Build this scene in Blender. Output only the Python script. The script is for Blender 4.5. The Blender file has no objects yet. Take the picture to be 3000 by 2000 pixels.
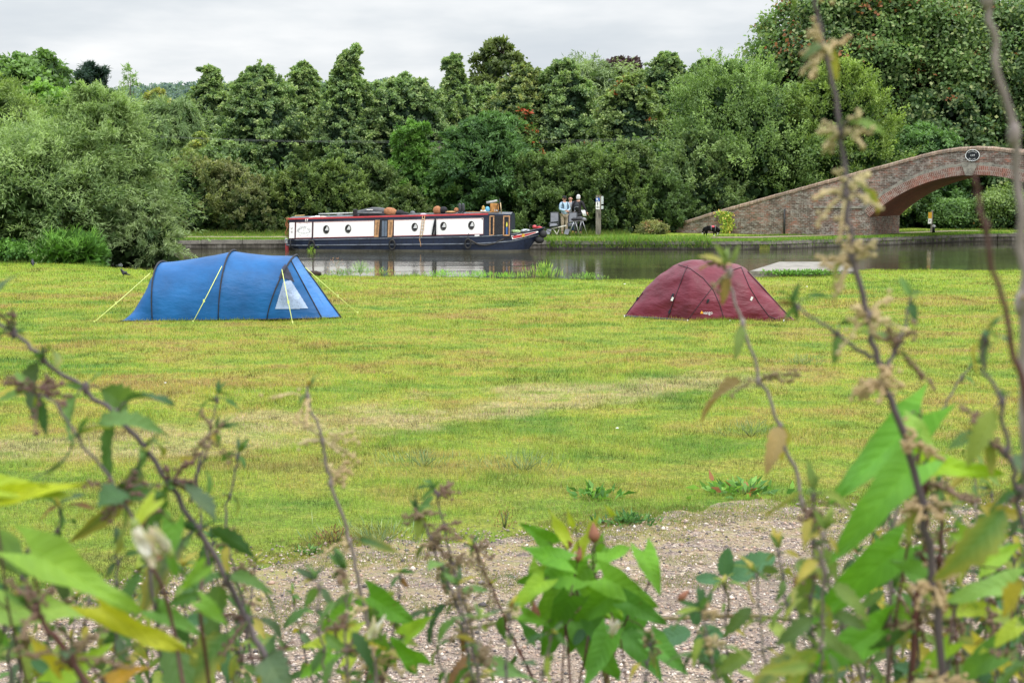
import bpy, bmesh, math, random
import numpy as np
from mathutils import Vector, Matrix
from mathutils.bvhtree import BVHTree

PI = math.pi
scene = bpy.context.scene
COL = scene.collection

# ------------------------------------------------------------------ camera
F = 4167.0            # focal length in reference pixels (3000 wide)
HZ = 534.0            # horizon row
CAMZ = 2.47
PITCH = math.atan((1000.0 - HZ) / F)
cd = bpy.data.cameras.new('camera')
cam = bpy.data.objects.new('camera', cd)
COL.objects.link(cam)
cam.location = (0, 0, CAMZ)
cam.rotation_euler = (PI / 2 - PITCH, 0, 0)
cd.sensor_width = 36.0
cd.lens = 36.0 * F / 3000.0
cd.clip_start = 0.05
cd.clip_end = 12000
cd.dof.use_dof = True
cd.dof.focus_distance = 28.0
cd.dof.aperture_fstop = 11.0
scene.camera = cam

_fw = Vector((0, math.cos(PITCH), -math.sin(PITCH)))
_up = Vector((0, math.sin(PITCH), math.cos(PITCH)))
CAM = Vector((0, 0, CAMZ))

def ray(px, py):
    return (Vector(((px - 1500.0) / F, 0, 0)) + _up * (-(py - 1000.0) / F) + _fw)

def G(px, py, z=0.0):
    r = ray(px, py)
    return CAM + r * ((z - CAMZ) / r.z)

def At(px, py, Y):
    r = ray(px, py)
    return CAM + r * (Y / r.y)

# ------------------------------------------------------------------ tagging
def tag(o, label=None, cat=None, group=None, kind=None):
    if label: o['label'] = label
    if cat: o['category'] = cat
    if group: o['group'] = group
    if kind: o['kind'] = kind
    return o

def empty(name, loc=(0, 0, 0), label=None, cat=None, group=None, rz=0.0):
    o = bpy.data.objects.new(name, None)
    o.empty_display_size = 0.2
    COL.objects.link(o)
    o.location = loc
    o.rotation_euler = (0, 0, rz)
    return tag(o, label, cat, group)

def link_mesh(name, me, parent=None, keep=True):
    o = bpy.data.objects.new(name, me)
    COL.objects.link(o)
    if parent is not None:
        o.parent = parent
        if keep:
            # mesh data are in world coordinates: undo the parent's transform
            m = Matrix.Identity(4)
            p = parent
            chain = []
            while p is not None:
                chain.append(p); p = p.parent
            for q in reversed(chain):
                m = m @ q.matrix_parent_inverse @ q.matrix_basis
            o.matrix_parent_inverse = m.inverted()
    return o

# ------------------------------------------------------------------ materials
MATS = {}
def nodes_of(name):
    m = bpy.data.materials.new(name)
    m.use_nodes = True
    nt = m.node_tree
    nt.nodes.clear()
    out = nt.nodes.new('ShaderNodeOutputMaterial')
    MATS[name] = m
    return m, nt, out

class NT:
    """tiny helper to wire nodes"""
    def __init__(s, nt): s.nt = nt
    def n(s, t, **kw):
        nd = s.nt.nodes.new(t)
        for k, v in kw.items():
            if k == 'inp':
                for kk, vv in v.items():
                    if hasattr(vv, 'links') or isinstance(vv, bpy.types.NodeSocket):
                        s.nt.links.new(vv, nd.inputs[kk])
                    else:
                        nd.inputs[kk].default_value = vv
            else:
                setattr(nd, k, v)
        return nd
    def noise(s, vec, scale, detail=3, rough=0.55, out='Fac'):
        nd = s.n('ShaderNodeTexNoise', inp={'Vector': vec, 'Scale': scale, 'Detail': detail, 'Roughness': rough})
        return nd.outputs[out]
    def ramp(s, fac, stops, interp='LINEAR'):
        nd = s.n('ShaderNodeValToRGB', inp={'Fac': fac})
        cr = nd.color_ramp
        cr.interpolation = interp
        while len(cr.elements) < len(stops): cr.elements.new(0.5)
        while len(cr.elements) > len(stops): cr.elements.remove(cr.elements[-1])
        for e, (p, c) in zip(cr.elements, stops):
            e.position = p
            e.color = c if len(c) == 4 else (c[0], c[1], c[2], 1)
        return nd.outputs['Color']
    def mix(s, fac, a, b, blend='MIX'):
        nd = s.n('ShaderNodeMix', data_type='RGBA', blend_type=blend)
        for sock, v in ((nd.inputs[0], fac), (nd.inputs[6], a), (nd.inputs[7], b)):
            if isinstance(v, bpy.types.NodeSocket): s.nt.links.new(v, sock)
            elif isinstance(v, (tuple, list)): sock.default_value = (v[0], v[1], v[2], 1)
            else: sock.default_value = v
        return nd.outputs[2]
    def math(s, op, a, b=0.0, clamp=False):
        nd = s.n('ShaderNodeMath', operation=op)
        nd.use_clamp = clamp
        for sock, v in ((nd.inputs[0], a), (nd.inputs[1], b)):
            if isinstance(v, bpy.types.NodeSocket): s.nt.links.new(v, sock)
            else: sock.default_value = v
        return nd.outputs[0]
    def mapping(s, vec, scale=(1, 1, 1), loc=(0, 0, 0), rot=(0, 0, 0)):
        nd = s.n('ShaderNodeMapping', inp={'Vector': vec, 'Scale': scale, 'Location': loc, 'Rotation': rot})
        return nd.outputs[0]
    def pos(s):
        return s.n('ShaderNodeNewGeometry').outputs['Position']
    def objc(s):
        return s.n('ShaderNodeTexCoord').outputs['Object']
    def bsdf(s, color, rough=0.6, metal=0.0, spec=0.5, normal=None, **kw):
        nd = s.n('ShaderNodeBsdfPrincipled')
        for k, v in (('Base Color', color), ('Roughness', rough), ('Metallic', metal), ('Specular IOR Level', spec), ('Normal', normal)):
            if v is None: continue
            if isinstance(v, bpy.types.NodeSocket): s.nt.links.new(v, nd.inputs[k])
            elif isinstance(v, (tuple, list)): nd.inputs[k].default_value = (v[0], v[1], v[2], 1)
            else: nd.inputs[k].default_value = v
        for k, v in kw.items(): nd.inputs[k.replace('_', ' ')].default_value = v
        return nd.outputs[0]
    def bump(s, h, strength=0.5, dist=0.02):
        return s.n('ShaderNodeBump', inp={'Height': h, 'Strength': strength, 'Distance': dist}).outputs[0]
    def link(s, a, b): s.nt.links.new(a, b)

def plain(name, c, rough=0.6, metal=0.0, var=0.18, scale=6.0, spec=0.4, bump=0.15, c2=None):
    """painted / cloth / wood surface with blotchy variation so nothing is perfectly flat"""
    if name in MATS: return MATS[name]
    m, nt, out = nodes_of(name)
    h = NT(nt)
    co = h.objc()
    a = h.noise(co, scale, 5, 0.6)
    b = h.noise(co, scale * 7, 3, 0.6)
    f = h.math('ADD', h.math('MULTIPLY', a, 0.65), h.math('MULTIPLY', b, 0.35))
    d = c2 or tuple(max(0, x * (1 - 2.2 * var)) for x in c)
    l = tuple(min(1, x * (1 + var * 0.8)) for x in c)
    colr = h.ramp(f, [(0.32, d), (0.52, c), (0.72, l)])
    nrm = h.bump(f, bump, 0.01) if bump else None
    rr = h.math('ADD', h.math('MULTIPLY', b, 0.25), rough - 0.12)
    h.link(h.bsdf(colr, rr, metal, spec, nrm), out.inputs[0])
    return m

def foliage_mat(name, transl=0.3, rough=0.55, spec=0.25, gain=1.0):
    m, nt, out = nodes_of(name)
    h = NT(nt)
    at = h.n('ShaderNodeAttribute', attribute_name='col').outputs['Color']
    if gain != 1.0:
        at = h.mix(1.0, at, (gain, gain, gain), 'MULTIPLY')
    d = h.bsdf(at, rough, 0, spec)
    t = h.n('ShaderNodeBsdfTranslucent', inp={'Color': h.mix(1.0, at, (1.05, 1.15, 0.6), 'MULTIPLY')}).outputs[0]
    mx = h.n('ShaderNodeMixShader', inp={0: transl, 1: d, 2: t}).outputs[0]
    h.link(mx, out.inputs[0])
    return m

# ------------------------------------------------------------------ mesh builder
class MB:
    def __init__(s):
        s.v = []; s.f = []; s.mi = []; s.uv = []; s.cur = 0; s.sm = []
    def add(s, vs, fs, uv=None, smooth=False):
        b = len(s.v)
        s.v.extend([tuple(x) for x in vs])
        for k, f in enumerate(fs):
            s.f.append(tuple(b + i for i in f)); s.mi.append(s.cur); s.sm.append(smooth)
            s.uv.append(uv[k] if uv else None)
        return s
    def box(s, c, size, rot=None, bev=0.0):
        x, y, z = (q / 2 for q in size)
        vs = [Vector((sx * x, sy * y, sz * z)) for sx in (-1, 1) for sy in (-1, 1) for sz in (-1, 1)]
        if rot is not None: vs = [rot @ q for q in vs]
        c = Vector(c)
        if bev > 0:
            bm = bmesh.new()
            bvs = [bm.verts.new(q + c) for q in vs]
            for f in ((0, 1, 3, 2), (4, 6, 7, 5), (0, 4, 5, 1), (2, 3, 7, 6), (0, 2, 6, 4), (1, 5, 7, 3)):
                bm.faces.new([bvs[i] for i in f])
            bmesh.ops.bevel(bm, geom=bm.edges[:], offset=bev, segments=2, affect='EDGES', profile=0.6)
            bm.verts.index_update()
            s.add([q.co for q in bm.verts], [[q.index for q in f.verts] for f in bm.faces], smooth=False)
            bm.free()
            return s
        return s.add([q + c for q in vs], [(0, 1, 3, 2), (4, 6, 7, 5), (0, 4, 5, 1), (2, 3, 7, 6), (0, 2, 6, 4), (1, 5, 7, 3)])
    def tube(s, pts, r, n=8, caps=True, flat=1.0):
        pts = [Vector(p) for p in pts]
        N = len(pts)
        rs = [r] * N if not hasattr(r, '__len__') else list(r)
        vs = []; ref = None
        for i, p in enumerate(pts):
            t = (pts[min(i + 1, N - 1)] - pts[max(i - 1, 0)])
            if t.length < 1e-9: t = Vector((0, 0, 1))
            t.normalize()
            if ref is None:
                ref = Vector((0, 0, 1)) if abs(t.z) < 0.9 else Vector((1, 0, 0))
            a = t.cross(ref).normalized(); b = a.cross(t).normalized(); ref = b
            for k in range(n):
                ang = 2 * PI * k / n
                vs.append(p + a * math.cos(ang) * rs[i] + b * math.sin(ang) * rs[i] * flat)
        fs = [(i * n + k, i * n + (k + 1) % n, (i + 1) * n + (k + 1) % n, (i + 1) * n + k) for i in range(N - 1) for k in range(n)]
        if caps: fs += [tuple(range(n))[::-1], tuple((N - 1) * n + k for k in range(n))]
        return s.add(vs, fs, smooth=True)
    def torus(s, c, ax, R, r, n=24, m=10, up=None, sx=1.0):
        c = Vector(c); ax = Vector(ax).normalized()
        u = (Vector(up) if up else (Vector((0, 0, 1)) if abs(ax.z) < .9 else Vector((1, 0, 0))))
        a = ax.cross(u).normalized(); b = a.cross(ax).normalized()
        vs = []
        for i in range(n):
            t = 2 * PI * i / n
            d = a * math.cos(t) * sx + b * math.sin(t)
            for k in range(m):
                q = 2 * PI * k / m
                vs.append(c + d * (R + r * math.cos(q)) + ax * r * math.sin(q))
        fs = [(i * m + k, ((i + 1) % n) * m + k, ((i + 1) % n) * m + (k + 1) % m, i * m + (k + 1) % m) for i in range(n) for k in range(m)]
        return s.add(vs, fs, smooth=True)
    def disc(s, c, ax, R, n=28, sx=1.0, thick=0.0):
        c = Vector(c); ax = Vector(ax).normalized()
        u = Vector((0, 0, 1)) if abs(ax.z) < .9 else Vector((1, 0, 0))
        a = ax.cross(u).normalized(); b = a.cross(ax).normalized()
        ring = [c + a * math.cos(2 * PI * i / n) * R * sx + b * math.sin(2 * PI * i / n) * R for i in range(n)]
        if thick:
            r2 = [q + ax * thick for q in ring]
            fs = [tuple(range(n))[::-1], tuple(n + i for i in range(n))] + [(i, (i + 1) % n, n + (i + 1) % n, n + i) for i in range(n)]
            return s.add(ring + r2, fs)
        return s.add(ring, [tuple(range(n))])
    def ellipsoid(s, c, r, n=16, m=10, rot=None, noise=0.0, rng=None):
        c = Vector(c); vs = []
        for j in range(m + 1):
            ph = PI * j / m
            for i in range(n):
                th = 2 * PI * i / n
                k = 1 + (rng.uniform(-noise, noise) if noise and 0 < j < m else 0)
                q = Vector((r[0] * math.sin(ph) * math.cos(th) * k, r[1] * math.sin(ph) * math.sin(th) * k, r[2] * math.cos(ph) * k))
                if rot is not None: q = rot @ q
                vs.append(c + q)
        fs = [(j * n + i, (j + 1) * n + i, (j + 1) * n + (i + 1) % n, j * n + (i + 1) % n) for j in range(m) for i in range(n)]
        return s.add(vs, fs, smooth=True)
    def grid(s, fn, nu, nv, smooth=True, uvf=None):
        vs = [fn(i / nu, j / nv) for j in range(nv + 1) for i in range(nu + 1)]
        fs = []; uv = []
        for j in range(nv):
            for i in range(nu):
                fs.append((j * (nu + 1) + i, j * (nu + 1) + i + 1, (j + 1) * (nu + 1) + i + 1, (j + 1) * (nu + 1) + i))
                uv.append([(i / nu, j / nv), ((i + 1) / nu, j / nv), ((i + 1) / nu, (j + 1) / nv), (i / nu, (j + 1) / nv)])
        return s.add(vs, fs, uv, smooth)
    def poly(s, pts, uv=None):
        return s.add(pts, [tuple(range(len(pts)))], [uv] if uv else None)
    def prism(s, pts, d):
        n = len(pts); d = Vector(d)
        pts = [Vector(p) for p in pts]
        vs = pts + [p + d for p in pts]
        return s.add(vs, [tuple(range(n))[::-1], tuple(n + i for i in range(n))] + [(i, (i + 1) % n, n + (i + 1) % n, n + i) for i in range(n)])
    def build(s, name, mats, parent=None, keep=True):
        me = bpy.data.meshes.new(name)
        me.from_pydata(s.v, [], s.f)
        if not isinstance(mats, (list, tuple)): mats = [mats]
        for m in mats: me.materials.append(m)
        me.polygons.foreach_set('material_index', s.mi)
        me.polygons.foreach_set('use_smooth', s.sm)
        if any(u is not None for u in s.uv):
            ul = me.uv_layers.new(name='UVMap')
            k = 0
            for p, u in zip(s.f, s.uv):
                for i in range(len(p)):
                    if u is not None: ul.data[k].uv = u[i]
                    k += 1
        me.update()
        return link_mesh(name, me, parent, keep)

def np_mesh(name, V, Fq, colv=None, mat=None, parent=None, keep=True, smooth=False, uv=None):
    """V (n,3), Fq (m,k) int, colv (n,3)"""
    me = bpy.data.meshes.new(name)
    V = np.ascontiguousarray(V, dtype=np.float32); Fq = np.ascontiguousarray(Fq, dtype=np.int32)
    m, k = Fq.shape
    me.vertices.add(len(V)); me.vertices.foreach_set('co', V.ravel())
    me.loops.add(m * k); me.loops.foreach_set('vertex_index', Fq.ravel())
    me.polygons.add(m)
    me.polygons.foreach_set('loop_start', np.arange(0, m * k, k, dtype=np.int32))
    me.polygons.foreach_set('loop_total', np.full(m, k, dtype=np.int32))
    if smooth: me.polygons.foreach_set('use_smooth', np.ones(m, dtype=bool))
    if uv is not None:
        ul = me.uv_layers.new(name='UVMap')
        ul.data.foreach_set('uv', np.ascontiguousarray(uv[Fq.ravel()], dtype=np.float32).ravel())
    if colv is not None:
        at = me.attributes.new('col', 'FLOAT_COLOR', 'POINT')
        c4 = np.ones((len(V), 4), dtype=np.float32); c4[:, :3] = colv
        at.data.foreach_set('color', c4.ravel())
    me.update(calc_edges=True)
    if mat: me.materials.append(mat)
    return link_mesh(name, me, parent, keep)

def unit(a):
    return a / np.maximum(np.linalg.norm(a, axis=1, keepdims=True), 1e-9)

def leaf_quads(P, D, N, L, W, C, rng, fold=0.15):
    """diamond leaves: base P, direction D, normal hint N, length L, width W (arrays), colour C"""
    D = unit(D); S = unit(np.cross(D, N)); Nn = np.cross(S, D)
    L = L[:, None]; W = W[:, None]
    a = P; b = P + D * L * 0.45 + S * W * 0.5 + Nn * L * fold * 0.3
    c = P + D * L - Nn * L * fold; d = P + D * L * 0.45 - S * W * 0.5 + Nn * L * fold * 0.3
    V = np.stack([a, b, c, d], 1).reshape(-1, 3)
    n = len(P)
    Fq = np.arange(n * 4, dtype=np.int32).reshape(n, 4)
    return V, Fq, np.repeat(C, 4, axis=0)

def text_mesh(body, size, font=None, spacing=1.0, res=2, shear=0.0):
    cu = bpy.data.curves.new('txt', 'FONT')
    cu.body = body; cu.size = size; cu.align_x = 'CENTER'; cu.align_y = 'CENTER'
    cu.space_character = spacing; cu.resolution_u = res; cu.shear = shear
    o = bpy.data.objects.new('txt', cu)
    COL.objects.link(o)
    dg = bpy.context.evaluated_depsgraph_get()
    me = bpy.data.meshes.new_from_object(o.evaluated_get(dg))
    vs = [v.co.copy() for v in me.vertices]; fs = [tuple(p.vertices) for p in me.polygons]
    bpy.data.objects.remove(o); bpy.data.meshes.remove(me); bpy.data.curves.remove(cu)
    return vs, fs

def skin(nodes, edges, name, mats, parent=None, sub=2, root=0, facemat=None, extra=None):
    """nodes: list of (pos, rx, ry) ; grows one continuous surface"""
    me = bpy.data.meshes.new('sk')
    me.from_pydata([n[0] for n in nodes], edges, [])
    o = bpy.data.objects.new('sk', me); COL.objects.link(o)
    sm = o.modifiers.new('s', 'SKIN'); sm.use_smooth_shade = True; sm.branch_smoothing = 0.3
    for i, n in enumerate(nodes):
        d = me.skin_vertices[0].data[i]
        d.radius = (n[1], n[2] if len(n) > 2 else n[1])
        d.use_root = (i == root)
    ss = o.modifiers.new('u', 'SUBSURF'); ss.levels = sub; ss.render_levels = sub
    dg = bpy.context.evaluated_depsgraph_get()
    r = bpy.data.meshes.new_from_object(o.evaluated_get(dg))
    bpy.data.objects.remove(o); bpy.data.meshes.remove(me)
    if extra:       # extra MB geometry merged into the same mesh
        bm = bmesh.new(); bm.from_mesh(r)
        vs = [bm.verts.new(v) for v in extra.v]
        for f in extra.f:
            try: bm.faces.new([vs[i] for i in f])
            except ValueError: pass
        bm.to_mesh(r); bm.free()
    if not isinstance(mats, (list, tuple)): mats = [mats]
    r.materials.clear()
    for m in mats: r.materials.append(m)
    for p in r.polygons:
        p.use_smooth = True
        if facemat: p.material_index = facemat(p.center)
    r.name = name
    return link_mesh(name, r, parent)

def lerp(a, b, t): return a + (b - a) * t
# ------------------------------------------------------------------ world and light: bright overcast day
w = bpy.data.worlds.new('World'); scene.world = w; w.use_nodes = True
wt = w.node_tree; wt.nodes.clear(); h = NT(wt)
tc = h.n('ShaderNodeTexCoord').outputs['Generated']
SUN_EL, SUN_AZ = math.radians(50), math.radians(150)
sky = h.n('ShaderNodeTexSky', sky_type='NISHITA')
sky.sun_disc = False; sky.sun_elevation = SUN_EL; sky.sun_rotation = SUN_AZ
sky.air_density = 1.5; sky.dust_density = 3.0
skyc = h.mix(1.0, sky.outputs[0], (0.09, 0.09, 0.09), 'MULTIPLY')
sep = h.n('ShaderNodeSeparateXYZ', inp={0: tc})
z = h.math('MAXIMUM', sep.outputs['Z'], 0.0)
# cloud deck: project direction on a plane for natural perspective
den = h.math('ADD', z, 0.13)
cv = h.n('ShaderNodeCombineXYZ', inp={0: h.math('DIVIDE', sep.outputs['X'], den), 1: h.math('DIVIDE', sep.outputs['Y'], den), 2: 0.0}).outputs[0]
n1 = h.noise(h.mapping(cv, (1, 1, 1), (3.4, 0.6, 0)), 0.62, 5, 0.52)
n2 = h.noise(h.mapping(cv, (1, 0.8, 1), (7.1, 2.2, 0)), 1.7, 5, 0.55)
nn = h.math('ADD', h.math('MULTIPLY', n1, 0.72), h.math('MULTIPLY', n2, 0.28))
# a little greyer on the left side of the view
nn = h.math('ADD', nn, h.math('MULTIPLY', sep.outputs['X'], 0.26))
cloud = h.ramp(nn, [(0.36, (0.70, 0.76, 0.83)), (0.45, (0.80, 0.85, 0.90)), (0.52, (0.95, 0.98, 1.01)), (0.58, (1.06, 1.075, 1.09))])
grad = h.math('ADD', 1.0, h.math('MULTIPLY', h.math('SUBTRACT', z, 0.15, clamp=True), 3.6))
cl = h.mix(1.0, cloud, h.n('ShaderNodeCombineXYZ', inp={0: grad, 1: grad, 2: grad}).outputs[0], 'MULTIPLY')
fin = h.mix(0.92, skyc, cl)
bg = h.n('ShaderNodeBackground', inp={'Color': fin, 'Strength': 1.0})
wo = h.n('ShaderNodeOutputWorld'); h.link(bg.outputs[0], wo.inputs[0])
sd = bpy.data.lights.new('sun', 'SUN'); sd.energy = 1.5; sd.angle = math.radians(16); sd.color = (1.0, 0.96, 0.9)
so = bpy.data.objects.new('sun', sd); COL.objects.link(so)
so.rotation_euler = (PI / 2 - SUN_EL, 0, PI - SUN_AZ + 0.0)
scene.view_settings.view_transform = 'Standard'
scene.view_settings.look = 'None'
scene.view_settings.exposure = 0
scene.cycles.max_bounces = 5
scene.cycles.diffuse_bounces = 3
scene.cycles.glossy_bounces = 2
scene.cycles.transmission_bounces = 3
scene.cycles.transparent_max_bounces = 4
scene.cycles.use_denoising = True
scene.cycles.sample_clamp_indirect = 4.0

# ------------------------------------------------------------------ terrain
WZ = -0.35
def interp_line(pts):
    xs = np.array([p[0] for p in pts]); ys = np.array([p[1] for p in pts])
    o = np.argsort(xs)
    return lambda x: np.interp(x, xs[o], ys[o])
NB = interp_line([tuple(G(px, py)[:2]) for px, py in ((-900, 757), (0, 762), (250, 768), (300, 775), (400, 783), (600, 789), (900, 797), (1200, 803), (1500, 808), (1700, 811), (1900, 812), (2200, 806), (2400, 790), (2500, 785), (3000, 783))] + [(17, 42), (24, 44), (30, 52), (36, 53), (60, 53)])
FB = interp_line([tuple(G(px, py, WZ)[:2]) for px, py in ((-900, 727), (480, 730), (826, 729), (1600, 731), (2100, 732), (2250, 731), (2461, 724), (2700, 714), (2870, 707), (3000, 706))] + [(30, 69), (60, 70)])
BRx = (-60, 60)

_rs = np.random.RandomState(5)
_lat = _rs.rand(64, 64)
def vnoise(x, y, s):
    x = np.asarray(x, float) * s; y = np.asarray(y, float) * s
    xi = np.floor(x).astype(int); yi = np.floor(y).astype(int)
    fx = x - xi; fy = y - yi
    fx = fx * fx * (3 - 2 * fx); fy = fy * fy * (3 - 2 * fy)
    g = lambda a, b: _lat[a % 64, b % 64]
    return (g(xi, yi) * (1 - fx) + g(xi + 1, yi) * fx) * (1 - fy) + (g(xi, yi + 1) * (1 - fx) + g(xi + 1, yi + 1) * fx) * fy

def Hf(x, y):
    """height of the near field"""
    x = np.asarray(x, float); y = np.asarray(y, float)
    bank = np.clip((5.2 - y) / 2.2, 0, 1); bank = bank * bank * (3 - 2 * bank) * 0.9
    m = np.clip((y - 9) / 3, 0, 1)
    b = (vnoise(x, y, 0.5) - .5) * 0.07 + (vnoise(x + 9, y, 1.7) - .5) * 0.035 + (vnoise(x + 9, y, 5.0) - .5) * 0.012
    return bank + b * m - 0.07 * np.clip(1 - (NB(x) - y) / 2.5, 0, 1) * 1.2

YB = interp_line([tuple(G(px, py)[:2]) for px, py in ((-800, 1800), (0, 1765), (300, 1705), (600, 1650), (1000, 1595), (1600, 1545), (2000, 1505), (2400, 1480), (3000, 1462), (3600, 1450))])

# shared grass / soil colour field (world position), used by the sheet and by the blades
def grass_group():
    g = bpy.data.node_groups.new('meadow_colour', 'ShaderNodeTree')
    g.interface.new_socket('Color', in_out='OUTPUT', socket_type='NodeSocketColor')
    go = g.nodes.new('NodeGroupOutput')
    h = NT(g)
    p = h.pos()
    pm = h.mapping(p, (1, 1, 0))
    a = h.noise(h.mapping(pm, (0.55, 1.0, 0), (3, 1, 0)), 0.42, 4, 0.6)
    b = h.noise(h.mapping(pm, (0.7, 1.0, 0), (11, 7, 0)), 1.5, 4, 0.65)
    f = h.math('ADD', h.math('MULTIPLY', a, 0.48), h.math('MULTIPLY', b, 0.52))
    base = h.ramp(f, [(0.37, (0.105, 0.235, 0.030)), (0.43, (0.205, 0.315, 0.038)), (0.49, (0.325, 0.385, 0.048)), (0.535, (0.405, 0.37, 0.072)), (0.60, (0.37, 0.255, 0.085))])
    # dried straw bands in the middle of the field
    sp = h.n('ShaderNodeSeparateXYZ', inp={0: p})
    X, Y = sp.outputs[0], sp.outputs[1]
    wob = h.math('MULTIPLY', h.math('SUBTRACT', h.noise(pm, 0.55, 3, 0.6), 0.5), 4.2)
    yc = h.math('ADD', h.math('ADD', 16.0, h.math('MULTIPLY', X, 0.66)), wob)
    d = h.math('ABSOLUTE', h.math('SUBTRACT', Y, yc))
    band = h.ramp(d, [(0.0, (1, 1, 1)), (0.55, (0.75, 0.75, 0.75)), (1.0, (0, 0, 0))])
    patch = h.ramp(h.noise(h.mapping(pm, (0.6, 1, 0)), 2.2, 4, 0.7), [(0.36, (0.1, 0.1, 0.1)), (0.52, (1, 1, 1))])
    fade = h.math('MULTIPLY', h.math('SUBTRACT', 4.2, X), 0.45, clamp=True)
    sf = h.math('MULTIPLY', h.math('MULTIPLY', h.math('MULTIPLY', band, patch), fade), 0.85)
    c = h.mix(sf, base, (0.58, 0.44, 0.25))
    # greener, darker towards the near edge and by the water
    near = h.ramp(Y, [(0.0, (1, 1, 1)), (1.0, (0, 0, 0))])
    nf = h.math('SUBTRACT', 1.0, h.math('DIVIDE', h.math('SUBTRACT', Y, 9.0), 6.5), clamp=True)
    nf = h.math('MULTIPLY', nf, h.noise(pm, 0.8, 3, 0.6))
    c = h.mix(h.math('MULTIPLY', nf, 0.95), c, (0.16, 0.27, 0.042))
    ff = h.math('DIVIDE', h.math('SUBTRACT', Y, 30.0), 9.0, clamp=True)
    c = h.mix(h.math('MULTIPLY', ff, 0.50), c, (0.30, 0.45, 0.04))
    mid = h.noise(h.mapping(pm, (0.75, 1.15, 0), (2, 5, 0)), 4.6, 4, 0.65)
    c = h.mix(h.math('MULTIPLY', h.ramp(mid, [(0.52, (0, 0, 0)), (0.66, (1, 1, 1))]), 0.45), c, (0.14, 0.23, 0.038))
    c = h.mix(h.math('MULTIPLY', h.ramp(mid, [(0.34, (1, 1, 1)), (0.46, (0, 0, 0))]), 0.40), c, (0.46, 0.43, 0.12))
    fine = h.noise(pm, 9.0, 4, 0.7)
    c = h.mix(h.math('MULTIPLY', h.ramp(fine, [(0.5, (0, 0, 0)), (0.68, (1, 1, 1))]), 0.5), c, (0.10, 0.13, 0.03))
    c = h.mix(1.0, c, (1.10, 1.14, 1.0), 'MULTIPLY')
    h.link(c, go.inputs[0])
    return g
GG = grass_group()

def field_mat():
    m, nt, out = nodes_of('meadow_turf'); h = NT(nt)
    gc = h.n('ShaderNodeGroup'); gc.node_tree = GG
    p = h.pos()
    fine = h.noise(p, 26.0, 4, 0.75)
    fib = h.noise(h.mapping(p, (1, 2.2, 1)), 60.0, 3, 0.7)
    c = h.mix(h.math('MULTIPLY', h.ramp(fine, [(0.40, (1, 1, 1)), (0.58, (0, 0, 0))]), 0.6), gc.outputs[0], (0.055, 0.075, 0.016))
    c = h.mix(h.math('MULTIPLY', h.ramp(fib, [(0.5, (0, 0, 0)), (0.7, (1, 1, 1))]), 0.3), c, (0.46, 0.46, 0.13))
    hh = h.math('ADD', fine, h.math('MULTIPLY', fib, 0.5))
    c = h.mix(1.0, c, (.84, .84, .80), 'MULTIPLY')
    nz = h.n('ShaderNodeSeparateXYZ', inp={0: h.n('ShaderNodeNewGeometry').outputs['Normal']}).outputs[2]
    soil = h.ramp(nz, [(0.55, (1, 1, 1)), (0.85, (0, 0, 0))])
    c = h.mix(soil, c, (0.055, 0.045, 0.025))
    h.link(h.bsdf(c, 0.85, 0, 0.15, h.bump(hh, 0.8, 0.04)), out.inputs[0])
    return m
def blade_mat():
    m, nt, out = nodes_of('grass_blades'); h = NT(nt)
    gc = h.n('ShaderNodeGroup'); gc.node_tree = GG
    at = h.n('ShaderNodeAttribute', attribute_name='col')
    c = h.mix(1.0, gc.outputs[0], at.outputs['Color'], 'MULTIPLY')
    d = h.bsdf(c, 0.6, 0, 0.2)
    t = h.n('ShaderNodeBsdfTranslucent', inp={'Color': c}).outputs[0]
    h.link(h.n('ShaderNodeMixShader', inp={0: 0.35, 1: d, 2: t}).outputs[0], out.inputs[0])
    return m
M_FIELD = field_mat(); M_BLADE = blade_mat()

# ground: one sheet from behind the camera to the horizon, with the canal cut dipped into it
xs = np.concatenate([[-5000, -2500, -1200, -600, -300, -160, -100, -75], np.arange(-60, -24, 1.5), np.arange(-24, 30, 0.22), np.arange(30, 60, 1.5), [75, 100, 160, 300, 600, 1200, 2500, 5000]])
rows_a = np.concatenate([[-300, -80, -30, -10, -3, 0, 1, 2, 2.6], np.arange(3, 5.6, 0.25), np.arange(5.75, 12, 0.4)])
fr = np.linspace(0, 1, 90)[1:]
far = np.array([0.0, 0.3, 0.8, 1.6, 3, 5, 8, 12, 20, 40, 80, 200, 500, 1200, 3000, 7000])
V = []
for x in xs:
    nb = float(NB(x)); fb = float(FB(x))
    nb += (vnoise(x, 3.3, 1.3) - .5) * 0.5
    for y in rows_a: V.append((x, y, float(Hf(x, y))))
    for t in fr:
        y = 12 + (nb - 12) * t
        V.append((x, y, float(Hf(x, y))))
    zn = float(Hf(x, nb))
    for dy, z in ((0.10, zn - .06), (0.22, -.25), (0.4, -.6), (1.5, -1.3)): V.append((x, nb + dy, z))
    V.append((x, fb - 1.0, -1.4)); V.append((x, fb + .06, -1.3)); V.append((x, fb + .10, -0.03))
    for d in far[1:]:
        V.append((x, fb + .1 + d, (vnoise(x, d, 0.7) - .5) * .07 if d < 30 else 0.0))
V = np.array(V); nc = len(xs); nr = len(V) // nc
i, j = np.meshgrid(np.arange(nc - 1), np.arange(nr - 1), indexing='ij')
Fq = np.stack([i * nr + j, (i + 1) * nr + j, (i + 1) * nr + j + 1, i * nr + j + 1], -1).reshape(-1, 4)
fo = np_mesh('field', V, Fq, None, M_FIELD, smooth=True)
tag(fo, 'mown camping meadow running down to the canal and the land beyond it', 'field', kind='structure')

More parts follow.
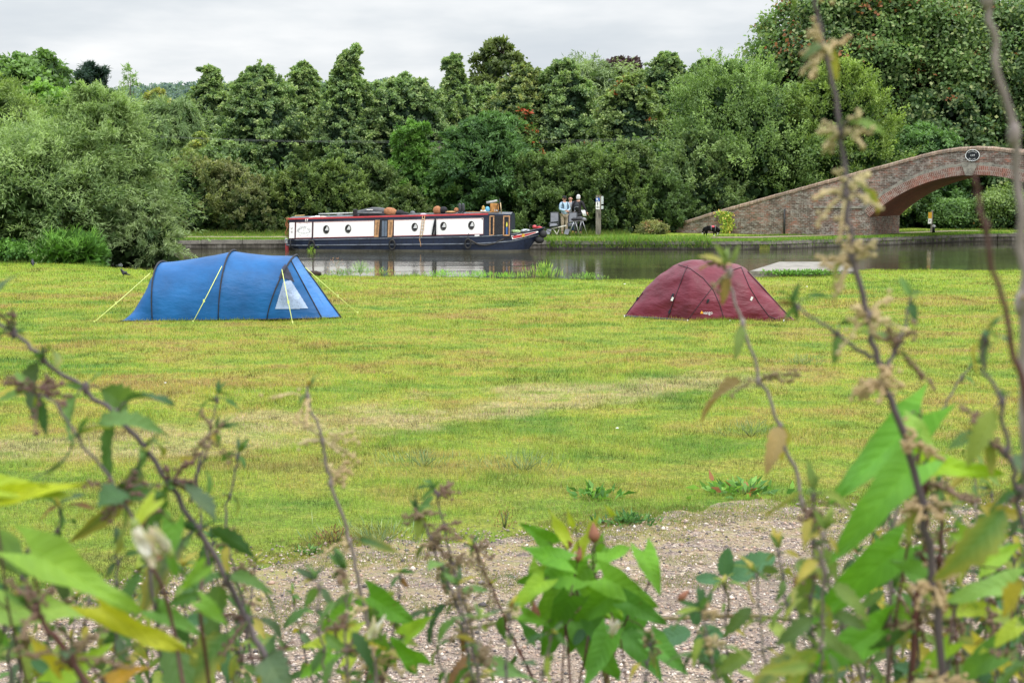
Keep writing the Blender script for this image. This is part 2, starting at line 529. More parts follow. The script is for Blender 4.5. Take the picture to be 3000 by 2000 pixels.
# gravel track
def gravel_mat():
    m, nt, out = nodes_of('gravel_surface'); h = NT(nt)
    p = h.pos()
    vo = h.n('ShaderNodeTexVoronoi', inp={'Vector': p, 'Scale': 50.0, 'Randomness': 1.0})
    v2 = h.n('ShaderNodeTexVoronoi', inp={'Vector': h.mapping(p, (1, 1, 1), (3, 3, 0)), 'Scale': 150.0})
    sv = h.n('ShaderNodeSeparateColor', inp={0: vo.outputs['Color']})
    st = h.ramp(sv.outputs[0], [(0.0, (0.055, 0.05, 0.052)), (0.22, (0.15, 0.13, 0.125)), (0.45, (0.30, 0.235, 0.20)), (0.62, (0.40, 0.34, 0.29)), (0.8, (0.27, 0.24, 0.23)), (0.93, (0.62, 0.57, 0.52))], 'CONSTANT')
    sv2 = h.n('ShaderNodeSeparateColor', inp={0: v2.outputs['Color']})
    st2 = h.ramp(sv2.outputs[1], [(0.0, (0.09, 0.08, 0.08)), (0.4, (0.26, 0.21, 0.19)), (0.7, (0.36, 0.31, 0.28)), (0.92, (0.58, 0.54, 0.5))], 'CONSTANT')
    big = h.noise(p, 0.9, 4, 0.6)
    sel = h.ramp(h.noise(p, 5.0, 3, 0.6), [(0.42, (0, 0, 0)), (0.55, (1, 1, 1))])
    c = h.mix(sel, st2, st)
    c = h.mix(h.ramp(h.noise(p, 2.4, 4, 0.6), [(0.48, (0, 0, 0)), (0.72, (0.45, 0.45, 0.45))]), c, (0.28, 0.215, 0.18))
    c = h.mix(h.math('MULTIPLY', h.ramp(big, [(0.35, (1, 1, 1)), (0.55, (0, 0, 0))]), 0.45), c, (0.13, 0.115, 0.115))
    c = h.mix(0.05, c, (0.26, 0.19, 0.145))
    c = h.mix(1.0, c, (1.0, .90, .80), 'MULTIPLY')
    # edge overgrown with thin yellow grass and moss
    sp = h.n('ShaderNodeSeparateXYZ', inp={0: p})
    at = h.n('ShaderNodeAttribute', attribute_name='col')
    e = h.n('ShaderNodeSeparateColor', inp={0: at.outputs['Color']}).outputs[0]
    ef = h.math('MULTIPLY', e, h.ramp(h.noise(h.mapping(p, (0.6, 1, 1)), 4.5, 4, 0.7), [(0.42, (0, 0, 0)), (0.54, (1, 1, 1))]))
    c = h.mix(ef, c, h.ramp(h.noise(p, 8, 3, .6), [(0.35, (0.23, 0.22, 0.075)), (0.6, (0.32, 0.235, 0.12))]))
    hgt = h.math('ADD', h.math('MULTIPLY', vo.outputs['Distance'], -1.0), h.math('MULTIPLY', v2.outputs['Distance'], -0.5))
    h.link(h.bsdf(c, 0.8, 0, 0.3, h.bump(hgt, 0.9, 0.012)), out.inputs[0])
    return m
M_GRAVEL = gravel_mat()
xg = np.arange(-16, 16.01, 0.08); ng = 70
V = []; C = []
for x in xg:
    yb = float(YB(x)) + (vnoise(x, 8.1, 1.1) - .5) * 0.7 + (vnoise(x, 2.2, 5) - .5) * 0.3 + (vnoise(x, 2.2, 14) - .5) * 0.12
    for k in range(ng + 1):
        y = 3.6 + (yb - 3.6) * k / ng
        V.append((x, y, float(Hf(x, y)) + 0.008)); C.append((np.clip(1.15 - (yb - y) / 1.9, 0.16, 1),) * 3)
i, j = np.meshgrid(np.arange(len(xg) - 1), np.arange(ng), indexing='ij')
Fq = np.stack([i * (ng + 1) + j, (i + 1) * (ng + 1) + j, (i + 1) * (ng + 1) + j + 1, i * (ng + 1) + j + 1], -1).reshape(-1, 4)
go = np_mesh('gravel_track', np.array(V), Fq, np.array(C), M_GRAVEL, smooth=True)
tag(go, 'stony gravel track between the hedge plants and the meadow', 'gravel track', kind='structure')

# loose stones
rs = np.random.RandomState(11)
n = 60000
X = rs.uniform(-6.5, 6.5, n); Y = rs.uniform(6.2, 11.2, n)
k = Y < YB(X) + rs.normal(0.0, 0.12, n) ; X = X[k]; Y = Y[k]; n = len(X)
sz = 0.0045 + rs.gamma(1.2, 0.0028, n); sz = np.minimum(sz, .03)
oct_ = np.array([(1, 0, 0), (0, 1, 0), (-1, 0, 0), (0, -1, 0), (0, 0, .75), (0, 0, -.6)], float)
ang = rs.uniform(0, 6.28, n); ca, sa = np.cos(ang), np.sin(ang)
loc = oct_[None] * (sz[:, None, None] * rs.uniform(.6, 1.35, (n, 6, 1)))
R = np.stack([loc[..., 0] * ca[:, None] - loc[..., 1] * sa[:, None], loc[..., 0] * sa[:, None] + loc[..., 1] * ca[:, None], loc[..., 2]], -1)
R += np.stack([X, Y, Hf(X, Y) + .008 + sz * .25], -1)[:, None]
fs = np.array([(0, 1, 4), (1, 2, 4), (2, 3, 4), (3, 0, 4), (1, 0, 5), (2, 1, 5), (3, 2, 5), (0, 3, 5)])
FF = (np.arange(n)[:, None, None] * 6 + fs[None]).reshape(-1, 3)
pal = np.array([(.62, .57, .52), (.42, .35, .30), (.30, .25, .23), (.09, .085, .09), (.45, .33, .27), (.34, .31, .30), (.20, .18, .18), (.72, .69, .64)])
cc = pal[rs.choice(8, n, p=[.13, .19, .2, .1, .12, .14, .08, .04])] * np.array([1.0, .93, .86]) * rs.uniform(.8, 1.1, (n, 1))
m, nt, out = nodes_of('pebbles'); h = NT(nt)
h.link(h.bsdf(h.n('ShaderNodeAttribute', attribute_name='col').outputs['Color'], 0.75, 0, 0.3), out.inputs[0])
o = np_mesh('gravel', R.reshape(-1, 3), FF, np.repeat(cc, 6, 0), m)
tag(o, 'loose pale and grey pebbles scattered over the gravel track', 'gravel', kind='stuff')

# water
def water_mat():
    m, nt, out = nodes_of('canal_water'); h = NT(nt)
    p = h.pos()
    a = h.noise(h.mapping(p, (0.55, 1.6, 1)), 1.3, 4, 0.55)
    b = h.noise(h.mapping(p, (0.7, 1.5, 1)), 6.0, 3, 0.5)
    sep = h.n('ShaderNodeSeparateXYZ', inp={0: p})
    gust = h.ramp(h.noise(h.mapping(p, (0.12, 0.5, 1), (4, 0.2, 0)), 0.8, 3, 0.55), [(0.44, (0.15, 0.15, 0.15)), (0.58, (1.5, 1.5, 1.5))])
    hh = h.math('ADD', h.math('MULTIPLY', a, 0.5), h.math('MULTIPLY', b, 0.35))
    hh = h.math('MULTIPLY', hh, gust)
    nrm = h.bump(hh, 0.26, 0.03)
    fr_ = h.n('ShaderNodeFresnel', inp={'IOR': 1.38})
    gl = h.n('ShaderNodeBsdfGlossy', inp={'Color': (.97, .97, .97, 1), 'Roughness': .075, 'Normal': nrm})
    df = h.n('ShaderNodeBsdfDiffuse', inp={'Color': (.045, .043, .02, 1)})
    bs = h.n('ShaderNodeMixShader', inp={0: fr_.outputs[0], 1: df.outputs[0], 2: gl.outputs[0]})
    h.link(bs.outputs[0], out.inputs[0])
    return m
b = MB()
b.poly([(-400, 30, WZ), (400, 30, WZ), (400, 90, WZ), (-400, 90, WZ)])
o = b.build('canal_water', water_mat()); tag(o, 'still brown-green canal water reflecting the boat and trees', 'water', kind='structure')

# concrete coping and wall of the far bank
mcop = plain('weathered_concrete', (0.20, 0.185, 0.16), 0.85, var=0.3, scale=2.5, bump=0.5)
m, nt, out = nodes_of('stained_canal_wall'); h = NT(nt)
p = h.pos()
c = h.ramp(h.noise(p, 2.2, 5, .65), [(0.3, (0.05, 0.045, 0.04)), (0.5, (0.14, 0.125, 0.105)), (0.68, (0.30, 0.28, 0.25))])
str_ = h.noise(h.mapping(p, (6, 6, 0.35)), 2.0, 3, .6)
c = h.mix(h.math('MULTIPLY', h.ramp(str_, [(0.45, (0, 0, 0)), (0.62, (1, 1, 1))]), 0.6), c, (0.04, 0.036, 0.03))
sz_ = h.n('ShaderNodeSeparateXYZ', inp={0: p}).outputs[2]
wet = h.ramp(h.math('ADD', sz_, 0.5), [(0.15, (1, 1, 1)), (0.27, (0, 0, 0))])
c = h.mix(h.math('MULTIPLY', wet, 0.85), c, (0.018, 0.017, 0.012))
h.link(h.bsdf(c, 0.85, 0, .3, h.bump(h.noise(p, 12, 4, .7), .6, .02)), out.inputs[0]); mwall = m
b = MB(); rngp = random.Random(3)
x = -40.0
while x < 34:
    L = rngp.uniform(1.5, 1.9); x2 = x + L - 0.02
    y1, y2 = float(FB(x)), float(FB(x2)); dz = rngp.uniform(-.02, .015); oy = rngp.uniform(-.02, .02)
    b.cur = 0
    b.prism([(x, y1 - .06 + oy, -0.13), (x2, y2 - .06 + oy, -0.13), (x2, y2 + .38, -0.13), (x, y1 + .38, -0.13)], (0, 0, 0.155 + dz))
    b.cur = 1
    b.prism([(x, y1 + oy, -1.2), (x2, y2 + oy, -1.2), (x2, y2 + .3, -1.2), (x, y1 + .3, -1.2)], (0, 0, 1.068))
    x += L
o = b.build('canal_wall', [mcop, mwall]); tag(o, 'stained concrete coping and wall along the far side of the canal', 'canal wall')

# towpath on the far bank
mpath = plain('towpath_dirt', (0.21, 0.165, 0.11), 0.9, var=0.3, scale=1.5, bump=.4)
b = MB()
xx = np.arange(-40, 24, 0.5)
top = [(x, float(FB(x)) + 3.6 + math.sin(x * .7) * .15, 0.055) for x in xx]; bot = [(x, float(FB(x)) + 2.5 + math.sin(x * .9 + 1) * .15, 0.055) for x in xx]
for k in range(len(xx) - 1): b.add([bot[k], bot[k + 1], top[k + 1], top[k]], [(0, 1, 2, 3)])
o = b.build('towpath', mpath); tag(o, 'worn earth towpath in front of the hedge', 'path', kind='structure')

# ------------------------------------------------------------------ grass blades (stuff)
def blades(name, X, Y, Z, hgt, wid, tint, rng, lean=0.6, label=None, mat=None):
    n = len(X)
    a = rng.uniform(0, 2 * PI, n); sx = np.cos(a) * wid / 2; sy = np.sin(a) * wid / 2
    la = rng.uniform(0, 2 * PI, n); ll = hgt * rng.uniform(0.15, 1.0, n) * lean
    P0 = np.stack([X - sx, Y - sy, Z - .005], -1); P1 = np.stack([X + sx, Y + sy, Z - .005], -1)
    P2 = np.stack([X + np.cos(la) * ll, Y + np.sin(la) * ll, Z + hgt * rng.uniform(.6, 1, n)], -1)
    V = np.stack([P0, P1, P2], 1).reshape(-1, 3)
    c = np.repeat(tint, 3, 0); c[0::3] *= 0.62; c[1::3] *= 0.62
    return np_mesh(name, V, np.arange(n * 3).reshape(n, 3), c, mat or M_BLADE)
rng = np.random.RandomState(21)
def sample_field(n, d0, d1, pw):
    u = rng.rand(n)
    Y = (d0 ** (1 - pw) + u * (d1 ** (1 - pw) - d0 ** (1 - pw))) ** (1 / (1 - pw))
    X = rng.uniform(-1, 1, n) * (Y * 0.385 + 3.6)
    k = Y < NB(X) + .12
    return X[k], Y[k]
X, Y = sample_field(860000, 8.2, 46, 1.25)
e = Y - YB(X) + rng.normal(0, .22, len(X)) + (vnoise(X, Y, 3.0) - .5) * 1.0
keep = (e > 0) | ((e > -1.5) & (vnoise(X * .8, Y * 1.3, 2.2) > .50) & (rng.rand(len(X)) < 0.40 + .25 * np.clip(e, -1.5, 0)))
X, Y, e = X[keep], Y[keep], e[keep]
q = np.clip(Y / 12, .8, 3.6)
tuft = vnoise(X, Y, 2.3) * vnoise(X + 5, Y + 3, 0.9)
hg = (0.016 + 0.028 * rng.rand(len(X)) + 0.05 * tuft) * q ** .28
hg = np.where(rng.rand(len(X)) < .012, hg * 1.9, hg)
wd = 0.0036 * q ** 1.05 * rng.uniform(.7, 1.4, len(X))
br = rng.uniform(.5, 1.6, (len(X), 1)) * (1.25 - .6 * (vnoise(X, Y, 6.0) * vnoise(X + 4, Y, 2.0) * 2)[:, None])
t = np.ones((len(X), 3)) * br * np.stack([rng.uniform(.85, 1.15, len(X)), rng.uniform(.9, 1.1, len(X)), rng.uniform(.7, 1.5, len(X))], -1)
dry = rng.rand(len(X)) < 0.10
t[dry] *= np.array([1.5, 1.1, 2.2])
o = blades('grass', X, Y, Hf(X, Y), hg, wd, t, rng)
tag(o, 'short patchy green and yellow meadow grass', 'grass', kind='stuff')

# rank grass on both canal banks
def bank_points(fn, x0, x1, n, spread, off):
    X = rng.uniform(x0, x1, n); return X, fn(X) + off + rng.normal(0, spread, n)
M_BANK = foliage_mat('bank_grass_blades', 0.35, 0.6, 0.2)
X, Y = bank_points(NB, -24, 22, 26000, .22, -.05)
tall = np.clip(vnoise(X, 0 * X, 1.1) * 2.6 - 1.25, 0.0, 1)
hg = 0.02 + rng.rand(len(X)) * (.04 + .18 * tall)
pal = np.array([(.17, .30, .05), (.26, .36, .06), (.10, .20, .04), (.36, .33, .12)])
c = pal[rng.choice(4, len(X), p=[.4, .32, .2, .08])] * rng.uniform(.7, 1.2, (len(X), 1))
o = blades('bank_grass', X, Y, Hf(X, Y) - .04, hg, .012 * np.ones(len(X)), c, rng, .35, mat=M_BANK)
tag(o, 'rank grass fringing the near edge of the canal', 'grass', kind='stuff')
X, Y = bank_points(FB, -26, 24, 60000, .42, .5)
px_ = 1500 + X / Y * F
lush = np.where((px_ > 1600) & (px_ < 2080), 1.0, np.where(px_ < 800, .35, np.where(px_ > 2080, .30, .25)))
lush = lush * (0.6 + .6 * vnoise(X, Y, .9))
front = rng.rand(len(X)) < .22 * lush
Y = np.where(front, FB(X) + rng.uniform(-.16, .05, len(X)), Y)
hg = 0.05 + rng.rand(len(X)) * .30 * lush
c = pal[rng.choice(4, len(X), p=[.5, .28, .14, .08])] * rng.uniform(.75, 1.25, (len(X), 1)) * np.array([1.0, 1.1, .9])
Z = np.where(front, rng.uniform(-.28, 0, len(X)), 0.02)
k = (Y > FB(X) + .02) | (px_ > 1600)
o = blades('bank_grass', X[k], Y[k], Z[k], hg[k], .028 * np.ones(k.sum()), c[k], rng, .8, mat=M_BANK)
tag(o, 'lush grass tumbling over the coping of the far bank', 'grass', kind='stuff')
# low sward and weeds of the far bank up to the hedge
X = rng.uniform(-27, 26, 90000); Y = FB(X) + .5 + rng.uniform(0, 9.5, len(X))
hd = Y - FB(X)
kk = ~((X > 5.5) & (hd > 5.5)); X, Y, hd = X[kk], Y[kk], hd[kk]
pth = (hd > 2.45) & (hd < 3.75) & (rng.rand(len(X)) < .9)
X, Y, hd = X[~pth], Y[~pth], hd[~pth]
hg = 0.03 + .06 * rng.rand(len(X)) * np.where((X > 8) & (X < 11), .3, 1) + np.clip(hd - 4.2, 0, 3) * .09 * rng.rand(len(X))
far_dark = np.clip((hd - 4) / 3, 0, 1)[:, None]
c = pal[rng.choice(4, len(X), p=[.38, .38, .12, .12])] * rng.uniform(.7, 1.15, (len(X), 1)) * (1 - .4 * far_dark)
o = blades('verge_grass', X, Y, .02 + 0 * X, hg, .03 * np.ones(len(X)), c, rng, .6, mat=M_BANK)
tag(o, 'verge of grass and weeds either side of the towpath', 'grass', kind='stuff')
# wisps of tall dry bents on the meadow
X, Y = sample_field(60000, 10, 38, 1.3)
k = (vnoise(X + 3, Y * .6, .6) > .74) | ((np.abs(Y - 16 - .66 * X + (vnoise(X, Y, .5) - .5) * 3) < .9) & (vnoise(X, Y, 1.5) > .45) & (X < 2.6)); k &= rng.rand(len(X)) < .6; X, Y = X[k], Y[k]
k = Y > YB(X) + .3; X, Y = X[k], Y[k]
c = np.array([(.52, .42, .24)]) * rng.uniform(.8, 1.15, (len(X), 1))
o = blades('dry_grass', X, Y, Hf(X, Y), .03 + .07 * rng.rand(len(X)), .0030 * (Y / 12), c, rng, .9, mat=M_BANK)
tag(o, 'wisps of dry straw-coloured grass standing out of the meadow', 'grass', kind='stuff')

# thin mossy grass creeping over the edge of the gravel
X = rng.uniform(-6.5, 7.5, 260000); Y = YB(X) - rng.uniform(-.35, 2.1, len(X)) ** 1.0
dE = YB(X) - Y
k = (vnoise(X * .7 + 3, Y * 1.5, 2.4) * .6 + vnoise(X, Y, 8.0) * .4 > .47 + .13 * np.clip(dE / 1.6, 0, 1.3)) & (Y > 7.4)
X, Y = X[k], Y[k]
pe = np.array([(.26, .27, .07), (.34, .30, .10), (.15, .23, .045), (.38, .28, .14), (.20, .28, .05)])
c = pe[rng.choice(5, len(X), p=[.3, .22, .18, .12, .18])] * rng.uniform(.7, 1.25, (len(X), 1))
o = blades('creeping_grass', X, Y, Hf(X, Y) + .008, .008 + .022 * rng.rand(len(X)), np.full(len(X), .004), c, rng, 1.0, mat=M_BANK)
tag(o, 'thin yellowish grass creeping over the gravel edge', 'grass', kind='stuff')
# ------------------------------------------------------------------ trees
M_LEAF = foliage_mat('tree_leaves', 0.36, 0.5, 0.3, 1.68)
M_GLOSS = foliage_mat('broad_leaves', 0.25, 0.42, 0.4)
def bark_mat(name, c):
    m, nt, out = nodes_of(name); h = NT(nt)
    p = h.objc()
    f = h.noise(h.mapping(p, (5, 5, 0.9)), 3.0, 5, .65)
    col = h.ramp(f, [(0.35, tuple(x * .45 for x in c)), (0.55, c), (0.7, tuple(x * 1.5 for x in c))])
    h.link(h.bsdf(col, .9, 0, .2, h.bump(f, .9, .05)), out.inputs[0]); return m
M_BARK = bark_mat('grey_brown_bark', (0.085, 0.07, 0.05))

PROF = {
    'round': lambda t: np.sqrt(np.clip(1 - (2 * t - 1) ** 2, 0.02, 1)) ** .8,
    'dome': lambda t: np.sqrt(np.clip(1 - t ** 2.2, 0.02, 1)),
    'cone': lambda t: np.clip((1 - t) ** .62, .05, 1) * np.clip(.72 + t * 1.4, 0, 1),
    'column': lambda t: np.clip(1 - t ** 2.4, .15, 1) * np.clip(.78 + t, 0, 1) * (1 - .22 * np.abs(np.sin(t * 9))),
    'spire': lambda t: np.clip((1 - t) ** .72, .05, 1) * np.clip(.85 + t, 0, 1) * (1 - .13 * np.abs(np.sin(t * 7 + 1))),
    'bush': lambda t: np.sqrt(np.clip(1 - t ** 2.6, 0.04, 1)),
    'egg': lambda t: np.clip(np.sin(np.pi * (t * .84 + .13)), .12, 1) ** .75,
}
def crown(rng, w, d, z0, z1, prof='round', n_lobe=26, per=10, leaves=60, L=.25, W=.15, dark=(.03, .07, .02), light=(.12, .2, .05),
          lobe=.26, droop=0.0, spray=0.0, tips=None, top_spikes=0, sig=.24, accent=None, accent_p=0.0, inner=.15, updown=.5, tsp=.28):
    """returns P,D,N,L,W,C arrays of leaves, lobe centres"""
    pf = PROF[prof]; H = z1 - z0
    t = (np.arange(n_lobe) + rng.uniform(.1, .9, n_lobe)) / n_lobe
    t = t ** .9
    ang = np.arange(n_lobe) * 2.39996 + rng.uniform(-.5, .5, n_lobe)
    r = pf(t)
    rl = lobe * w * (0.22 + 0.78 * r) * rng.uniform(.65, 1.25, n_lobe)
    rad = np.maximum(r * w / 2 * rng.uniform(.78, 1.16, n_lobe) - rl * .8, 0)
    cx = np.cos(ang) * rad; cy = np.sin(ang) * rad * d / w
    cz = z0 + np.clip(H * t, rl * .5, H - rl * .72)
    Cn = np.stack([cx, cy, cz], -1)
    if top_spikes:
        k = top_spikes
        sp = np.stack([rng.uniform(-1, 1, k) * w * tsp, rng.uniform(-1, 1, k) * d * tsp, z1 - rng.uniform(.0, .16, k) * H], -1)
        Cn = np.concatenate([Cn, sp]); rl = np.concatenate([rl, lobe * w * rng.uniform(.28, .5, k)])
    K = len(Cn)
    # sub-clumps on lobe shells
    v = unit(rng.normal(size=(K, per, 3)).reshape(-1, 3)).reshape(K, per, 3)
    v[..., 2] = np.abs(v[..., 2]) * rng.choice([1, 1, 1, -.6], (K, per))
    outw = Cn.copy(); outw[:, 2] = 0; outw = unit(outw + 1e-6)
    v = v + outw[:, None] * .55 + np.array([0, 0, .12]); v = unit(v.reshape(-1, 3)).reshape(K, per, 3)
    rr = rl[:, None, None] * rng.uniform(.65, 1.12, (K, per, 1))
    sc3 = rng.uniform(.6, 1.45, (K, 1, 3)) * np.array([1, 1, .8])
    S = Cn[:, None] + v * rr * sc3
    lob_b = rng.uniform(-.2, .2, (K, 1)) * np.ones((K, per))
    sub_b = rng.uniform(-.3, .3, (K, per)) + lob_b
    S = S.reshape(-1, 3); v = v.reshape(-1, 3); sub_b = sub_b.ravel(); rls = np.repeat(rl, per)
    n = len(S)
    sel = np.repeat(np.arange(n), leaves)
    M = len(sel)
    off = rng.normal(size=(M, 3)) * (rls[sel] * sig)[:, None] * np.array([1, 1, .7])
    if spray > 0:
        ax = unit(v + rng.normal(size=v.shape) * .45 + np.array([0, 0, updown]))
        s = rng.uniform(0, 1, M)
        lf = rng.uniform(.5, 1.2, n); lf = np.where(rng.rand(n) < .12, lf * 1.9, lf); ln = rls[sel] * spray * lf[sel]
        bend = np.array([0, 0, -1.0]) * (s ** 2)[:, None] * (ln * droop)[:, None]
        off = off * .42 * (1 - .55 * s)[:, None] + ax[sel] * (s * ln)[:, None] + bend
        D = unit(ax[sel] + rng.normal(size=(M, 3)) * .55 + np.array([0, 0, -droop]) * s[:, None])
    else:
        D = unit(rng.normal(size=(M, 3)) + np.array([0, 0, -.25 - droop]) + v[sel] * .6)
    P = S[sel] + off
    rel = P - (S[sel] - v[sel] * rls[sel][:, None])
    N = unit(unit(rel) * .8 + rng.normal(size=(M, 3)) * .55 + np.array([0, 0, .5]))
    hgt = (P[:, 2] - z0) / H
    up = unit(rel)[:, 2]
    q = .42 + .26 * up + sub_b[sel] * 1.25 + rng.normal(size=M) * .11 + .16 * (hgt - .5)  # lobe tops lightened, undersides darkened: shading put into the leaf colour
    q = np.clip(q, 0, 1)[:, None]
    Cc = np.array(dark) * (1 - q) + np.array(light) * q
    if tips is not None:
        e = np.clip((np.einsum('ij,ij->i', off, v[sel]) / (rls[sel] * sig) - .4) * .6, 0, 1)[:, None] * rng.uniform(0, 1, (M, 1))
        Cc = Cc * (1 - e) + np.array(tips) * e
    if accent is not None:
        hit = (rng.rand(n) < accent_p)[sel] & (rng.rand(M) < .65)
        Cc[hit] = np.array(accent) * rng.uniform(.7, 1.2, (hit.sum(), 1))
    Cc = Cc * rng.uniform(.8, 1.18, (M, 1))
    LL = L * rng.uniform(.65, 1.35, M); WW = W * rng.uniform(.65, 1.3, M)
    # interior leaves, painted dark like inner shade, close most of the see-through gaps
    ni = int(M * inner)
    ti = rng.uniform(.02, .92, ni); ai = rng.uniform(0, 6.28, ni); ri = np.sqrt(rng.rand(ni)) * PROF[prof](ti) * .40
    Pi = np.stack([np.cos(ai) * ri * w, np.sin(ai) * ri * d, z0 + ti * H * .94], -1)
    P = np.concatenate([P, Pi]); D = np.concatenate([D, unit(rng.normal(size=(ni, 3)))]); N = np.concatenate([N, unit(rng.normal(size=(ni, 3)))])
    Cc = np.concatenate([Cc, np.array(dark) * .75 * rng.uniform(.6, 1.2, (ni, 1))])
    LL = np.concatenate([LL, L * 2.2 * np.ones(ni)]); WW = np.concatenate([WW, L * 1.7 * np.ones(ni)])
    return P, D, N, LL, WW, Cc, Cn, rl

def make_tree(name, px, Y, top, wpx, seed, label, cat='tree', group=None, dep=1.0, base=0.4, trunk=.16, mat=None, z_ground=0.0, lean=0, limbs=10, bark=None, twigs=0, **kw):
    rng = np.random.RandomState(seed)
    b0 = At(px, 700, Y); zt = At(px, top, Y).z
    w = wpx * Y / F
    root = empty(name, (b0.x, Y, z_ground), label, cat, group)
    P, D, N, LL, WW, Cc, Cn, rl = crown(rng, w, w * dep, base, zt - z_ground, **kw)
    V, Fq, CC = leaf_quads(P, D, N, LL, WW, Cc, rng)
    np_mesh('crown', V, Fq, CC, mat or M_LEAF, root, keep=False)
    mb = MB(); H = zt - z_ground
    r0 = trunk
    pts = [(0, 0, -.3), (0, 0, H * .15), (rng.uniform(-.1, .1), rng.uniform(-.1, .1), H * .4), (rng.uniform(-.3, .3), 0, H * .65), (rng.uniform(-.2, .2), 0, H * .9)]
    mb.tube(pts, [r0 * 1.25, r0, r0 * .8, r0 * .5, r0 * .12], 8)
    for k in rng.permutation(len(Cn))[:limbs]:
        c = Cn[k]; zz = max(base * .6, c[2] * rng.uniform(.35, .7))
        s = Vector((0, 0, zz)); e = Vector(c); mid = s.lerp(e, .5) + Vector((0, 0, -.05 * H + .1 * e.z))
        mb.tube([s, mid, e], [r0 * .45, r0 * .28, r0 * .08], 6)
    for k in range(twigs):      # bare twigs poking out of the top
        a = rng.uniform(0, 6.28); rr = rng.uniform(0, w * .07)
        s = Vector((math.cos(a) * rr, math.sin(a) * rr, H * rng.uniform(.84, .94)))
        e = s + Vector((rng.uniform(-.5, .5), rng.uniform(-.3, .3), rng.uniform(.7, 1.5)))
        mb.tube([s, s.lerp(e, .5) + Vector((.1, 0, 0)), e], [.05, .03, .01], 5)
    mb.build('trunk', bark or M_BARK, root, keep=False)
    return root

WILL = dict(L=.17, W=.034, spray=1.5, droop=.45, sig=.5, lobe=.20, inner=.05, mat=None)
wd_, wl_ = (.050, .090, .028), (.245, .325, .125)
# willows on the near bank, left
make_tree('willow_tree', 85, 48.5, 400, 520, 101, 'big pale grey-green willow at the very edge of the meadow, foliage down to the grass', 'willow', 'willows beside the canal', prof='egg', n_lobe=44, per=15, leaves=85, base=.5, trunk=.2, dark=wd_, light=wl_, **WILL)
make_tree('willow_tree', -10, 52.0, 250, 340, 102, 'tall loose willow rising behind the low grey-green willow', 'willow', 'willows beside the canal', prof='egg', n_lobe=34, per=12, leaves=70, base=1.5, trunk=.2, dark=(.045, .08, .02), light=(.20, .27, .075), **WILL)
w3 = make_tree('willow_tree', 308, 50.0, 285, 320, 103, 'large bushy willow leaning over the water behind the blue tent', 'willow', 'willows beside the canal', prof='egg', n_lobe=52, per=15, leaves=85, base=-.1, trunk=.2, dark=wd_, light=wl_, top_spikes=4, **WILL)
make_tree('willow_shrub', 420, 48.5, 590, 190, 104, 'low spreading willow branches hanging over the canal behind the blue tent', 'willow', 'willows beside the canal', prof='dome', n_lobe=18, per=12, leaves=90, base=-.25, trunk=.07, dark=(.036, .068, .022), light=(.225, .285, .13), **{**WILL, 'spray': 1.9})
make_tree('willow_sapling', 395, 50.6, 195, 80, 105, 'thin leafy willow shoot standing above the big bushy willow', 'willow', prof='cone', n_lobe=14, per=4, leaves=12, base=4.3, trunk=.05, dark=(.07, .12, .035), light=(.20, .29, .11), limbs=9, **{**WILL, 'spray': 1.7, 'inner': 0, 'droop': .1, 'W': .035})
make_tree('sycamore_tree', 110, 74, 168, 250, 106, 'dark round sycamore showing above the tall willow', 'tree', prof='round', n_lobe=22, per=11, leaves=60, base=4, trunk=.25, L=.28, W=.2, dark=(.03, .065, .02), light=(.12, .20, .055))
make_tree('maple_tree', 175, 60, 268, 190, 107, 'bright green maple between the willows', 'tree', prof='round', n_lobe=20, per=11, leaves=60, base=3, trunk=.15, L=.22, W=.17, dark=(.04, .09, .02), light=(.16, .28, .05))
make_tree('alder_tree', 250, 58, 300, 150, 108, 'olive green young tree between the maple and the large bushy willow', 'tree', prof='cone', n_lobe=22, per=9, leaves=60, base=2.5, trunk=.12, L=.15, W=.09, dark=(.06, .09, .025), light=(.22, .25, .07))
make_tree('pine_tree', 283, 105, 186, 100, 109, 'dark Scots pine against the sky behind the willows', 'pine', prof='round', n_lobe=16, per=8, leaves=60, base=6.2, trunk=.2, L=.34, W=.06, dark=(.012, .028, .02), light=(.035, .065, .045), lobe=.24, limbs=14)
# weeping / pale trees at left centre
make_tree('weeping_willow', 515, 88, 292, 190, 110, 'soft grey-green weeping willow with a round top beside the row of limes', 'willow', prof='round', n_lobe=26, per=13, leaves=80, base=2, trunk=.2, dark=(.07, .115, .045), light=(.20, .27, .11), **{**WILL, 'L': .3, 'W': .05, 'updown': -.6, 'droop': .8})
make_tree('yellowing_tree', 470, 92, 268, 120, 111, 'young tree with yellow leaves at its top beside the weeping willow', 'tree', prof='round', n_lobe=14, per=10, leaves=55, base=3, trunk=.12, L=.26, W=.18, dark=(.08, .11, .03), light=(.27, .27, .075))
make_tree('birch_tree', 590, 84, 392, 150, 112, 'small pale birch with some yellow leaves below the limes', 'tree', prof='cone', n_lobe=18, per=10, leaves=60, base=1, trunk=.1, L=.18, W=.12, dark=(.08, .12, .04), light=(.24, .28, .08), accent=(.42, .38, .07), accent_p=.12)
make_tree('hazel_tree', 650, 80, 415, 120, 113, 'small grey-green tree with a yellow skirt in front of the limes', 'tree', prof='round', n_lobe=15, per=10, leaves=55, base=.8, trunk=.08, L=.2, W=.12, dark=(.08, .13, .05), light=(.22, .29, .11))
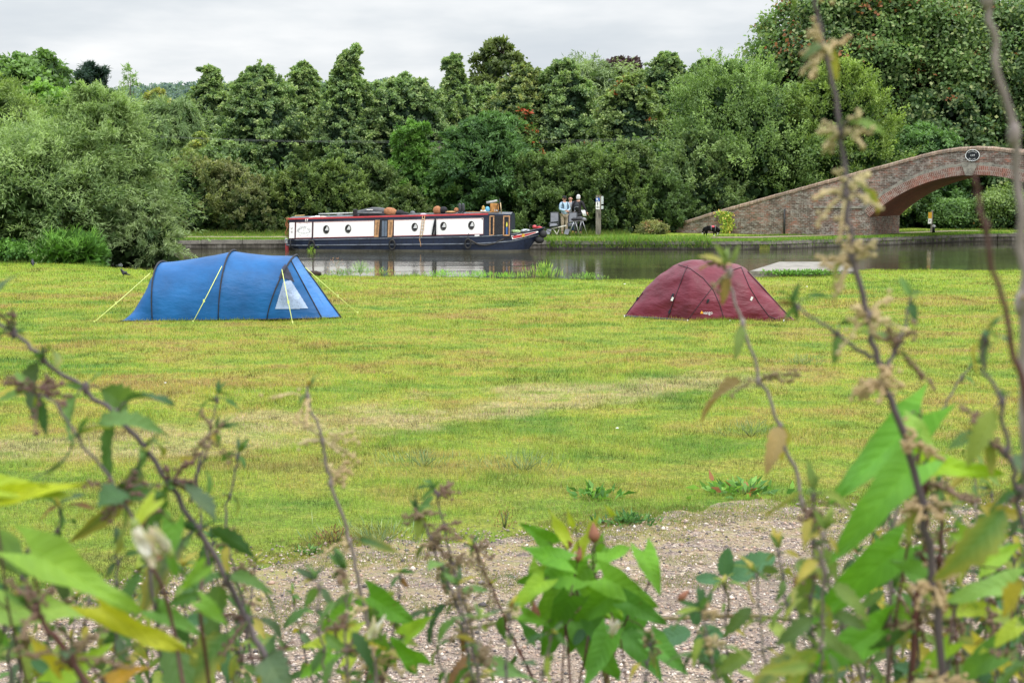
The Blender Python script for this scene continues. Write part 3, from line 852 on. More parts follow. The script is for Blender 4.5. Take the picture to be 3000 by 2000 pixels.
# row of limes: each its own crown
LIME = dict(L=.175, W=.13, dark=(.042, .080, .044), light=(.165, .245, .095), tips=(.28, .33, .13), lobe=.145, sig=.50, mat=None, inner=.30, spray=1.05, updown=.30, droop=.35, tsp=.09)
limes = [(625, 98, 203, 175, 'first tall lime of the row, standing next to the weeping willow', 0), (768, 96, 206, 205, 'broad lime with a square shouldered crown above the stern of the boat', 0), (895, 100, 192, 165, 'lime with two knobbly tops between two broader limes', 0),
         (1022, 95, 160, 195, 'tall pointed lime with bare twigs at its tip', 4), (1195, 97, 238, 195, 'lower yellowish lime in the gap before the wooded hill', 0), (1332, 99, 170, 150, 'narrow open lime with a pointed top and sparse leaves', 2),
         (1945, 96, 158, 170, 'tall dark lime next to the copper beech', 0), (2060, 100, 186, 190, 'lime showing between the goat willow and the sky', 2), (1425, 102, 262, 160, 'low rounded lime filling the space beside the bare topped oak', 0)]
for k, (px, Y, top, wp, lab, tw) in enumerate(limes):
    make_tree('lime_tree', px, Y, top, wp * (1.42, 1.2, 1.35, 1.45, 1.25, 1.3, 1.15, 1.2, 1.3)[k], 200 + k, lab, 'lime tree', 'row of lime trees beyond the canal', prof=('spire', 'egg', 'cone', 'spire', 'round', 'spire', 'egg', 'egg', 'round')[k], n_lobe=84 + (k % 3) * 6, per=11, leaves=66, base=.2, trunk=.22, top_spikes=5 + k % 3, limbs=8, twigs=tw, **LIME)
make_tree('oak_tree', 1462, 108, 118, 190, 220, 'gappy oak with dead branches standing highest in the treeline', 'oak', prof='egg', n_lobe=24, per=8, leaves=34, base=6.0, trunk=.28, L=.34, W=.22, dark=(.03, .05, .018), light=(.12, .15, .045), lobe=.17, inner=.04, limbs=20, twigs=9)
make_tree('field_maple', 1535, 98, 196, 190, 221, 'yellow-green rounded maple right of the bare topped oak', 'tree', prof='egg', n_lobe=56, per=13, leaves=60, base=.8, trunk=.22, **{**LIME, 'light': (.165, .215, .07), 'tips': (.31, .31, .10)})
make_tree('lime_tree', 1650, 97, 178, 200, 222, 'tall full lime in the centre of the row with a domed top', 'lime tree', 'row of lime trees beyond the canal', prof='egg', n_lobe=60, per=13, leaves=60, base=.6, trunk=.22, **LIME)
make_tree('silver_willow', 1722, 104, 176, 260, 223, 'pale drooping willow behind the domed lime', 'willow', prof='round', n_lobe=26, per=13, leaves=70, base=3, trunk=.22, dark=(.08, .12, .055), light=(.21, .27, .12), **{**WILL, 'L': .34, 'W': .06, 'updown': -.5, 'droop': .8})
make_tree('copper_beech', 1822, 118, 174, 150, 224, 'dark purple copper beech on the skyline', 'beech', prof='round', n_lobe=28, per=13, leaves=50, base=5.0, trunk=.3, L=.34, W=.24, dark=(.016, .010, .013), light=(.062, .034, .040), lobe=.2, inner=.5)
make_tree('horse_chestnut', 1840, 92, 228, 215, 225, 'green tree with yellow tips and clusters of orange red leaves beneath the copper beech', 'tree', prof='egg', n_lobe=58, per=13, leaves=58, base=.6, trunk=.22, accent=(.34, .085, .03), accent_p=.05, **{**LIME, 'light': (.16, .215, .065)})
make_tree('rowan_tree', 1535, 79, 318, 150, 226, 'tree with hanging clusters of rust red berries and leaves', 'rowan', prof='column', n_lobe=24, per=12, leaves=48, base=.5, trunk=.12, L=.24, W=.15, dark=(.025, .055, .02), light=(.12, .18, .05), accent=(.34, .075, .035), accent_p=.26)
# dark understorey tying the row together
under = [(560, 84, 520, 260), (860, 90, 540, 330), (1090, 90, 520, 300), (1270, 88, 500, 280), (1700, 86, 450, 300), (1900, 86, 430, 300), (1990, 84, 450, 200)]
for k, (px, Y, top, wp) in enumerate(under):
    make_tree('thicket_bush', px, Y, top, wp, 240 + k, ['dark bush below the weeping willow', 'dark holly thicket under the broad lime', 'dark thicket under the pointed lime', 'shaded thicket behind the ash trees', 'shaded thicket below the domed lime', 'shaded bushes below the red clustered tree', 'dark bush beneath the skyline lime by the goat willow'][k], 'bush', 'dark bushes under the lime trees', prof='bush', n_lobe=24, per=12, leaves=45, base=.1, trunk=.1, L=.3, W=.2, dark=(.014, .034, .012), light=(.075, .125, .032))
# hedge along the towpath
HED = dict(L=.135, W=.07, lobe=.19, sig=.34, spray=.85, updown=1.2, droop=.1, dark=(.028, .055, .018), light=(.13, .185, .055), inner=.3)
hedge = [(470, 71, 500, 150, 'thorn bush behind the willow, first of the towpath hedge', (.14, .175, .06)), (560, 70, 478, 230, 'rounded olive green hawthorn with a shadowy hollow beneath', (.185, .20, .075)), (665, 71, 486, 200, 'olive brown topped hawthorn left of the boat', (.185, .19, .085)), (735, 69, 560, 110, 'low scruffy bush beside the stern of the boat', (.17, .18, .085)),
         (850, 71, 515, 190, 'hawthorn behind the stern half of the boat roof', (.15, .19, .06)), (970, 71, 488, 210, 'hedge bush with a patch of bright green shoots', (.15, .205, .06)), (1090, 72, 478, 190, 'grey-green hedge bush left of the leafy ash', (.14, .19, .07)), (1180, 70, 560, 150, 'dark low bush behind the long black roof box', (.11, .15, .05)),
         (1590, 71, 470, 190, 'hedge bush behind the bow of the boat', (.13, .19, .06)), (1690, 71, 445, 200, 'tall hawthorn behind the three walkers', (.14, .20, .065)), (1790, 70, 470, 190, 'dark glossy ivy covered bush behind the signpost', (.13, .185, .055)), (1850, 72, 430, 190, 'hawthorn with pale tips right of the signpost', (.15, .20, .075)), (1935, 71, 520, 160, 'dark bush between the hedge and the big goat willow', (.10, .155, .05))]
for k, (px, Y, top, wp, lab, lt) in enumerate(hedge):
    make_tree('hawthorn_bush', px, Y, top, wp, 300 + k, lab, 'bush', 'bushes of the towpath hedge', prof='bush', n_lobe=30, per=13, leaves=52, base=-.1, trunk=.06, dep=.8, top_spikes=3, limbs=6, **{**HED, 'light': lt})
make_tree('ash_tree', 1212, 73.5, 372, 165, 330, 'leafy ash sapling with upright feathery shoots', 'ash tree', 'ash trees behind the boat', prof='cone', n_lobe=32, per=12, leaves=55, base=.1, trunk=.1, L=.22, W=.075, spray=1.2, droop=.35, sig=.45, lobe=.22, dark=(.035, .085, .02), light=(.14, .26, .055), top_spikes=4, inner=.15)
make_tree('ash_tree', 1420, 73, 352, 265, 331, 'broad bushy ash with feathery dark green leaves', 'ash tree', 'ash trees behind the boat', prof='egg', n_lobe=48, per=13, leaves=60, base=-.1, trunk=.12, L=.22, W=.075, spray=1.1, droop=.45, sig=.45, lobe=.2, dark=(.022, .055, .020), light=(.095, .175, .055), top_spikes=5, inner=.2)
make_tree('ash_tree', 1320, 72.5, 452, 120, 332, 'small ash between the two larger ashes', 'ash tree', 'ash trees behind the boat', prof='bush', n_lobe=22, per=12, leaves=50, base=-.1, trunk=.08, L=.2, W=.075, spray=1.1, droop=.4, sig=.45, lobe=.22, dark=(.03, .075, .02), light=(.13, .22, .06), inner=.2)
# goat willow by the bridge ramp, big sycamores behind
GW = dict(L=.17, W=.075, spray=.9, droop=.0, sig=.42, lobe=.165, inner=.16, updown=1.0)
make_tree('goat_willow', 2165, 77, 205, 480, 340, 'huge rounded silvery green goat willow beside the bridge ramp', 'willow', 'goat willows by the bridge', prof='dome', n_lobe=66, per=14, leaves=60, base=-.1, trunk=.2, dark=(.03, .065, .022), light=(.185, .265, .085), dep=.75, **GW)
make_tree('goat_willow', 2040, 74.5, 400, 240, 341, 'lower grey-green goat willow bulging towards the signpost', 'willow', 'goat willows by the bridge', prof='dome', n_lobe=40, per=13, leaves=60, base=-.1, trunk=.12, dark=(.035, .07, .028), light=(.19, .255, .10), dep=.8, **GW)
make_tree('goat_willow', 2440, 77, 190, 370, 342, 'goat willow with yellow-green crown above the middle of the bridge ramp', 'willow', 'goat willows by the bridge', prof='dome', n_lobe=54, per=14, leaves=58, base=.2, trunk=.18, dark=(.03, .065, .018), light=(.205, .275, .065), dep=.7, **GW)
make_tree('elder_bush', 2690, 80, 370, 250, 343, 'bush with fresh green leaves rising just behind the bridge crown', 'bush', prof='dome', n_lobe=34, per=12, leaves=52, base=.2, trunk=.12, L=.24, W=.1, dark=(.02, .05, .016), light=(.12, .215, .065), lobe=.19)
make_tree('hazel_bush', 2590, 78, 440, 210, 344, 'dark hazel bush tucked behind the upper bridge ramp', 'bush', prof='dome', n_lobe=24, per=12, leaves=50, base=.1, trunk=.1, L=.2, W=.12, dark=(.012, .03, .01), light=(.07, .12, .035))
SYC = dict(L=.25, W=.20, lobe=.15, sig=.26, dark=(.022, .046, .018), light=(.135, .215, .07), tips=(.24, .26, .11), inner=.10, accent=(.24, .10, .045), accent_p=.05, mat=None)
make_tree('sycamore_tree', 2560, 92, -70, 700, 350, 'great spreading sycamore with russet seed clusters towering over the bridge', 'sycamore', 'sycamores behind the bridge', prof='round', n_lobe=120, per=15, leaves=74, base=1.0, trunk=.5, dep=.7, limbs=26, **SYC)
make_tree('sycamore_tree', 2330, 90, 125, 330, 351, 'smaller sycamore shoulder on the sky side of the great sycamore', 'sycamore', 'sycamores behind the bridge', prof='egg', n_lobe=44, per=13, leaves=42, base=1.0, trunk=.3, dep=.8, **SYC)
make_tree('sycamore_tree', 3010, 90, 10, 620, 352, 'dark sycamore filling the top corner beyond the plaque', 'sycamore', 'sycamores behind the bridge', prof='round', n_lobe=84, per=14, leaves=42, base=.5, trunk=.5, dep=.7, limbs=20, **{**SYC, 'light': (.085, .14, .05)})
make_tree('sycamore_tree', 2790, 86, 250, 360, 353, 'shadowy lower sycamore boughs directly behind the bridge crown', 'sycamore', 'sycamores behind the bridge', prof='egg', n_lobe=48, per=13, leaves=42, base=.3, trunk=.3, dep=.7, **{**SYC, 'light': (.07, .125, .045), 'accent_p': .02})
make_tree('laurel_bush', 2770, 88, 500, 300, 354, 'dark laurel seen through the arch', 'bush', 'bushes seen through the bridge arch', prof='bush', n_lobe=26, per=12, leaves=42, base=-.1, trunk=.1, L=.26, W=.12, dark=(.008, .022, .009), light=(.05, .095, .03), mat=M_GLOSS)
make_tree('laurel_bush', 3010, 88, 480, 340, 355, 'dark laurel beyond the arch at the edge of the picture', 'bush', 'bushes seen through the bridge arch', prof='bush', n_lobe=28, per=12, leaves=42, base=-.1, trunk=.1, L=.26, W=.12, dark=(.007, .018, .008), light=(.04, .08, .026), mat=M_GLOSS)
make_tree('bramble_bush', 2790, 77, 590, 170, 356, 'sprawling light green brambles on the bank beneath the arch', 'bush', 'bushes seen through the bridge arch', prof='bush', n_lobe=22, per=12, leaves=45, base=-.1, trunk=.03, L=.14, W=.1, dark=(.03, .065, .02), light=(.14, .23, .07))
make_tree('bramble_bush', 2960, 76, 570, 230, 357, 'brambles with a few russet leaves on the bank beneath the arch', 'bush', 'bushes seen through the bridge arch', prof='bush', n_lobe=24, per=12, leaves=45, base=-.1, trunk=.03, L=.14, W=.1, dark=(.03, .06, .02), light=(.15, .21, .06), accent=(.24, .12, .05), accent_p=.06)
make_tree('bramble_bush', 3230, 74, 560, 330, 358, 'brambles on the far bank just past the arch', 'bush', prof='bush', n_lobe=24, per=12, leaves=45, base=-.1, trunk=.03, L=.14, W=.1, dark=(.02, .05, .02), light=(.10, .17, .05))
# continuing treeline outside the frame on both sides so a step aside still finds trees
make_tree('lime_tree', -260, 90, 180, 420, 360, 'broad lime past the edge of the picture behind the willows', 'lime tree', prof='egg', n_lobe=30, per=12, leaves=45, base=.5, trunk=.25, **LIME)
make_tree('willow_tree', -330, 52, 280, 420, 361, 'willow past the edge of the picture beside the meadow', 'willow', prof='egg', n_lobe=26, per=12, leaves=60, base=.2, trunk=.2, dark=wd_, light=wl_, **WILL)
make_tree('sycamore_tree', 3480, 84, 120, 520, 362, 'sycamore past the far end of the bridge', 'sycamore', prof='egg', n_lobe=40, per=12, leaves=40, base=.5, trunk=.3, **SYC)
# small shrubs at the ramp foot and on the wall
make_tree('dry_shrub', 1912, 67.6, 655, 75, 370, 'low scruffy olive shrub at the foot of the bridge ramp', 'bush', prof='bush', n_lobe=14, per=9, leaves=40, base=-.02, trunk=.02, L=.09, W=.05, dark=(.06, .07, .025), light=(.23, .24, .09), accent=(.22, .12, .06), accent_p=.12)
# understory nettles at the left bank
make_tree('nettle_clump', 40, 46.8, 708, 330, 371, 'bright green nettle bed beneath the willow at the meadow edge', 'nettles', prof='bush', n_lobe=26, per=12, leaves=55, base=-.05, trunk=.01, L=.11, W=.06, dark=(.035, .09, .02), light=(.13, .26, .05), limbs=0, dep=.6, lobe=.16)
make_tree('reed_clump', 205, 45.5, 728, 150, 372, 'long bright green grasses leaning out under the willow', 'reeds', prof='bush', n_lobe=16, per=10, leaves=50, base=-.05, trunk=.01, L=.34, W=.02, dark=(.06, .14, .025), light=(.17, .32, .06), limbs=0, spray=.8, updown=1.5, sig=.4)

# ------------------------------------------------------------------ distant wooded hill
hm = plain('distant_hillside', (0.035, 0.065, 0.05), 0.95, var=.3, scale=.01, bump=0)
prof_h = [(-1500, 330), (-600, 320), (0, 300), (300, 290), (480, 272), (600, 262), (800, 265), (950, 262), (1050, 268), (1150, 255), (1220, 262), (1300, 290), (1500, 330), (1900, 370), (2600, 400), (4500, 430)]
b = MB()
Yh = 1400.0
pts = [At(px, py + 24, Yh) for px, py in prof_h]
def hf(u, v):
    k = u * (len(pts) - 1); i0 = min(int(k), len(pts) - 2); q = pts[i0].lerp(pts[i0 + 1], k - i0)
    t = v
    return Vector((q.x, Yh - 500 + 500 * t + (t - 1) * 0 , q.z * math.sin(t * PI / 2) - 1))
b.grid(hf, 60, 12)
o = b.build('hills', hm); tag(o, 'distant wooded hillside closing the view', 'hill', kind='structure')
# woodland covering it
rng = np.random.RandomState(77)
n = 5200
u = rng.rand(n); v = rng.rand(n) ** .6
pk = np.array([tuple(hf(a, c_)) for a, c_ in zip(u, v)])
px_ = 1500 + pk[:, 0] / pk[:, 1] * F
k = (px_ > -500) & (px_ < 2300); pk = pk[k]; n = len(pk)
Vs, Fs, Cs = [], [], []; base = 0
lv = 26
sel = np.repeat(np.arange(n), lv)
con = rng.rand(n) < .45
R_ = rng.uniform(3.0, 5.5, n); Ht = rng.uniform(7, 14, n)
tt = rng.rand(n * lv)
rad = np.where(con[sel], (1 - tt) * R_[sel] * .62, np.sqrt(np.clip(1 - (2 * tt - 1) ** 2, 0, 1)) * R_[sel])
aa = rng.uniform(0, 6.28, n * lv)
P = pk[sel] + np.stack([np.cos(aa) * rad, np.sin(aa) * rad, tt * Ht[sel]], -1)
D = unit(rng.normal(size=P.shape) + np.array([0, 0, .3])); N = unit(rng.normal(size=P.shape) + np.array([0, -.6, .8]))
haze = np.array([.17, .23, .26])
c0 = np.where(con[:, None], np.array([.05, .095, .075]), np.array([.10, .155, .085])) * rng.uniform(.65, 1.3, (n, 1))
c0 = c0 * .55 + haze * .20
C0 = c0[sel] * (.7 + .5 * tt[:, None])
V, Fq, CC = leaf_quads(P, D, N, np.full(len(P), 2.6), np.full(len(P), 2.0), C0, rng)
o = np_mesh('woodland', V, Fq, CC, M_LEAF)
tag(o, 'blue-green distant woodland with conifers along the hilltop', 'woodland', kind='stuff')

back = [(700, 265, 260, 'pale green'), (835, 262, 230, 'dull green'), (960, 258, 240, 'grey-green'), (1115, 330, 220, 'shadowy'), (1265, 268, 230, 'olive'), (1390, 240, 200, 'soft green'), (1590, 215, 230, 'yellowish green'), (1760, 225, 240, 'blue-green'), (1890, 232, 200, 'hazy green'), (2010, 240, 190, 'dark green')]
nb_ = ['between the first lime and the square shouldered lime', 'between the square shouldered lime and the knobbly one', 'between the knobbly lime and the pointed lime', 'in the gap before the wooded hill', 'between the lower yellowish lime and the narrow open lime', 'behind the narrow open lime', 'beside the domed lime', 'under the pale drooping willow', 'under the copper beech', 'between the skyline limes']
for k, (px, top, wp, c_) in enumerate(back):
    make_tree('woodland_tree', px, 110 + (k % 3) * 3, top, wp, 400 + k, 'more distant %s tree %s' % (c_, nb_[k]), 'tree', 'trees behind the row of limes', prof=('egg', 'dome', 'round')[k % 3], n_lobe=44, per=11, leaves=40, base=.4, trunk=.2, limbs=5,
              L=.26, W=.18, lobe=.17, sig=.42, spray=.8, updown=.4, droop=.2, dark=(.040, .075, .040), light=((.17, .235, .085), (.135, .20, .08), (.15, .22, .10))[k % 3], inner=.25)
# ------------------------------------------------------------------ brick canal bridge
BA = math.radians(33)
BE = Vector((math.cos(BA), -math.sin(BA), 0)); BD = Vector((math.sin(BA), math.cos(BA), 0))
B0 = At(2548, 690, 65.0); B0.z = 0
def BP(px, py):
    r = ray(px, py); t = (B0 - CAM).dot(BD) / r.dot(BD); q = CAM + r * t
    return (q - B0).dot(BE), q.z
def BW(s, z, d=0.0): return B0 + BE * s + BD * d + Vector((0, 0, z))

def brick_mat(name, bw, bh, cols, grime=0.6, white=0.5, dark_top=True, mortar=(.30, .27, .23), offs=.5):
    m, nt, out = nodes_of(name); h = NT(nt)
    uv = h.n('ShaderNodeUVMap').outputs[0]
    p = h.pos()
    wob = h.n('ShaderNodeVectorMath', operation='ADD', inp={0: uv, 1: h.mapping(h.noise(p, 1.5, 3, .6, 'Color'), (.03, .03, 0))}).outputs[0]
    bt = h.n('ShaderNodeTexBrick', inp={'Vector': wob, 'Scale': 1.0, 'Mortar Size': .013, 'Mortar Smooth': .3, 'Brick Width': bw, 'Row Height': bh, 'Bias': 0.0,
                                       'Color1': (0, 0, 0, 1), 'Color2': (1, 1, 1, 1), 'Mortar': (.5, .5, .5, 1)})
    bt.offset = offs
    cv = h.n('ShaderNodeSeparateColor', inp={0: bt.outputs['Color']}).outputs[0]
    base = h.ramp(cv, cols)
    sp = h.n('ShaderNodeSeparateXYZ', inp={0: p}).outputs[2]
    a = h.noise(p, .9, 5, .65); b2 = h.noise(h.mapping(p, (1, 1, 2)), 3.0, 5, .7); c3 = h.noise(p, 9, 4, .7)
    g = h.math('MULTIPLY', h.ramp(a, [(.44, (1, 1, 1)), (.56, (0, 0, 0))]), grime)
    col = h.mix(g, base, (.062, .052, .045))
    w = h.math('MULTIPLY', h.math('MULTIPLY', h.ramp(b2, [(.47, (0, 0, 0)), (.58, (1, 1, 1))]), h.ramp(c3, [(.40, (0, 0, 0)), (.6, (1, 1, 1))])), white)
    col = h.mix(w, col, (.44, .41, .37))
    moss = h.ramp(h.noise(h.mapping(p, (1, 1, 1), (5, 2, 9)), 1.6, 5, .7), [(.58, (0, 0, 0)), (.70, (.7, .7, .7))])
    col = h.mix(h.math('MULTIPLY', moss, grime), col, (.075, .085, .025))
    mfac = h.math('MULTIPLY', bt.outputs['Fac'], h.ramp(b2, [(.35, (.35, .35, .35)), (.6, (1, 1, 1))]))
    col = h.mix(mfac, col, mortar)
    hh = h.math('ADD', h.math('MULTIPLY', bt.outputs['Fac'], -.7), h.math('MULTIPLY', c3, .6))
    h.link(h.bsdf(col, .9, 0, .2, h.bump(hh, .7, .02)), out.inputs[0])
    return m
M_BRK = brick_mat('old_weathered_brick', .225, .076, [(0, (.085, .058, .046)), (.3, (.18, .105, .08)), (.6, (.225, .13, .10)), (.85, (.33, .13, .088)), (1, (.14, .10, .085))], .72, .72)
M_RING = brick_mat('red_ring_brick', .078, .225, [(0, (.22, .085, .06)), (.5, (.31, .12, .085)), (1, (.17, .07, .052))], .45, .45, mortar=(.40, .34, .29))
M_SOF = brick_mat('soffit_brick', .225, .076, [(0, (.22, .075, .055)), (.5, (.27, .09, .065)), (1, (.19, .065, .05))], .30, .06, mortar=(.12, .06, .045))
M_COP = brick_mat('coping_brick', .078, .4, [(0, (.26, .17, .12)), (.4, (.36, .25, .18)), (.8, (.44, .31, .23)), (1, (.22, .16, .12))], .30, .3, mortar=(.16, .13, .10), offs=0)
M_BAND = plain('lichened_stone_band', (.27, .25, .21), .9, var=.38, scale=4, bump=.5)

br = empty('brick_bridge', tuple(B0), 'old red brick arch bridge carrying a round black plaque over the canal branch', 'bridge')
top = [BP(*q) for q in ((1936, 669), (1994, 650), (2087, 621), (2181, 594), (2274, 568), (2368, 542), (2461, 516), (2555, 491), (2648, 466.5), (2742, 441), (2777, 434), (2812, 429.5), (2857, 428))]
s_c, z_c = BP(2857, 512); s_l, z_s = BP(2548, 636)
half = s_c - s_l; rise = z_c - z_s
RI = (half * half + rise * rise) / (2 * rise); CZ = z_c - RI; TH = .40
top = [(s, z) for s, z in top]; top[-1] = (s_c, top[-1][1])
tS = np.array([t_[0] for t_ in top]); tZ = np.array([t_[1] for t_ in top])
s_0 = tS[0]; s_1 = 2 * s_c - s_0
_sm = np.linspace(s_0, s_c, 200); _zm = np.interp(_sm, tS, tZ)
_ker = np.ones(25) / 25; _zp = np.pad(_zm, 12, 'edge'); _zs = np.convolve(_zp, _ker, 'valid')
def ztop(s):
    s = s if s <= s_c else 2 * s_c - s
    return float(np.interp(s, _sm, _zs))
def zex(s, R):
    q = R * R - (s - s_c) ** 2
    return CZ + math.sqrt(q) if q > 0 else -99
CT = .17; DP = 4.3; PT = .36
a_max = math.atan2(half, RI - rise)         # springing angle
ho = (RI + TH) * math.sin(a_max)
def low(s):
    if abs(s - s_c) < ho: return max(zex(s, RI + TH), z_s - .02)
    return -1.6
ss = sorted(set([s_c + half * k / 40 for k in range(-40, 41)] + list(np.arange(s_0, s_c - ho, .4)) + list(np.arange(s_c + ho, s_1, .4)) + [s_0, s_1, s_c - ho - 1e-3, s_c + ho + 1e-3, s_c - ho + 1e-3, s_c + ho - 1e-3]))
def wall_mesh(name, d, flip, thick_in):
    b = MB()
    for k in range(len(ss) - 1):
        a, c = ss[k], ss[k + 1]
        za, zc = ztop(a) - CT, ztop(c) - CT; la, lc = low(a), low(c)
        if abs(a - s_c) < ho - .002 or abs(c - s_c) < ho - .002: pass
        # abutment under the springing is handled separately
        b.add([BW(a, la, d), BW(c, lc, d), BW(c, zc, d), BW(a, za, d)], [(0, 1, 2, 3)], [[(a, la), (c, lc), (c, zc), (a, za)]])
        i0, i1 = za - .85, zc - .85
        b.add([BW(a, i0, d + thick_in), BW(c, i1, d + thick_in), BW(c, zc, d + thick_in), BW(a, za, d + thick_in)], [(0, 1, 2, 3)], [[(a, i0), (c, i1), (c, zc), (a, za)]])
    for s in (s_0, s_1):
        z = ztop(s) - CT
        b.add([BW(s, -1.6, d), BW(s, -1.6, d + thick_in), BW(s, z, d + thick_in), BW(s, z, d)], [(0, 1, 2, 3)], [[(0, 0), (.3, 0), (.3, 1), (0, 1)]])
    for sg in (-1, 1):
        q1 = (s_c + sg * half, z_s); q2 = (s_c + sg * ho, z_s + TH * math.cos(a_max)); q3 = (s_c + sg * ho, z_s - .02)
        b.add([BW(*q1, d), BW(*q3, d), BW(*q2, d), BW(s_c + sg * half, z_s - .02, d)], [(0, 3, 1, 2)])
    # little wedge between springing and ho under the ring
    for sg in (-1, 1):
        x0 = s_c + sg * (half - .0); x1 = s_c + sg * (ho)
        b.add([BW(x0, -1.6, d + .0), BW(x1, -1.6, d), BW(x1, z_s - .02, d), BW(x0, z_s - .02, d)], [(0, 1, 2, 3)], [[(x0, -1.6), (x1, -1.6), (x1, z_s), (x0, z_s)]])
    return b.build(name, M_BRK, br)
wall_mesh('parapet_wall', 0.0, False, PT)
wall_mesh('parapet_wall', DP, True, -PT)
b = MB()       # road deck
for k in range(len(ss) - 1):
    a, c = ss[k], ss[k + 1]
    b.add([BW(a, ztop(a) - CT - .85, PT), BW(c, ztop(c) - CT - .85, PT), BW(c, ztop(c) - CT - .85, DP - PT), BW(a, ztop(a) - CT - .85, DP - PT)], [(0, 1, 2, 3)])
b.build('road_deck', mpath, br)
for d0, d1 in ((-.045, PT + .04), (DP - PT - .04, DP + .045)):
    b = MB(); prof_c = lambda s: [(d0, 0), (d0, CT * .62), (d0 + .07, CT * .93), ((d0 + d1) / 2, CT * 1.05), (d1 - .07, CT * .93), (d1, CT * .62), (d1, 0)]
    sc_ = np.arange(s_0 - .02, s_1 + .02, .078 * 2)
    rr = random.Random(4)
    for k in range(len(sc_) - 1):
        a, c = sc_[k], sc_[k + 1]; j = rr.uniform(-.008, .008)
        A = [BW(a + .004, ztop(a) - CT + z + j, d) for d, z in prof_c(a)]; Cc_ = [BW(c - .004, ztop(c) - CT + z + j, d) for d, z in prof_c(c)]
        for q in range(6):
            b.add([A[q], Cc_[q], Cc_[q + 1], A[q + 1]], [(0, 1, 2, 3)], [[(a, q * .07), (c, q * .07), (c, q * .07 + .07), (a, q * .07 + .07)]])
        b.add(A, [tuple(range(7))]); b.add(Cc_, [tuple(range(7))])
    b.build('coping', M_COP, br)
b2 = MB()
NA = 56
for dd, dn in ((-.03, 0), (DP + .03, 1)):
    b = MB(); b3 = MB()
    for k in range(NA):
        t0 = lerp(-a_max, a_max, k / NA); t1 = lerp(-a_max, a_max, (k + 1) / NA)
        pt = lambda R, t: (s_c + R * math.sin(t), CZ + R * math.cos(t))
        q = [pt(RI, t0), pt(RI, t1), pt(RI + TH, t1), pt(RI + TH, t0)]
        b.add([BW(x, z, dd) for x, z in q], [(0, 1, 2, 3)], [[(t0 * RI, 0), (t1 * RI, 0), (t1 * RI, .45), (t0 * RI, .45)]])
        o0, o1 = pt(RI + TH, t0), pt(RI + TH, t1)
        b.add([BW(*o0, dd), BW(*o1, dd), BW(*o1, 0.05 if not dn else DP - .05), BW(*o0, 0.05 if not dn else DP - .05)], [(0, 1, 2, 3)])
        # rendered band above the ring
        e = RI + TH; th2 = .13 + .03 * math.sin(k * 1.3)
        q = [pt(e + .004, t0), pt(e + .004, t1), pt(e + th2, t1), pt(e + th2, t0)]
        d4 = -.022 if not dn else DP + .022
        b3.add([BW(x, z, d4) for x, z in q], [(0, 1, 2, 3)])
        b3.add([BW(*pt(e + th2, t0), d4), BW(*pt(e + th2, t1), d4), BW(*pt(e + th2, t1), dn * DP), BW(*pt(e + th2, t0), dn * DP)], [(0, 1, 2, 3)])
    b.build('arch_ring', M_RING, br); b3.build('string_course', M_BAND, br)
for k in range(NA):
    t0 = lerp(-a_max, a_max, k / NA); t1 = lerp(-a_max, a_max, (k + 1) / NA)
    i0, i1 = pt(RI, t0), pt(RI, t1)
    b2.add([BW(*i0, -.03), BW(*i1, -.03), BW(*i1, DP + .03), BW(*i0, DP + .03)], [(0, 1, 2, 3)], [[(0, t0 * RI), (0, t1 * RI), (DP, t1 * RI), (DP, t0 * RI)]], smooth=True)
b2.build('arch_soffit', M_SOF, br)
for sg in (-1, 1):
    b = MB()
    x0 = s_c + sg * half
    b.add([BW(x0, -1.6, 0), BW(x0, -1.6, DP), BW(x0, z_s + .05, DP), BW(x0, z_s + .05, 0)], [(0, 1, 2, 3)], [[(0, -1.6), (DP, -1.6), (DP, z_s), (0, z_s)]])
    b.build('abutment', M_BRK, br)
# projecting ledge left of the arch, and keystone
b = MB(); la, lz = BP(2385, 606); lb, lz2 = BP(2530, 607)
b.prism([BW(la, lz - .05, -.06), BW(lb, lz - .05, -.06), BW(lb, lz + .05, -.06), BW(la, lz + .05, -.06)], BD * .058)
b.build('ledge', M_BAND, br)
b = MB()
q = [pt(RI - .03, -.022), pt(RI - .03, .022), pt(RI + TH + .06, .048), pt(RI + TH + .06, -.048)]
b.prism([BW(x - .25, z, -.075) for x, z in q], BD * .044)
b.build('keystone', M_BAND, br)
b = MB(); pa, pz = BP(2300, 612); pb, pz2 = BP(2300, 680)
b.tube([BW(pa, pz, -.05), BW(pa, -.05, -.05)], .045, 8)
b.build('drainpipe', plain('cast_iron', (.03, .03, .03), .6), br)
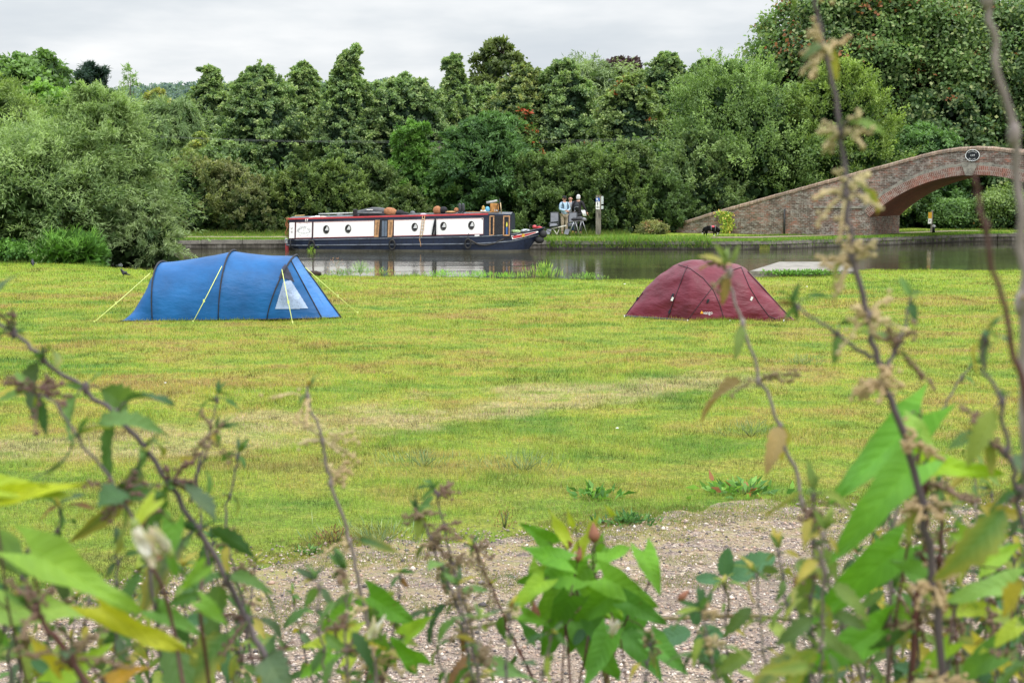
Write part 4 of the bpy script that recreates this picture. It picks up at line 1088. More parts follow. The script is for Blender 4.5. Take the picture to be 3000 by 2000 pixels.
# plaque
pc, pzc = BP(2850, 455.5)
pl = empty('bridge_plaque', tuple(BW(pc, pzc, -.06)), 'round black bridge plaque with a white rim and white lettering above the arch', 'plaque')
mblk = plain('black_enamel', (.010, .012, .018), .3, var=.1); mwht = plain('white_enamel', (.78, .78, .76), .4, var=.05)
b = MB(); b.disc(BW(pc, pzc, -.02), -BD, .25, 40, sx=1.02 / 0.84, thick=.035); b.build('plate', mblk, pl)
b = MB(); b.torus(BW(pc, pzc, -.055), BD, .245, .013, 44, 6, sx=1.02 / .84)
b.build('rim', mwht, pl)
b = MB()
def letter_arc(mb, txt, size, R, mid, placer, inner=False, sq=1.0, step=None):
    st = step or size * .78
    n = len(txt)
    for k, ch in enumerate(txt):
        if ch == ' ': continue
        off = (k - (n - 1) / 2) * st
        th = off / R
        vs, fs = text_mesh(ch, size)
        pts = []
        for v in vs:
            if not inner:
                a = th; x = mid[0] + math.sin(a) * R; z = mid[1] + math.cos(a) * R
                px_, pz_ = v.x * sq, v.y
                xx = x + px_ * math.cos(a) + pz_ * math.sin(a); zz = z - px_ * math.sin(a) + pz_ * math.cos(a)
            else:
                a = -th; x = mid[0] - math.sin(a) * R; z = mid[1] - math.cos(a) * R
                px_, pz_ = v.x * sq, v.y
                xx = x + px_ * math.cos(a) + pz_ * math.sin(a); zz = z - px_ * math.sin(a) + pz_ * math.cos(a)
            pts.append(placer(xx, zz))
        mb.add(pts, fs)
plc = lambda x, z: BW(pc + x * 1.2, pzc + z, -.062)
letter_arc(b, 'HAYWOOD', .062, .175, (0, 0), plc, step=.048)
vs, fs = text_mesh('109', .11, spacing=1.15); b.add([plc(v.x, v.y) for v in vs], fs)
letter_arc(b, 'BRIDGE', .062, .175, (0, 0), plc, inner=True, step=.046)
b.build('lettering', mwht, pl)
# yellow-green climber on the ramp wall
vine_p = BP(2130, 690)
rng = np.random.RandomState(9)
vroot = empty('climbing_hop', tuple(BW(vine_p[0], .0, -.3)), 'yellowing green climber on the bridge ramp wall beside the sniffing dog', 'climber')
n = 620; tt = rng.rand(n)
P = np.array([tuple(BW(vine_p[0] + (.12 + .08 * t_) * rng.normal() + .12 * math.sin(t_ * 5), .08 + 1.02 * t_, -.12 - .16 * rng.rand() * (1.2 - t_))) for t_ in tt])
cpal = np.array([(.30, .36, .05), (.42, .42, .09), (.14, .25, .04), (.40, .27, .07)])
C = cpal[rng.choice(4, n, p=[.4, .25, .25, .1])] * rng.uniform(.75, 1.1, (n, 1))
N = unit(rng.normal(size=(n, 3)) * .6 - np.array(BD)); D = unit(rng.normal(size=(n, 3)) + np.array([0, 0, -.8]))
V, Fq, CC = leaf_quads(P, D, N, rng.uniform(.07, .14, n), rng.uniform(.06, .12, n), C, rng)
np_mesh('leaves', V, Fq, CC, M_LEAF, vroot)
b = MB(); b.tube([BW(vine_p[0], 0, -.15), BW(vine_p[0] + .1, .6, -.08), BW(vine_p[0] - .1, 1.1, -.06)], [.02, .012, .006], 5); b.build('stem', M_BARK, vroot)
# waymark post and black bollard under the arch
Yq = 70.0
gp = At(2726, 668, Yq)
r_ = empty('waymark_post', (gp.x, Yq, 0), 'slim grey post with a yellow and white waymark seen through the arch', 'post')
b = MB(); b.box((gp.x + .05, Yq, .55), (.09, .09, 1.1), bev=.01); b.build('post', mcop, r_)
b = MB(); b.box((gp.x - .06, Yq - .06, .86), (.17, .02, .30), bev=.004); b.build('yellow_sign', plain('yellow_sign_paint', (.62, .34, .03), .5), r_)
b = MB(); b.box((gp.x - .06, Yq - .06, .575), (.17, .02, .25), bev=.004); b.build('white_sign', mwht, r_)
b = MB()
vs, fs = text_mesh('P', .15); b.add([Vector((gp.x - .06 + v.x, Yq - .073, .575 + v.y)) for v in vs], fs); b.build('lettering', mblk, r_)
bp = At(2735, 676, 67.6)
r_ = empty('mooring_bollard', (bp.x, 67.6, 0), 'short black bollard with a white cap on the canal edge near the arch', 'bollard')
b = MB(); b.tube([(bp.x, 67.6, -.05), (bp.x, 67.6, .3), (bp.x, 67.6, .38)], [.075, .06, .06], 12); b.build('shaft', mblk, r_)
b = MB(); b.ellipsoid((bp.x, 67.6, .40), (.09, .09, .07), 14, 8); b.build('cap', mwht, r_)
# ------------------------------------------------------------------ narrowboat
A0 = G(826, 734.5, WZ); A1 = G(1592, 738.5, WZ)
AU = (A1 - A0); BL = AU.length; AU = AU.normalized(); AV = Vector((AU.y, -AU.x, 0))   # AV points to the camera
UZ = Vector((0, 0, 1))
BEAM = 1.9
def bt(u, z, v=0.0): return A0 + AU * u + AV * v + UZ * z
def bpx(px, py, v=0.0):
    r = ray(px, py); o = A0 + AV * v; t = (o - CAM).dot(AV) / r.dot(AV); q = CAM + r * t - A0
    return q.dot(AU), q.z
navy = plain('navy_gloss_paint', (.012, .019, .042), .32, var=.35, scale=1.4, bump=.12)
black = plain('black_bitumen', (.012, .012, .014), .6, var=.3, scale=2)
maroon = plain('maroon_paint', (.075, .018, .022), .4, var=.2)
red = plain('red_paint', (.46, .045, .05), .4, var=.15)
cream = plain('cream_paint', (.80, .79, .76), .35, var=.04, scale=1.2, bump=.02)
wood = plain('varnished_wood', (.46, .25, .115), .45, var=.3, scale=9)
greyp = plain('grey_metal', (.32, .33, .34), .4, .3)
rubber = plain('rubber', (.022, .022, .022), .75, var=.3)
dglass = plain('dark_interior', (.012, .012, .014), .25, var=.3)
hull_low = plain('scummed_hull', (.10, .095, .075), .7, var=.4, scale=1.5)
boat = empty('narrowboat', tuple(bt(BL / 2, 0, -BEAM / 2)), 'navy blue and cream narrowboat with red roof edge moored along the far bank', 'narrowboat')
gun = [bpx(*q) for q in ((826, 703), (850, 702), (1150, 696.5), (1400, 692), (1470, 688), (1500, 685), (1530, 680), (1560, 673.5), (1588, 667))]
gu = np.array([g[0] for g in gun]); gz = np.array([g[1] for g in gun])
rub = [bpx(*q) for q in ((826, 719), (1350, 714.5), (1420, 712), (1500, 707), (1592, 690))]
ru = np.array([g[0] for g in rub]); rz = np.array([g[1] for g in rub])
def hb(u):
    s = 1.0
    ub = BL * .80
    if u > ub: s = max(0.03, 1 - ((u - ub) / (BL - ub)) ** 2.0)
    if u < .9: s = math.sqrt(max(0.02, 1 - ((.9 - u) / .92) ** 2)) * .75 + .25 if u < .9 else 1
    return BEAM / 2 * s
us = list(np.linspace(0, BL * .8, 30)) + list(np.linspace(BL * .8, BL, 18))[1:]
def hull_pt(u, k):
    zg = float(np.interp(u, gu, gz)); zr = float(np.interp(u, ru, rz)); h_ = hb(u)
    lv = [(zg, 1.0), (zg - .035, 1.0), (zg - .05, .975), (zr + .03, .975), (zr + .02, 1.0), (zr - .02, 1.0), (zr - .03, .97), (.07, .95), (-.45, .80)]
    z, f = lv[k]
    uu = u
    if u > BL * .8:   # raked stem
        tt = (u - BL * .8) / (BL * .2); uu = u - tt * tt * (zg - z) * .75
    if u < .9 and k > 5: uu = u + (.9 - u) * .5 * (k - 5) / 3
    return uu, z, h_ * f
b = MB()
for sg in (1, -1):
    for k in range(8):
        b.cur = [1, 0, 0, 0, 1, 0, 0, 2][k] if k != 7 else 2
        if k in (6,): b.cur = 0
        rows = []
        for u in us:
            q0 = hull_pt(u, k); q1 = hull_pt(u, k + 1)
            rows.append((bt(q0[0], q0[1], -BEAM / 2 + sg * q0[2]), bt(q1[0], q1[1], -BEAM / 2 + sg * q1[2])))
        for a_, c_ in zip(rows[:-1], rows[1:]):
            b.add([a_[0], c_[0], c_[1], a_[1]], [(0, 1, 2, 3)], smooth=True)
b.cur = 0
for k in range(8):
    q0 = hull_pt(0, k); q1 = hull_pt(0, k + 1)
    b.add([bt(q0[0], q0[1], -BEAM / 2 + q0[2]), bt(q0[0], q0[1], -BEAM / 2 - q0[2]), bt(q1[0], q1[1], -BEAM / 2 - q1[2]), bt(q1[0], q1[1], -BEAM / 2 + q1[2])], [(0, 1, 2, 3)])
rubm = plain('worn_rub_rail', (.17, .19, .22), .45, var=.4, scale=3)
b.build('hull', [navy, rubm, hull_low], boat)
b = MB()   # decks
dk = [(bt(u, float(np.interp(u, gu, gz)) - .06, -BEAM / 2 + hb(u) * .98), bt(u, float(np.interp(u, gu, gz)) - .06, -BEAM / 2 - hb(u) * .98)) for u in us]
for a_, c_ in zip(dk[:-1], dk[1:]): b.add([a_[0], c_[0], c_[1], a_[1]], [(0, 1, 2, 3)])
b.build('deck', plain('grey_deck_paint', (.09, .10, .11), .7), boat)
# cabin
roof = [bpx(px, py, -.16) for px, py in ((846, 640.5), (1150, 632.5), (1430, 626.0), (1497, 628))]
rfu = np.array([g[0] for g in roof]); rfz = np.array([g[1] for g in roof])
cu0, cu1 = rfu[0], rfu[-1]
zb = lambda u: float(np.interp(u, gu, gz)) - .05
zt_ = lambda u: float(np.interp(u, rfu, rfz))
def cs(u, z, out=0.0, side=1):
    f = (z - zb(u)) / (zt_(u) - zb(u)); ins = .07 + .10 * f
    return bt(u, z, (-ins + out) if side > 0 else -BEAM + ins - out)
def cpx(px, py): return bpx(px, py, -.12)
b = MB(); cus = np.linspace(cu0, cu1, 24)
for sd in (1, -1):
    for a_, c_ in zip(cus[:-1], cus[1:]):
        b.add([cs(a_, zb(a_), 0, sd), cs(c_, zb(c_), 0, sd), cs(c_, zt_(c_), 0, sd), cs(a_, zt_(a_), 0, sd)], [(0, 1, 2, 3)])
for u in (cu0, cu1):
    b.add([cs(u, zb(u), 0, 1), cs(u, zb(u), 0, -1), cs(u, zt_(u), 0, -1), bt(u, zt_(u) + .06, -BEAM / 2), cs(u, zt_(u), 0, 1)], [(0, 1, 2, 3, 4)])
b.build('cabin', navy, boat)
b = MB()
def rp(u, v):
    f = v * 2 - 1
    return bt(u, zt_(u) + .07 * (1 - f * f) + .001, -BEAM / 2 + f * (BEAM / 2 - .185))
b.grid(lambda i, j: rp(lerp(cu0, cu1, i), j), 24, 8)
b.build('roof', plain('dusty_roof_paint', (.10, .11, .125), .6, var=.3), boat)
# roof edge rails (red) both sides
for sd in (1, -1):
    b = MB(); ur = np.linspace(cu0 - .02, cpx(1430, 626)[0], 16)
    for a_, c_ in zip(ur[:-1], ur[1:]):
        q = [cs(a_, zt_(a_) - .045, .012, sd), cs(c_, zt_(c_) - .045, .012, sd), cs(c_, zt_(c_) + .02, .012, sd), cs(a_, zt_(a_) + .02, .012, sd)]
        b.add(q, [(0, 1, 2, 3)])
        q2 = [cs(a_, zt_(a_) + .02, .012, sd), cs(c_, zt_(c_) + .02, .012, sd), cs(c_, zt_(c_) + .02, -.05, sd), cs(a_, zt_(a_) + .02, -.05, sd)]
        b.add(q2, [(0, 1, 2, 3)])
    b.build('roof_edge', red, boat)
def strip(mb, pxs, out=.006, th=None):
    pts = [cs(*cpx(px, py), out) for px, py in pxs]
    mb.add(pts, [tuple(range(len(pts)))])
def panel_quad(x0, x1, y0a, y0b, y1a, y1b): return [(x0, y1a), (x1, y1b), (x1, y0b), (x0, y0a)]
yt = lambda x: 650.7 + (x - 918) * (638.8 - 650.7) / (1415 - 918)
yb_ = lambda x: 696.3 + (x - 918) * (685.8 - 696.3) / (1415 - 918)
for xa, xb in ((846, 865), (865.5, 915.5), (916.5, 1098), (1152, 1418)):
    b = MB(); k = max(1, int((xb - xa) / 40))
    for q in range(k):
        a_, c_ = lerp(xa, xb, q / k), lerp(xa, xb, (q + 1) / k)
        strip(b, [(a_, yb_(a_) + 2.2), (c_, yb_(c_) + 2.2), (c_, yt(c_) - 1.8), (a_, yt(a_) - 1.8)], .004)
    b.build('panel_border', maroon, boat)
for xa, xb, lb in ((847.8, 863.2, None), (867.5, 913.5, None), (918.6, 1096, None), (1154.5, 1415.5, None)):
    b = MB(); k = max(1, int((xb - xa) / 40))
    for q in range(k):
        a_, c_ = lerp(xa, xb, q / k), lerp(xa, xb, (q + 1) / k)
        strip(b, [(a_, yb_(a_)), (c_, yb_(c_)), (c_, yt(c_)), (a_, yt(a_))], .008)
    b.build('side_panel', cream, boat)
b = MB()   # thin red coach lines
for xa, xb in ((918.6, 1096), (1154.5, 1415.5), (867.5, 913.5)):
    for f in (yt, yb_):
        s_ = .9 if f is yt else -.9
        strip(b, [(xa + 1, f(xa) + s_ + .9), (xb - 1, f(xb) + s_ + .9), (xb - 1, f(xb) + s_), (xa + 1, f(xa) + s_)], .0105)
b.build('coach_line', red, boat)
# name panel writing
b = MB(); cxp, cyp = 890.5, 683.0
c0 = cpx(cxp, 672)
SC = (cpx(900, 672)[0] - cpx(890, 672)[0]) / 10
plc = lambda x, z: cs(c0[0] + x, c0[1] + z, .011)
letter_arc(b, 'YORKSHIRE LASS', 8.6 * SC, 20 * SC, (0, -14 * SC), plc, step=3.55 * SC, sq=.72)
letter_arc(b, 'The Garden Dream', 5.6 * SC, 42 * SC, (0, 31 * SC), plc, inner=True, step=2.35 * SC, sq=.75)
mgrey = plain('slate_lettering', (.10, .10, .13), .5, var=.1)
b.build('lettering', mgrey, boat)
b = MB()
for sx in (-1, 1):
    for sz in (-1, 1):
        pts = [plc(sx * (12 + 3.5 * math.cos(t)) * SC, sz * 17.5 * SC + 2.2 * SC * math.sin(t)) for t in np.linspace(0, 4.5, 9)]
        b.tube(pts, .35 * SC, 4)
pts = [plc(1.8 * SC * math.sin(t * 1.2), (-1 + t * 1.3) * SC) for t in np.linspace(-3, 4, 10)]; b.tube(pts, .4 * SC, 4)
b.build('pattern', plain('faded_scroll', (.38, .36, .36), .6), boat)
b = MB(); n0 = cpx(855.2, 672)
for txt, dz, sz in (('N\u00ba', 1.5, 9), ('41', -8, 10)):
    vs, fs = text_mesh(txt, sz * SC); b.add([cs(n0[0] + v.x * .72, n0[1] + dz * SC + v.y, .011) for v in vs], fs)
b.build('lettering', maroon, boat)
# portholes
for px, py in ((956, 672.3), (1020, 670.3), (1215, 665.3), (1299, 662.6), (1381, 660.0)):
    u, z = cpx(px, py); n_ = (AV + UZ * .1).normalized(); c = cs(u, z, .012)
    pr = MB(); pr.torus(c, n_, .155, .024, 28, 8, sx=.74); po = pr.build('porthole', plain('tarnished_brass', (.07, .065, .055), .35, .6), boat)
    g = MB(); g.disc(c + AV * .002, n_, .148, 28, sx=.74); g.build('pane', dglass, po)
    g = MB(); pts = [c + AV * .006 + AU * (x * .105) + UZ * z_ for x, z_ in ((-.80, -.10), (-.35, -.145), (.45, -.14), (.95, -.03), (.95, .07), (.5, .135), (.1, .10))]
    g.poly(pts); g.build('curtain', plain('net_curtain', (.62, .62, .60), .8), po)
# side hatch doors
for xa, xb, nm in ((1099, 1112.5, 0), (1137, 1152, 1)):
    b = MB(); q = [cpx(xa - (0 if nm else 2), 694.5), cpx(xb - (2 if nm else 3), 694), cpx(xb, 644), cpx(xa, 644.8)]
    ps = [cs(u, z, .02) for u, z in q]; b.prism(ps, AV * .03); d_ = b.build('hatch_door', wood, boat)
    b = MB(); q = [cpx(lerp(xa, xb, .25), 688), cpx(lerp(xa, xb, .6), 688), cpx(lerp(xa, xb, .8), 650), cpx(lerp(xa, xb, .4), 650)]
    b.prism([cs(u, z, .052) for u, z in q], AV * .006); b.build('door_panel', plain('carved_wood', (.27, .15, .07), .6, var=.5, scale=30), d_)
b = MB(); strip(b, [(1112, 694), (1137, 693.5), (1137, 644), (1112, 644.5)], .012); b.build('hatch_shade_panel', dglass, boat)  # flat dark panel painted in for the shade inside the hatch
b = MB()
for xa, xb in ((1119, 1126.5), (1127.5, 1134)):
    b.prism([cs(*cpx(x, y), .014) for x, y in ((xa, 692.5), (xb, 692), (xb, 647), (xa, 647))], AV * .012)
b.build('inner_door', plain('slate_blue_paint', (.10, .13, .17), .5), boat)
# bow end: wooden framed glazing
b = MB(); strip(b, [(1436, 691), (1494, 689.5), (1492, 632), (1436, 632)], .006); b.build('cratch_shade_panel', dglass, boat)  # no recess: flat panel whose dark colour stands for the shade inside
for xa, xb in ((1434, 1448), (1474, 1494)):
    b = MB(); w_ = 3.2
    for (x0, y0, x1, y1) in ((xa, 690.5, xa + w_, 632), (xb - w_, 690, xb, 631.5), (xa, 635, xb, 631.5), (xa, 690.8, xb, 687)):
        b.prism([cs(*cpx(x, y), .012) for x, y in ((x0, y0), (x1, y0), (x1, y1), (x0, y1))], AV * .03)
    b.build('window_frame', wood, boat)
b = MB(); q = cpx(1485, 658); b.poly([cs(q[0] + x, q[1] + z, .02) for x, z in ((-.035, 0), (0, -.12), (.035, 0), (0, .12))]); b.build('diamond_sticker', plain('sticker_yellow', (.75, .70, .08), .5), boat)
b = MB(); q = cpx(1485, 676); b.box(cs(q[0], q[1], .02), (.06, .01, .3)); b.build('blue_bottle', plain('bottle_blue', (.04, .12, .35), .4), boat)
# number plate
b = MB(); strip(b, [(1391, 692), (1405, 691.8), (1405, 687.5), (1391, 687.8)], .014); b.build('index_plate', cream, boat)
b = MB(); q = cpx(1398, 689.8); vs, fs = text_mesh('518204', .05); b.add([cs(q[0] + v.x, q[1] + v.y, .018) for v in vs], fs); b.build('lettering', black, boat) if False else None
b = MB(); strip(b, [(1411, 644), (1414, 644), (1414, 640), (1411, 640)], .012); b.build('light', black, boat)
# bow decoration following the flare
def hp(px, py, out=.02):
    u, z = bpx(px, py, -.35)
    h_ = hb(u) * .985
    return bt(u, z, -BEAM / 2 + h_ + out)
b = MB()
def bow_panel(mb, pts, out):
    lo = [p for p in pts]; mb.add([hp(x, y, out) for x, y in lo], [tuple(range(len(lo)))])
bow_panel(b, [(1499, 690.5), (1503, 701), (1535, 694.5), (1575, 681.5), (1574, 678), (1568, 678.5), (1530, 685)], .03)
b.build('bow_panel', cream, boat)
b = MB(); bow_panel(b, [(1503, 690.8), (1505.5, 698.5), (1535, 692.5), (1570, 681.5), (1568, 680), (1530, 687)], .036); b.build('bow_flash', red, boat)
b = MB(); c = hp(1533, 689.5, .045); b.disc(c, AV, .07, 20); b.build('bow_flower', plain('yellow_paint', (.75, .45, .04), .5), boat)
tip = bpx(1588, 667, -BEAM / 2)
b = MB(); b.tube([bt(tip[0] - .30, tip[1] - .03, -BEAM / 2), bt(tip[0] - .12, tip[1] + .01, -BEAM / 2), bt(tip[0] + .0, tip[1] - .02, -BEAM / 2), bt(tip[0] - .05, tip[1] - .2, -BEAM / 2)], [.04, .065, .07, .05], 10); b.build('stem_post', red, boat)
f_ = bpx(1589, 687, -BEAM / 2); r1 = MB(); r1.ellipsoid(bt(f_[0] + .02, f_[1] + .02, -BEAM / 2), (.17, .2, .17), 16, 10)
r1.ellipsoid(bt(f_[0] - .12, f_[1] - .22, -BEAM / 2 + .05), (.2, .2, .15), 16, 10); r1.build('bow_fender', rubber, boat)
# stern: painted band, rudder, tiller
b = MB(); s0 = bpx(826, 717, 0); b.prism([bt(-.02, .28, -BEAM / 2 + .3), bt(.13, .28, -.42), bt(.13, .50, -.42), bt(-.02, .50, -BEAM / 2 + .3)], -AU * .02); b.build('stern_band', cream, boat)
b = MB(); b.box(bt(.06, .06, -BEAM / 2 + .35), (.14, .1, .42)); b.build('rudder', red, boat)
b = MB()
b.tube([bt(.1, .5, -BEAM / 2), bt(.12, 1.1, -BEAM / 2), bt(.35, 1.42, -BEAM / 2), bt(.75, 1.44, -BEAM / 2)], [.03, .03, .025, .018], 8); b.build('tiller', plain('tiller_brass', (.55, .40, .16), .35, .6), boat)
b = MB(); rr = random.Random(6)
for k in range(3):
    pts = [bt(.08 + .05 * math.sin(j * 1.7 + k) + .03 * k, 1.35 - j * .10, -.45 + .06 * math.cos(j + k)) for j in range(9)]
    b.tube(pts, .018, 6)
b.build('stern_rope', plain('orange_rope', (.42, .17, .07), .8), boat)
b = MB(); b.box(bt(.33, 1.15, -.5), (.08, .5, .34)); b.build('rear_door', wood, boat)
b = MB()
for q in range(2): b.tube([cs(*cpx(894 + 5 * q, 651), .02), cs(*cpx(895 + 5 * q, 643), .02), cs(*cpx(900 + 6 * q, 639), -.05), bt(cpx(912 + 8 * q, 637)[0], zt_(1) + .06, -.5)], .016, 6)
b.build('white_strap', cream, boat)
b = MB()
for px in (853,): b.tube([bt(cpx(853, 700)[0], .5, .0), bt(cpx(853, 700)[0], .04, .0)], .03, 6)
b.build('rubbing_post', black, boat)
for px in range(960, 1420, 31):
    b = MB(); u = bpx(px, 700)[0]; b.box(bt(u, .36, -.025), (.012, .012, .17)); b.build('plate_joint', black, boat)
# tyre fenders: hang from the boat, things of their own
for k, (px, py, lab) in enumerate(((913, 719, 'ring fender with weed caught in it hanging nearest the stern of the boat'), (1149, 717, 'ring fender hanging below the side hatch of the boat'), (1371, 714, 'ring fender hanging near the bow with a rope looped from it'))):
    u, z = bpx(px, py, .06)
    b = MB(); b.torus(bt(u, z, .07), AV, .19, .05, 26, 10, sx=.62)
    r_ = empty('ring_fender', tuple(bt(u, z, .07)), lab, 'fender', 'ring fenders along the boat')
    b.build('ring', rubber, r_)
    b2 = MB(); b2.tube([bt(u, z + .2, .07), bt(u, z + .36, .03), bt(u + .02, z + .42, -.06)], .012, 6); b2.build('lanyard', rubber, r_)
    if k == 0:
        rg = np.random.RandomState(2); n = 160
        P = np.array([tuple(bt(u, z - .17, .1))]) + rg.normal(size=(n, 3)) * .07; D = unit(rg.normal(size=(n, 3)) + np.array([0, 0, -.5]))
        V, Fq, CC = leaf_quads(P, D, unit(rg.normal(size=(n, 3))), np.full(n, .09), np.full(n, .03), np.array([(.22, .33, .05)]) * rg.uniform(.6, 1.2, (n, 1)), rg)
        np_mesh('leaves', V, Fq, CC, M_LEAF, r_)
b = MB(); pts = []
for t in np.linspace(0, 1, 16):
    px = lerp(1378, 1475, t); py = lerp(703, 706, t) + 26 * (t * (1 - t)) * 2.4 * (1.2 - t * .6) - (t ** 3) * 6
    u, z = bpx(px, py, .06); pts.append(bt(u, z, .05 - .12 * t))
b.tube(pts, .035, 8); u, z = bpx(1500, 690, 0)
b.tube([pts[-1], hp(1500, 694), hp(1520, 684), hp(1545, 674)], .02, 6)
o = b.build('mooring_rope', plain('dark_rope', (.05, .045, .04), .9)); tag(o, 'thick dark rope sagging along the bow flank of the boat', 'rope')
b = MB(); e0 = bt(tip[0] - .1, tip[1] + .08, -BEAM / 2)
b.tube([hp(1550, 672, -.1), bt(tip[0] - .5, tip[1] + .1, -BEAM / 2 + .1), e0], .015, 6)
e1 = G(1660, 692, 0.05); b.tube([e0, e0.lerp(e1, .5) + Vector((0, 0, -.12)), e1], .015, 6)
o = b.build('bow_line', plain('dark_rope', (.05, .045, .04), .9)); tag(o, 'thin line running from the bow tip ashore into the grass', 'rope')
# ---- things on the roof
def roofz(px, v=-.5):
    u = bpx(px, 632, v)[0]; return u, zt_(min(max(u, cu0), cu1)) + .05
def rthing(px, py, v): 
    u, z = bpx(px, py, v); return u, z
# long black roof box
u0, _ = roofz(1048); u1, _ = roofz(1139); zr0 = roofz(1090)[1]; zt1 = bpx(1095, 608.5, -.7)[1]
def rb(u, j):
    t = u; L_ = u1 - u0
    hh_ = (zt1 - zr0) * (min(1, .55 + 1.0 * min(t, .5)) if t < .5 else (1 - ((t - .5) / .5) ** 3 * .55)) 
    a = j * PI
    w_ = .42 * (1 - .35 * max(0, t - .6) / .4)
    y = -math.cos(a) * w_; s = abs(math.sin(a)) ** .45
    return bt(u0 + t * L_, zr0 + .02 + hh_ * s, -.72 + (-math.copysign(abs(math.cos(a)) ** .6, math.cos(a))) * w_)
b = MB(); b.grid(rb, 22, 14)
for t in (0, 1):
    b.add([rb(t, j / 14) for j in range(15)], [tuple(range(15))])
rbx = empty('roof_box', tuple(bt((u0 + u1) / 2, zr0, -.72)), 'long black plastic roof box lying on the boat roof', 'roof box')
b.build('shell', plain('scuffed_black_plastic', (.035, .036, .042), .42, var=.4), rbx)
b = MB(); b.box(bt(u0 + .55, zr0 + .22, -.30), (.26, .012, .035)); b.build('badge', cream, rbx)
b = MB(); b.tube([bt(u0 + .05, zr0 + .10, -.29), bt(u1 - .25, zr0 + .11, -.29)], .02, 6); b.build('seam', greyp, rbx)
u, z = roofz(1041); o = MB().box(bt(u, z + .12, -.5), (.16, .4, .27), bev=.02).build('black_crate', plain('black_plastic', (.014, .014, .016), .5)); tag(o, 'small black upright crate at the stern end of the roof box', 'crate')
u0_, _ = roofz(930); u1_, z_ = roofz(1036); b = MB(); zz = bpx(980, 626, -.7)[1]
b.tube([bt(u0_, zz - .02, -.7), bt(u1_, zz + .03, -.7)], .028, 8)
r_ = empty('boat_pole', tuple(bt(u0_, zz, -.7)), 'long pale pole resting on a bracket above the boat roof', 'pole'); b.build('pole', plain('galvanised_pole', (.55, .56, .54), .4), r_)
b = MB(); uu = roofz(992)[0]; b.box(bt(uu, zz - .09, -.7), (.22, .2, .13)); b.tube([bt(uu - .1, zz - .15, -.7), bt(uu, zz, -.7), bt(uu + .1, zz - .15, -.7)], .02, 6); b.build('bracket', greyp, r_)
fur = plain('ginger_plush', (.36, .16, .075), .95, var=.35, scale=20, bump=.6)
dkb = plain('black_fabric', (.02, .02, .024), .85, var=.4, scale=10)
rr = random.Random(12)
def lump(name, px, py, rx, ry, rz_, mat, lab, cat, v=-.5, tilt=0, extra=None, group=None):
    u, z = bpx(px, py, v)
    rx, rz_ = rx * 1.15, rz_ * 1.22
    b = MB(); b.ellipsoid((0, 0, 0), (rx, ry, rz_), 18, 12, None, .05, rr)
    rm = Matrix.Rotation(tilt, 3, AV); c = bt(u, z, v); ang = math.atan2(AU.y, AU.x); rz3 = Matrix.Rotation(ang, 3, 'Z')
    b.v = [tuple(c + rm @ (rz3 @ Vector(q))) for q in b.v]
    if extra: extra(b, c)
    o = b.build(name, mat); return tag(o, lab, cat, group)
lump('stuffed_cushion', 1144, 621.5, .27, .2, .155, fur, 'long ginger plush cushion next to the big black roof box', 'cushion', tilt=-.15)
lump('holdall', 1170, 624, .2, .16, .10, dkb, 'black holdall beside the long ginger cushion', 'bag')
lump('holdall', 1188, 627.5, .16, .14, .07, dkb, 'flatter black bag past the holdall on the boat roof', 'bag')
lump('metal_tin', 1209, 625, .10, .1, .085, plain('dull_grey_metal', (.11, .12, .13), .5, .2), 'small dull grey tin alone on the middle of the boat roof', 'tin')
lump('stuffed_cushion', 1281, 616.5, .16, .16, .15, fur, 'round ginger cushion beside a dark helmet above the roof ladder', 'cushion', tilt=.3)
lump('dark_helmet', 1299, 615.5, .15, .15, .115, dkb, 'dark rounded helmet bag with white flecks beside the round ginger cushion', 'helmet', tilt=.25)
lump('stuffed_cushion', 1337, 615.5, .085, .1, .085, fur, 'smallest ginger cushion, next to the upright boots', 'cushion')
lump('coiled_rope', 1320, 621.5, .22, .15, .04, plain('tan_rope', (.48, .27, .12), .9, var=.4, scale=40), 'low coil of tan rope lying on the boat roof', 'rope')
for k, px in enumerate((1347.5, 1357)):
    u, z = bpx(px, 610, -.5); b = MB()
    b.tube([bt(u, z - .17, -.5), bt(u + .01, z, -.5), bt(u, z + .14, -.48), bt(u + .005, z + .19, -.46)], [.06, .065, .065, .04], 10)
    b.tube([bt(u, z - .15, -.5), bt(u - .06, z - .17, -.45)], [.06, .04], 8)
    o = b.build('rubber_boot', plain('grey_rubber', (.055, .06, .065), .7)); tag(o, ['dark grey boot standing upright on the roof, sternward one of the pair', 'dark grey boot standing upright on the roof, bowward one of the pair'][k], 'boot', 'pair of boots on the boat roof')
# crate with tubes, wheel and toys near the bow end
u, z = bpx(1449, 609, -.6); r_ = empty('wooden_crate', tuple(bt(u, z - .2, -.6)), 'orange brown wooden crate standing on the bow end of the boat roof', 'crate')
b = MB(); b.box(bt(u, z, -.6), (.36, .3, .36), bev=.015); b.build('box', plain('orange_plywood', (.47, .22, .06), .6, var=.35, scale=8), r_)
b = MB(); vs, fs = text_mesh('14', .16); b.add([bt(u + .07 + v.x, z - .11 + v.y, -.44) for v in vs], fs); b.build('lettering', cream, r_)
b = MB(); b.tube([bt(u - .32, z + .21, -.45), bt(u + .0, z + .26, -.5), bt(u + .12, z + .30, -.5)], [.05, .055, .04], 10); o = b.build('folded_awning', plain('grey_canvas', (.42, .42, .41), .8)); tag(o, 'rolled grey canvas lying on top of the orange crate', 'canvas roll')
b = MB(); q0 = bpx(1461, 622, -.42); b.torus(bt(q0[0] + .02, q0[1] + .22, -.42), AV, .16, .02, 20, 6, sx=.5); b.tube([bt(q0[0] + .12, q0[1], -.42), bt(q0[0] + .03, q0[1] + .55, -.42)], .022, 6)
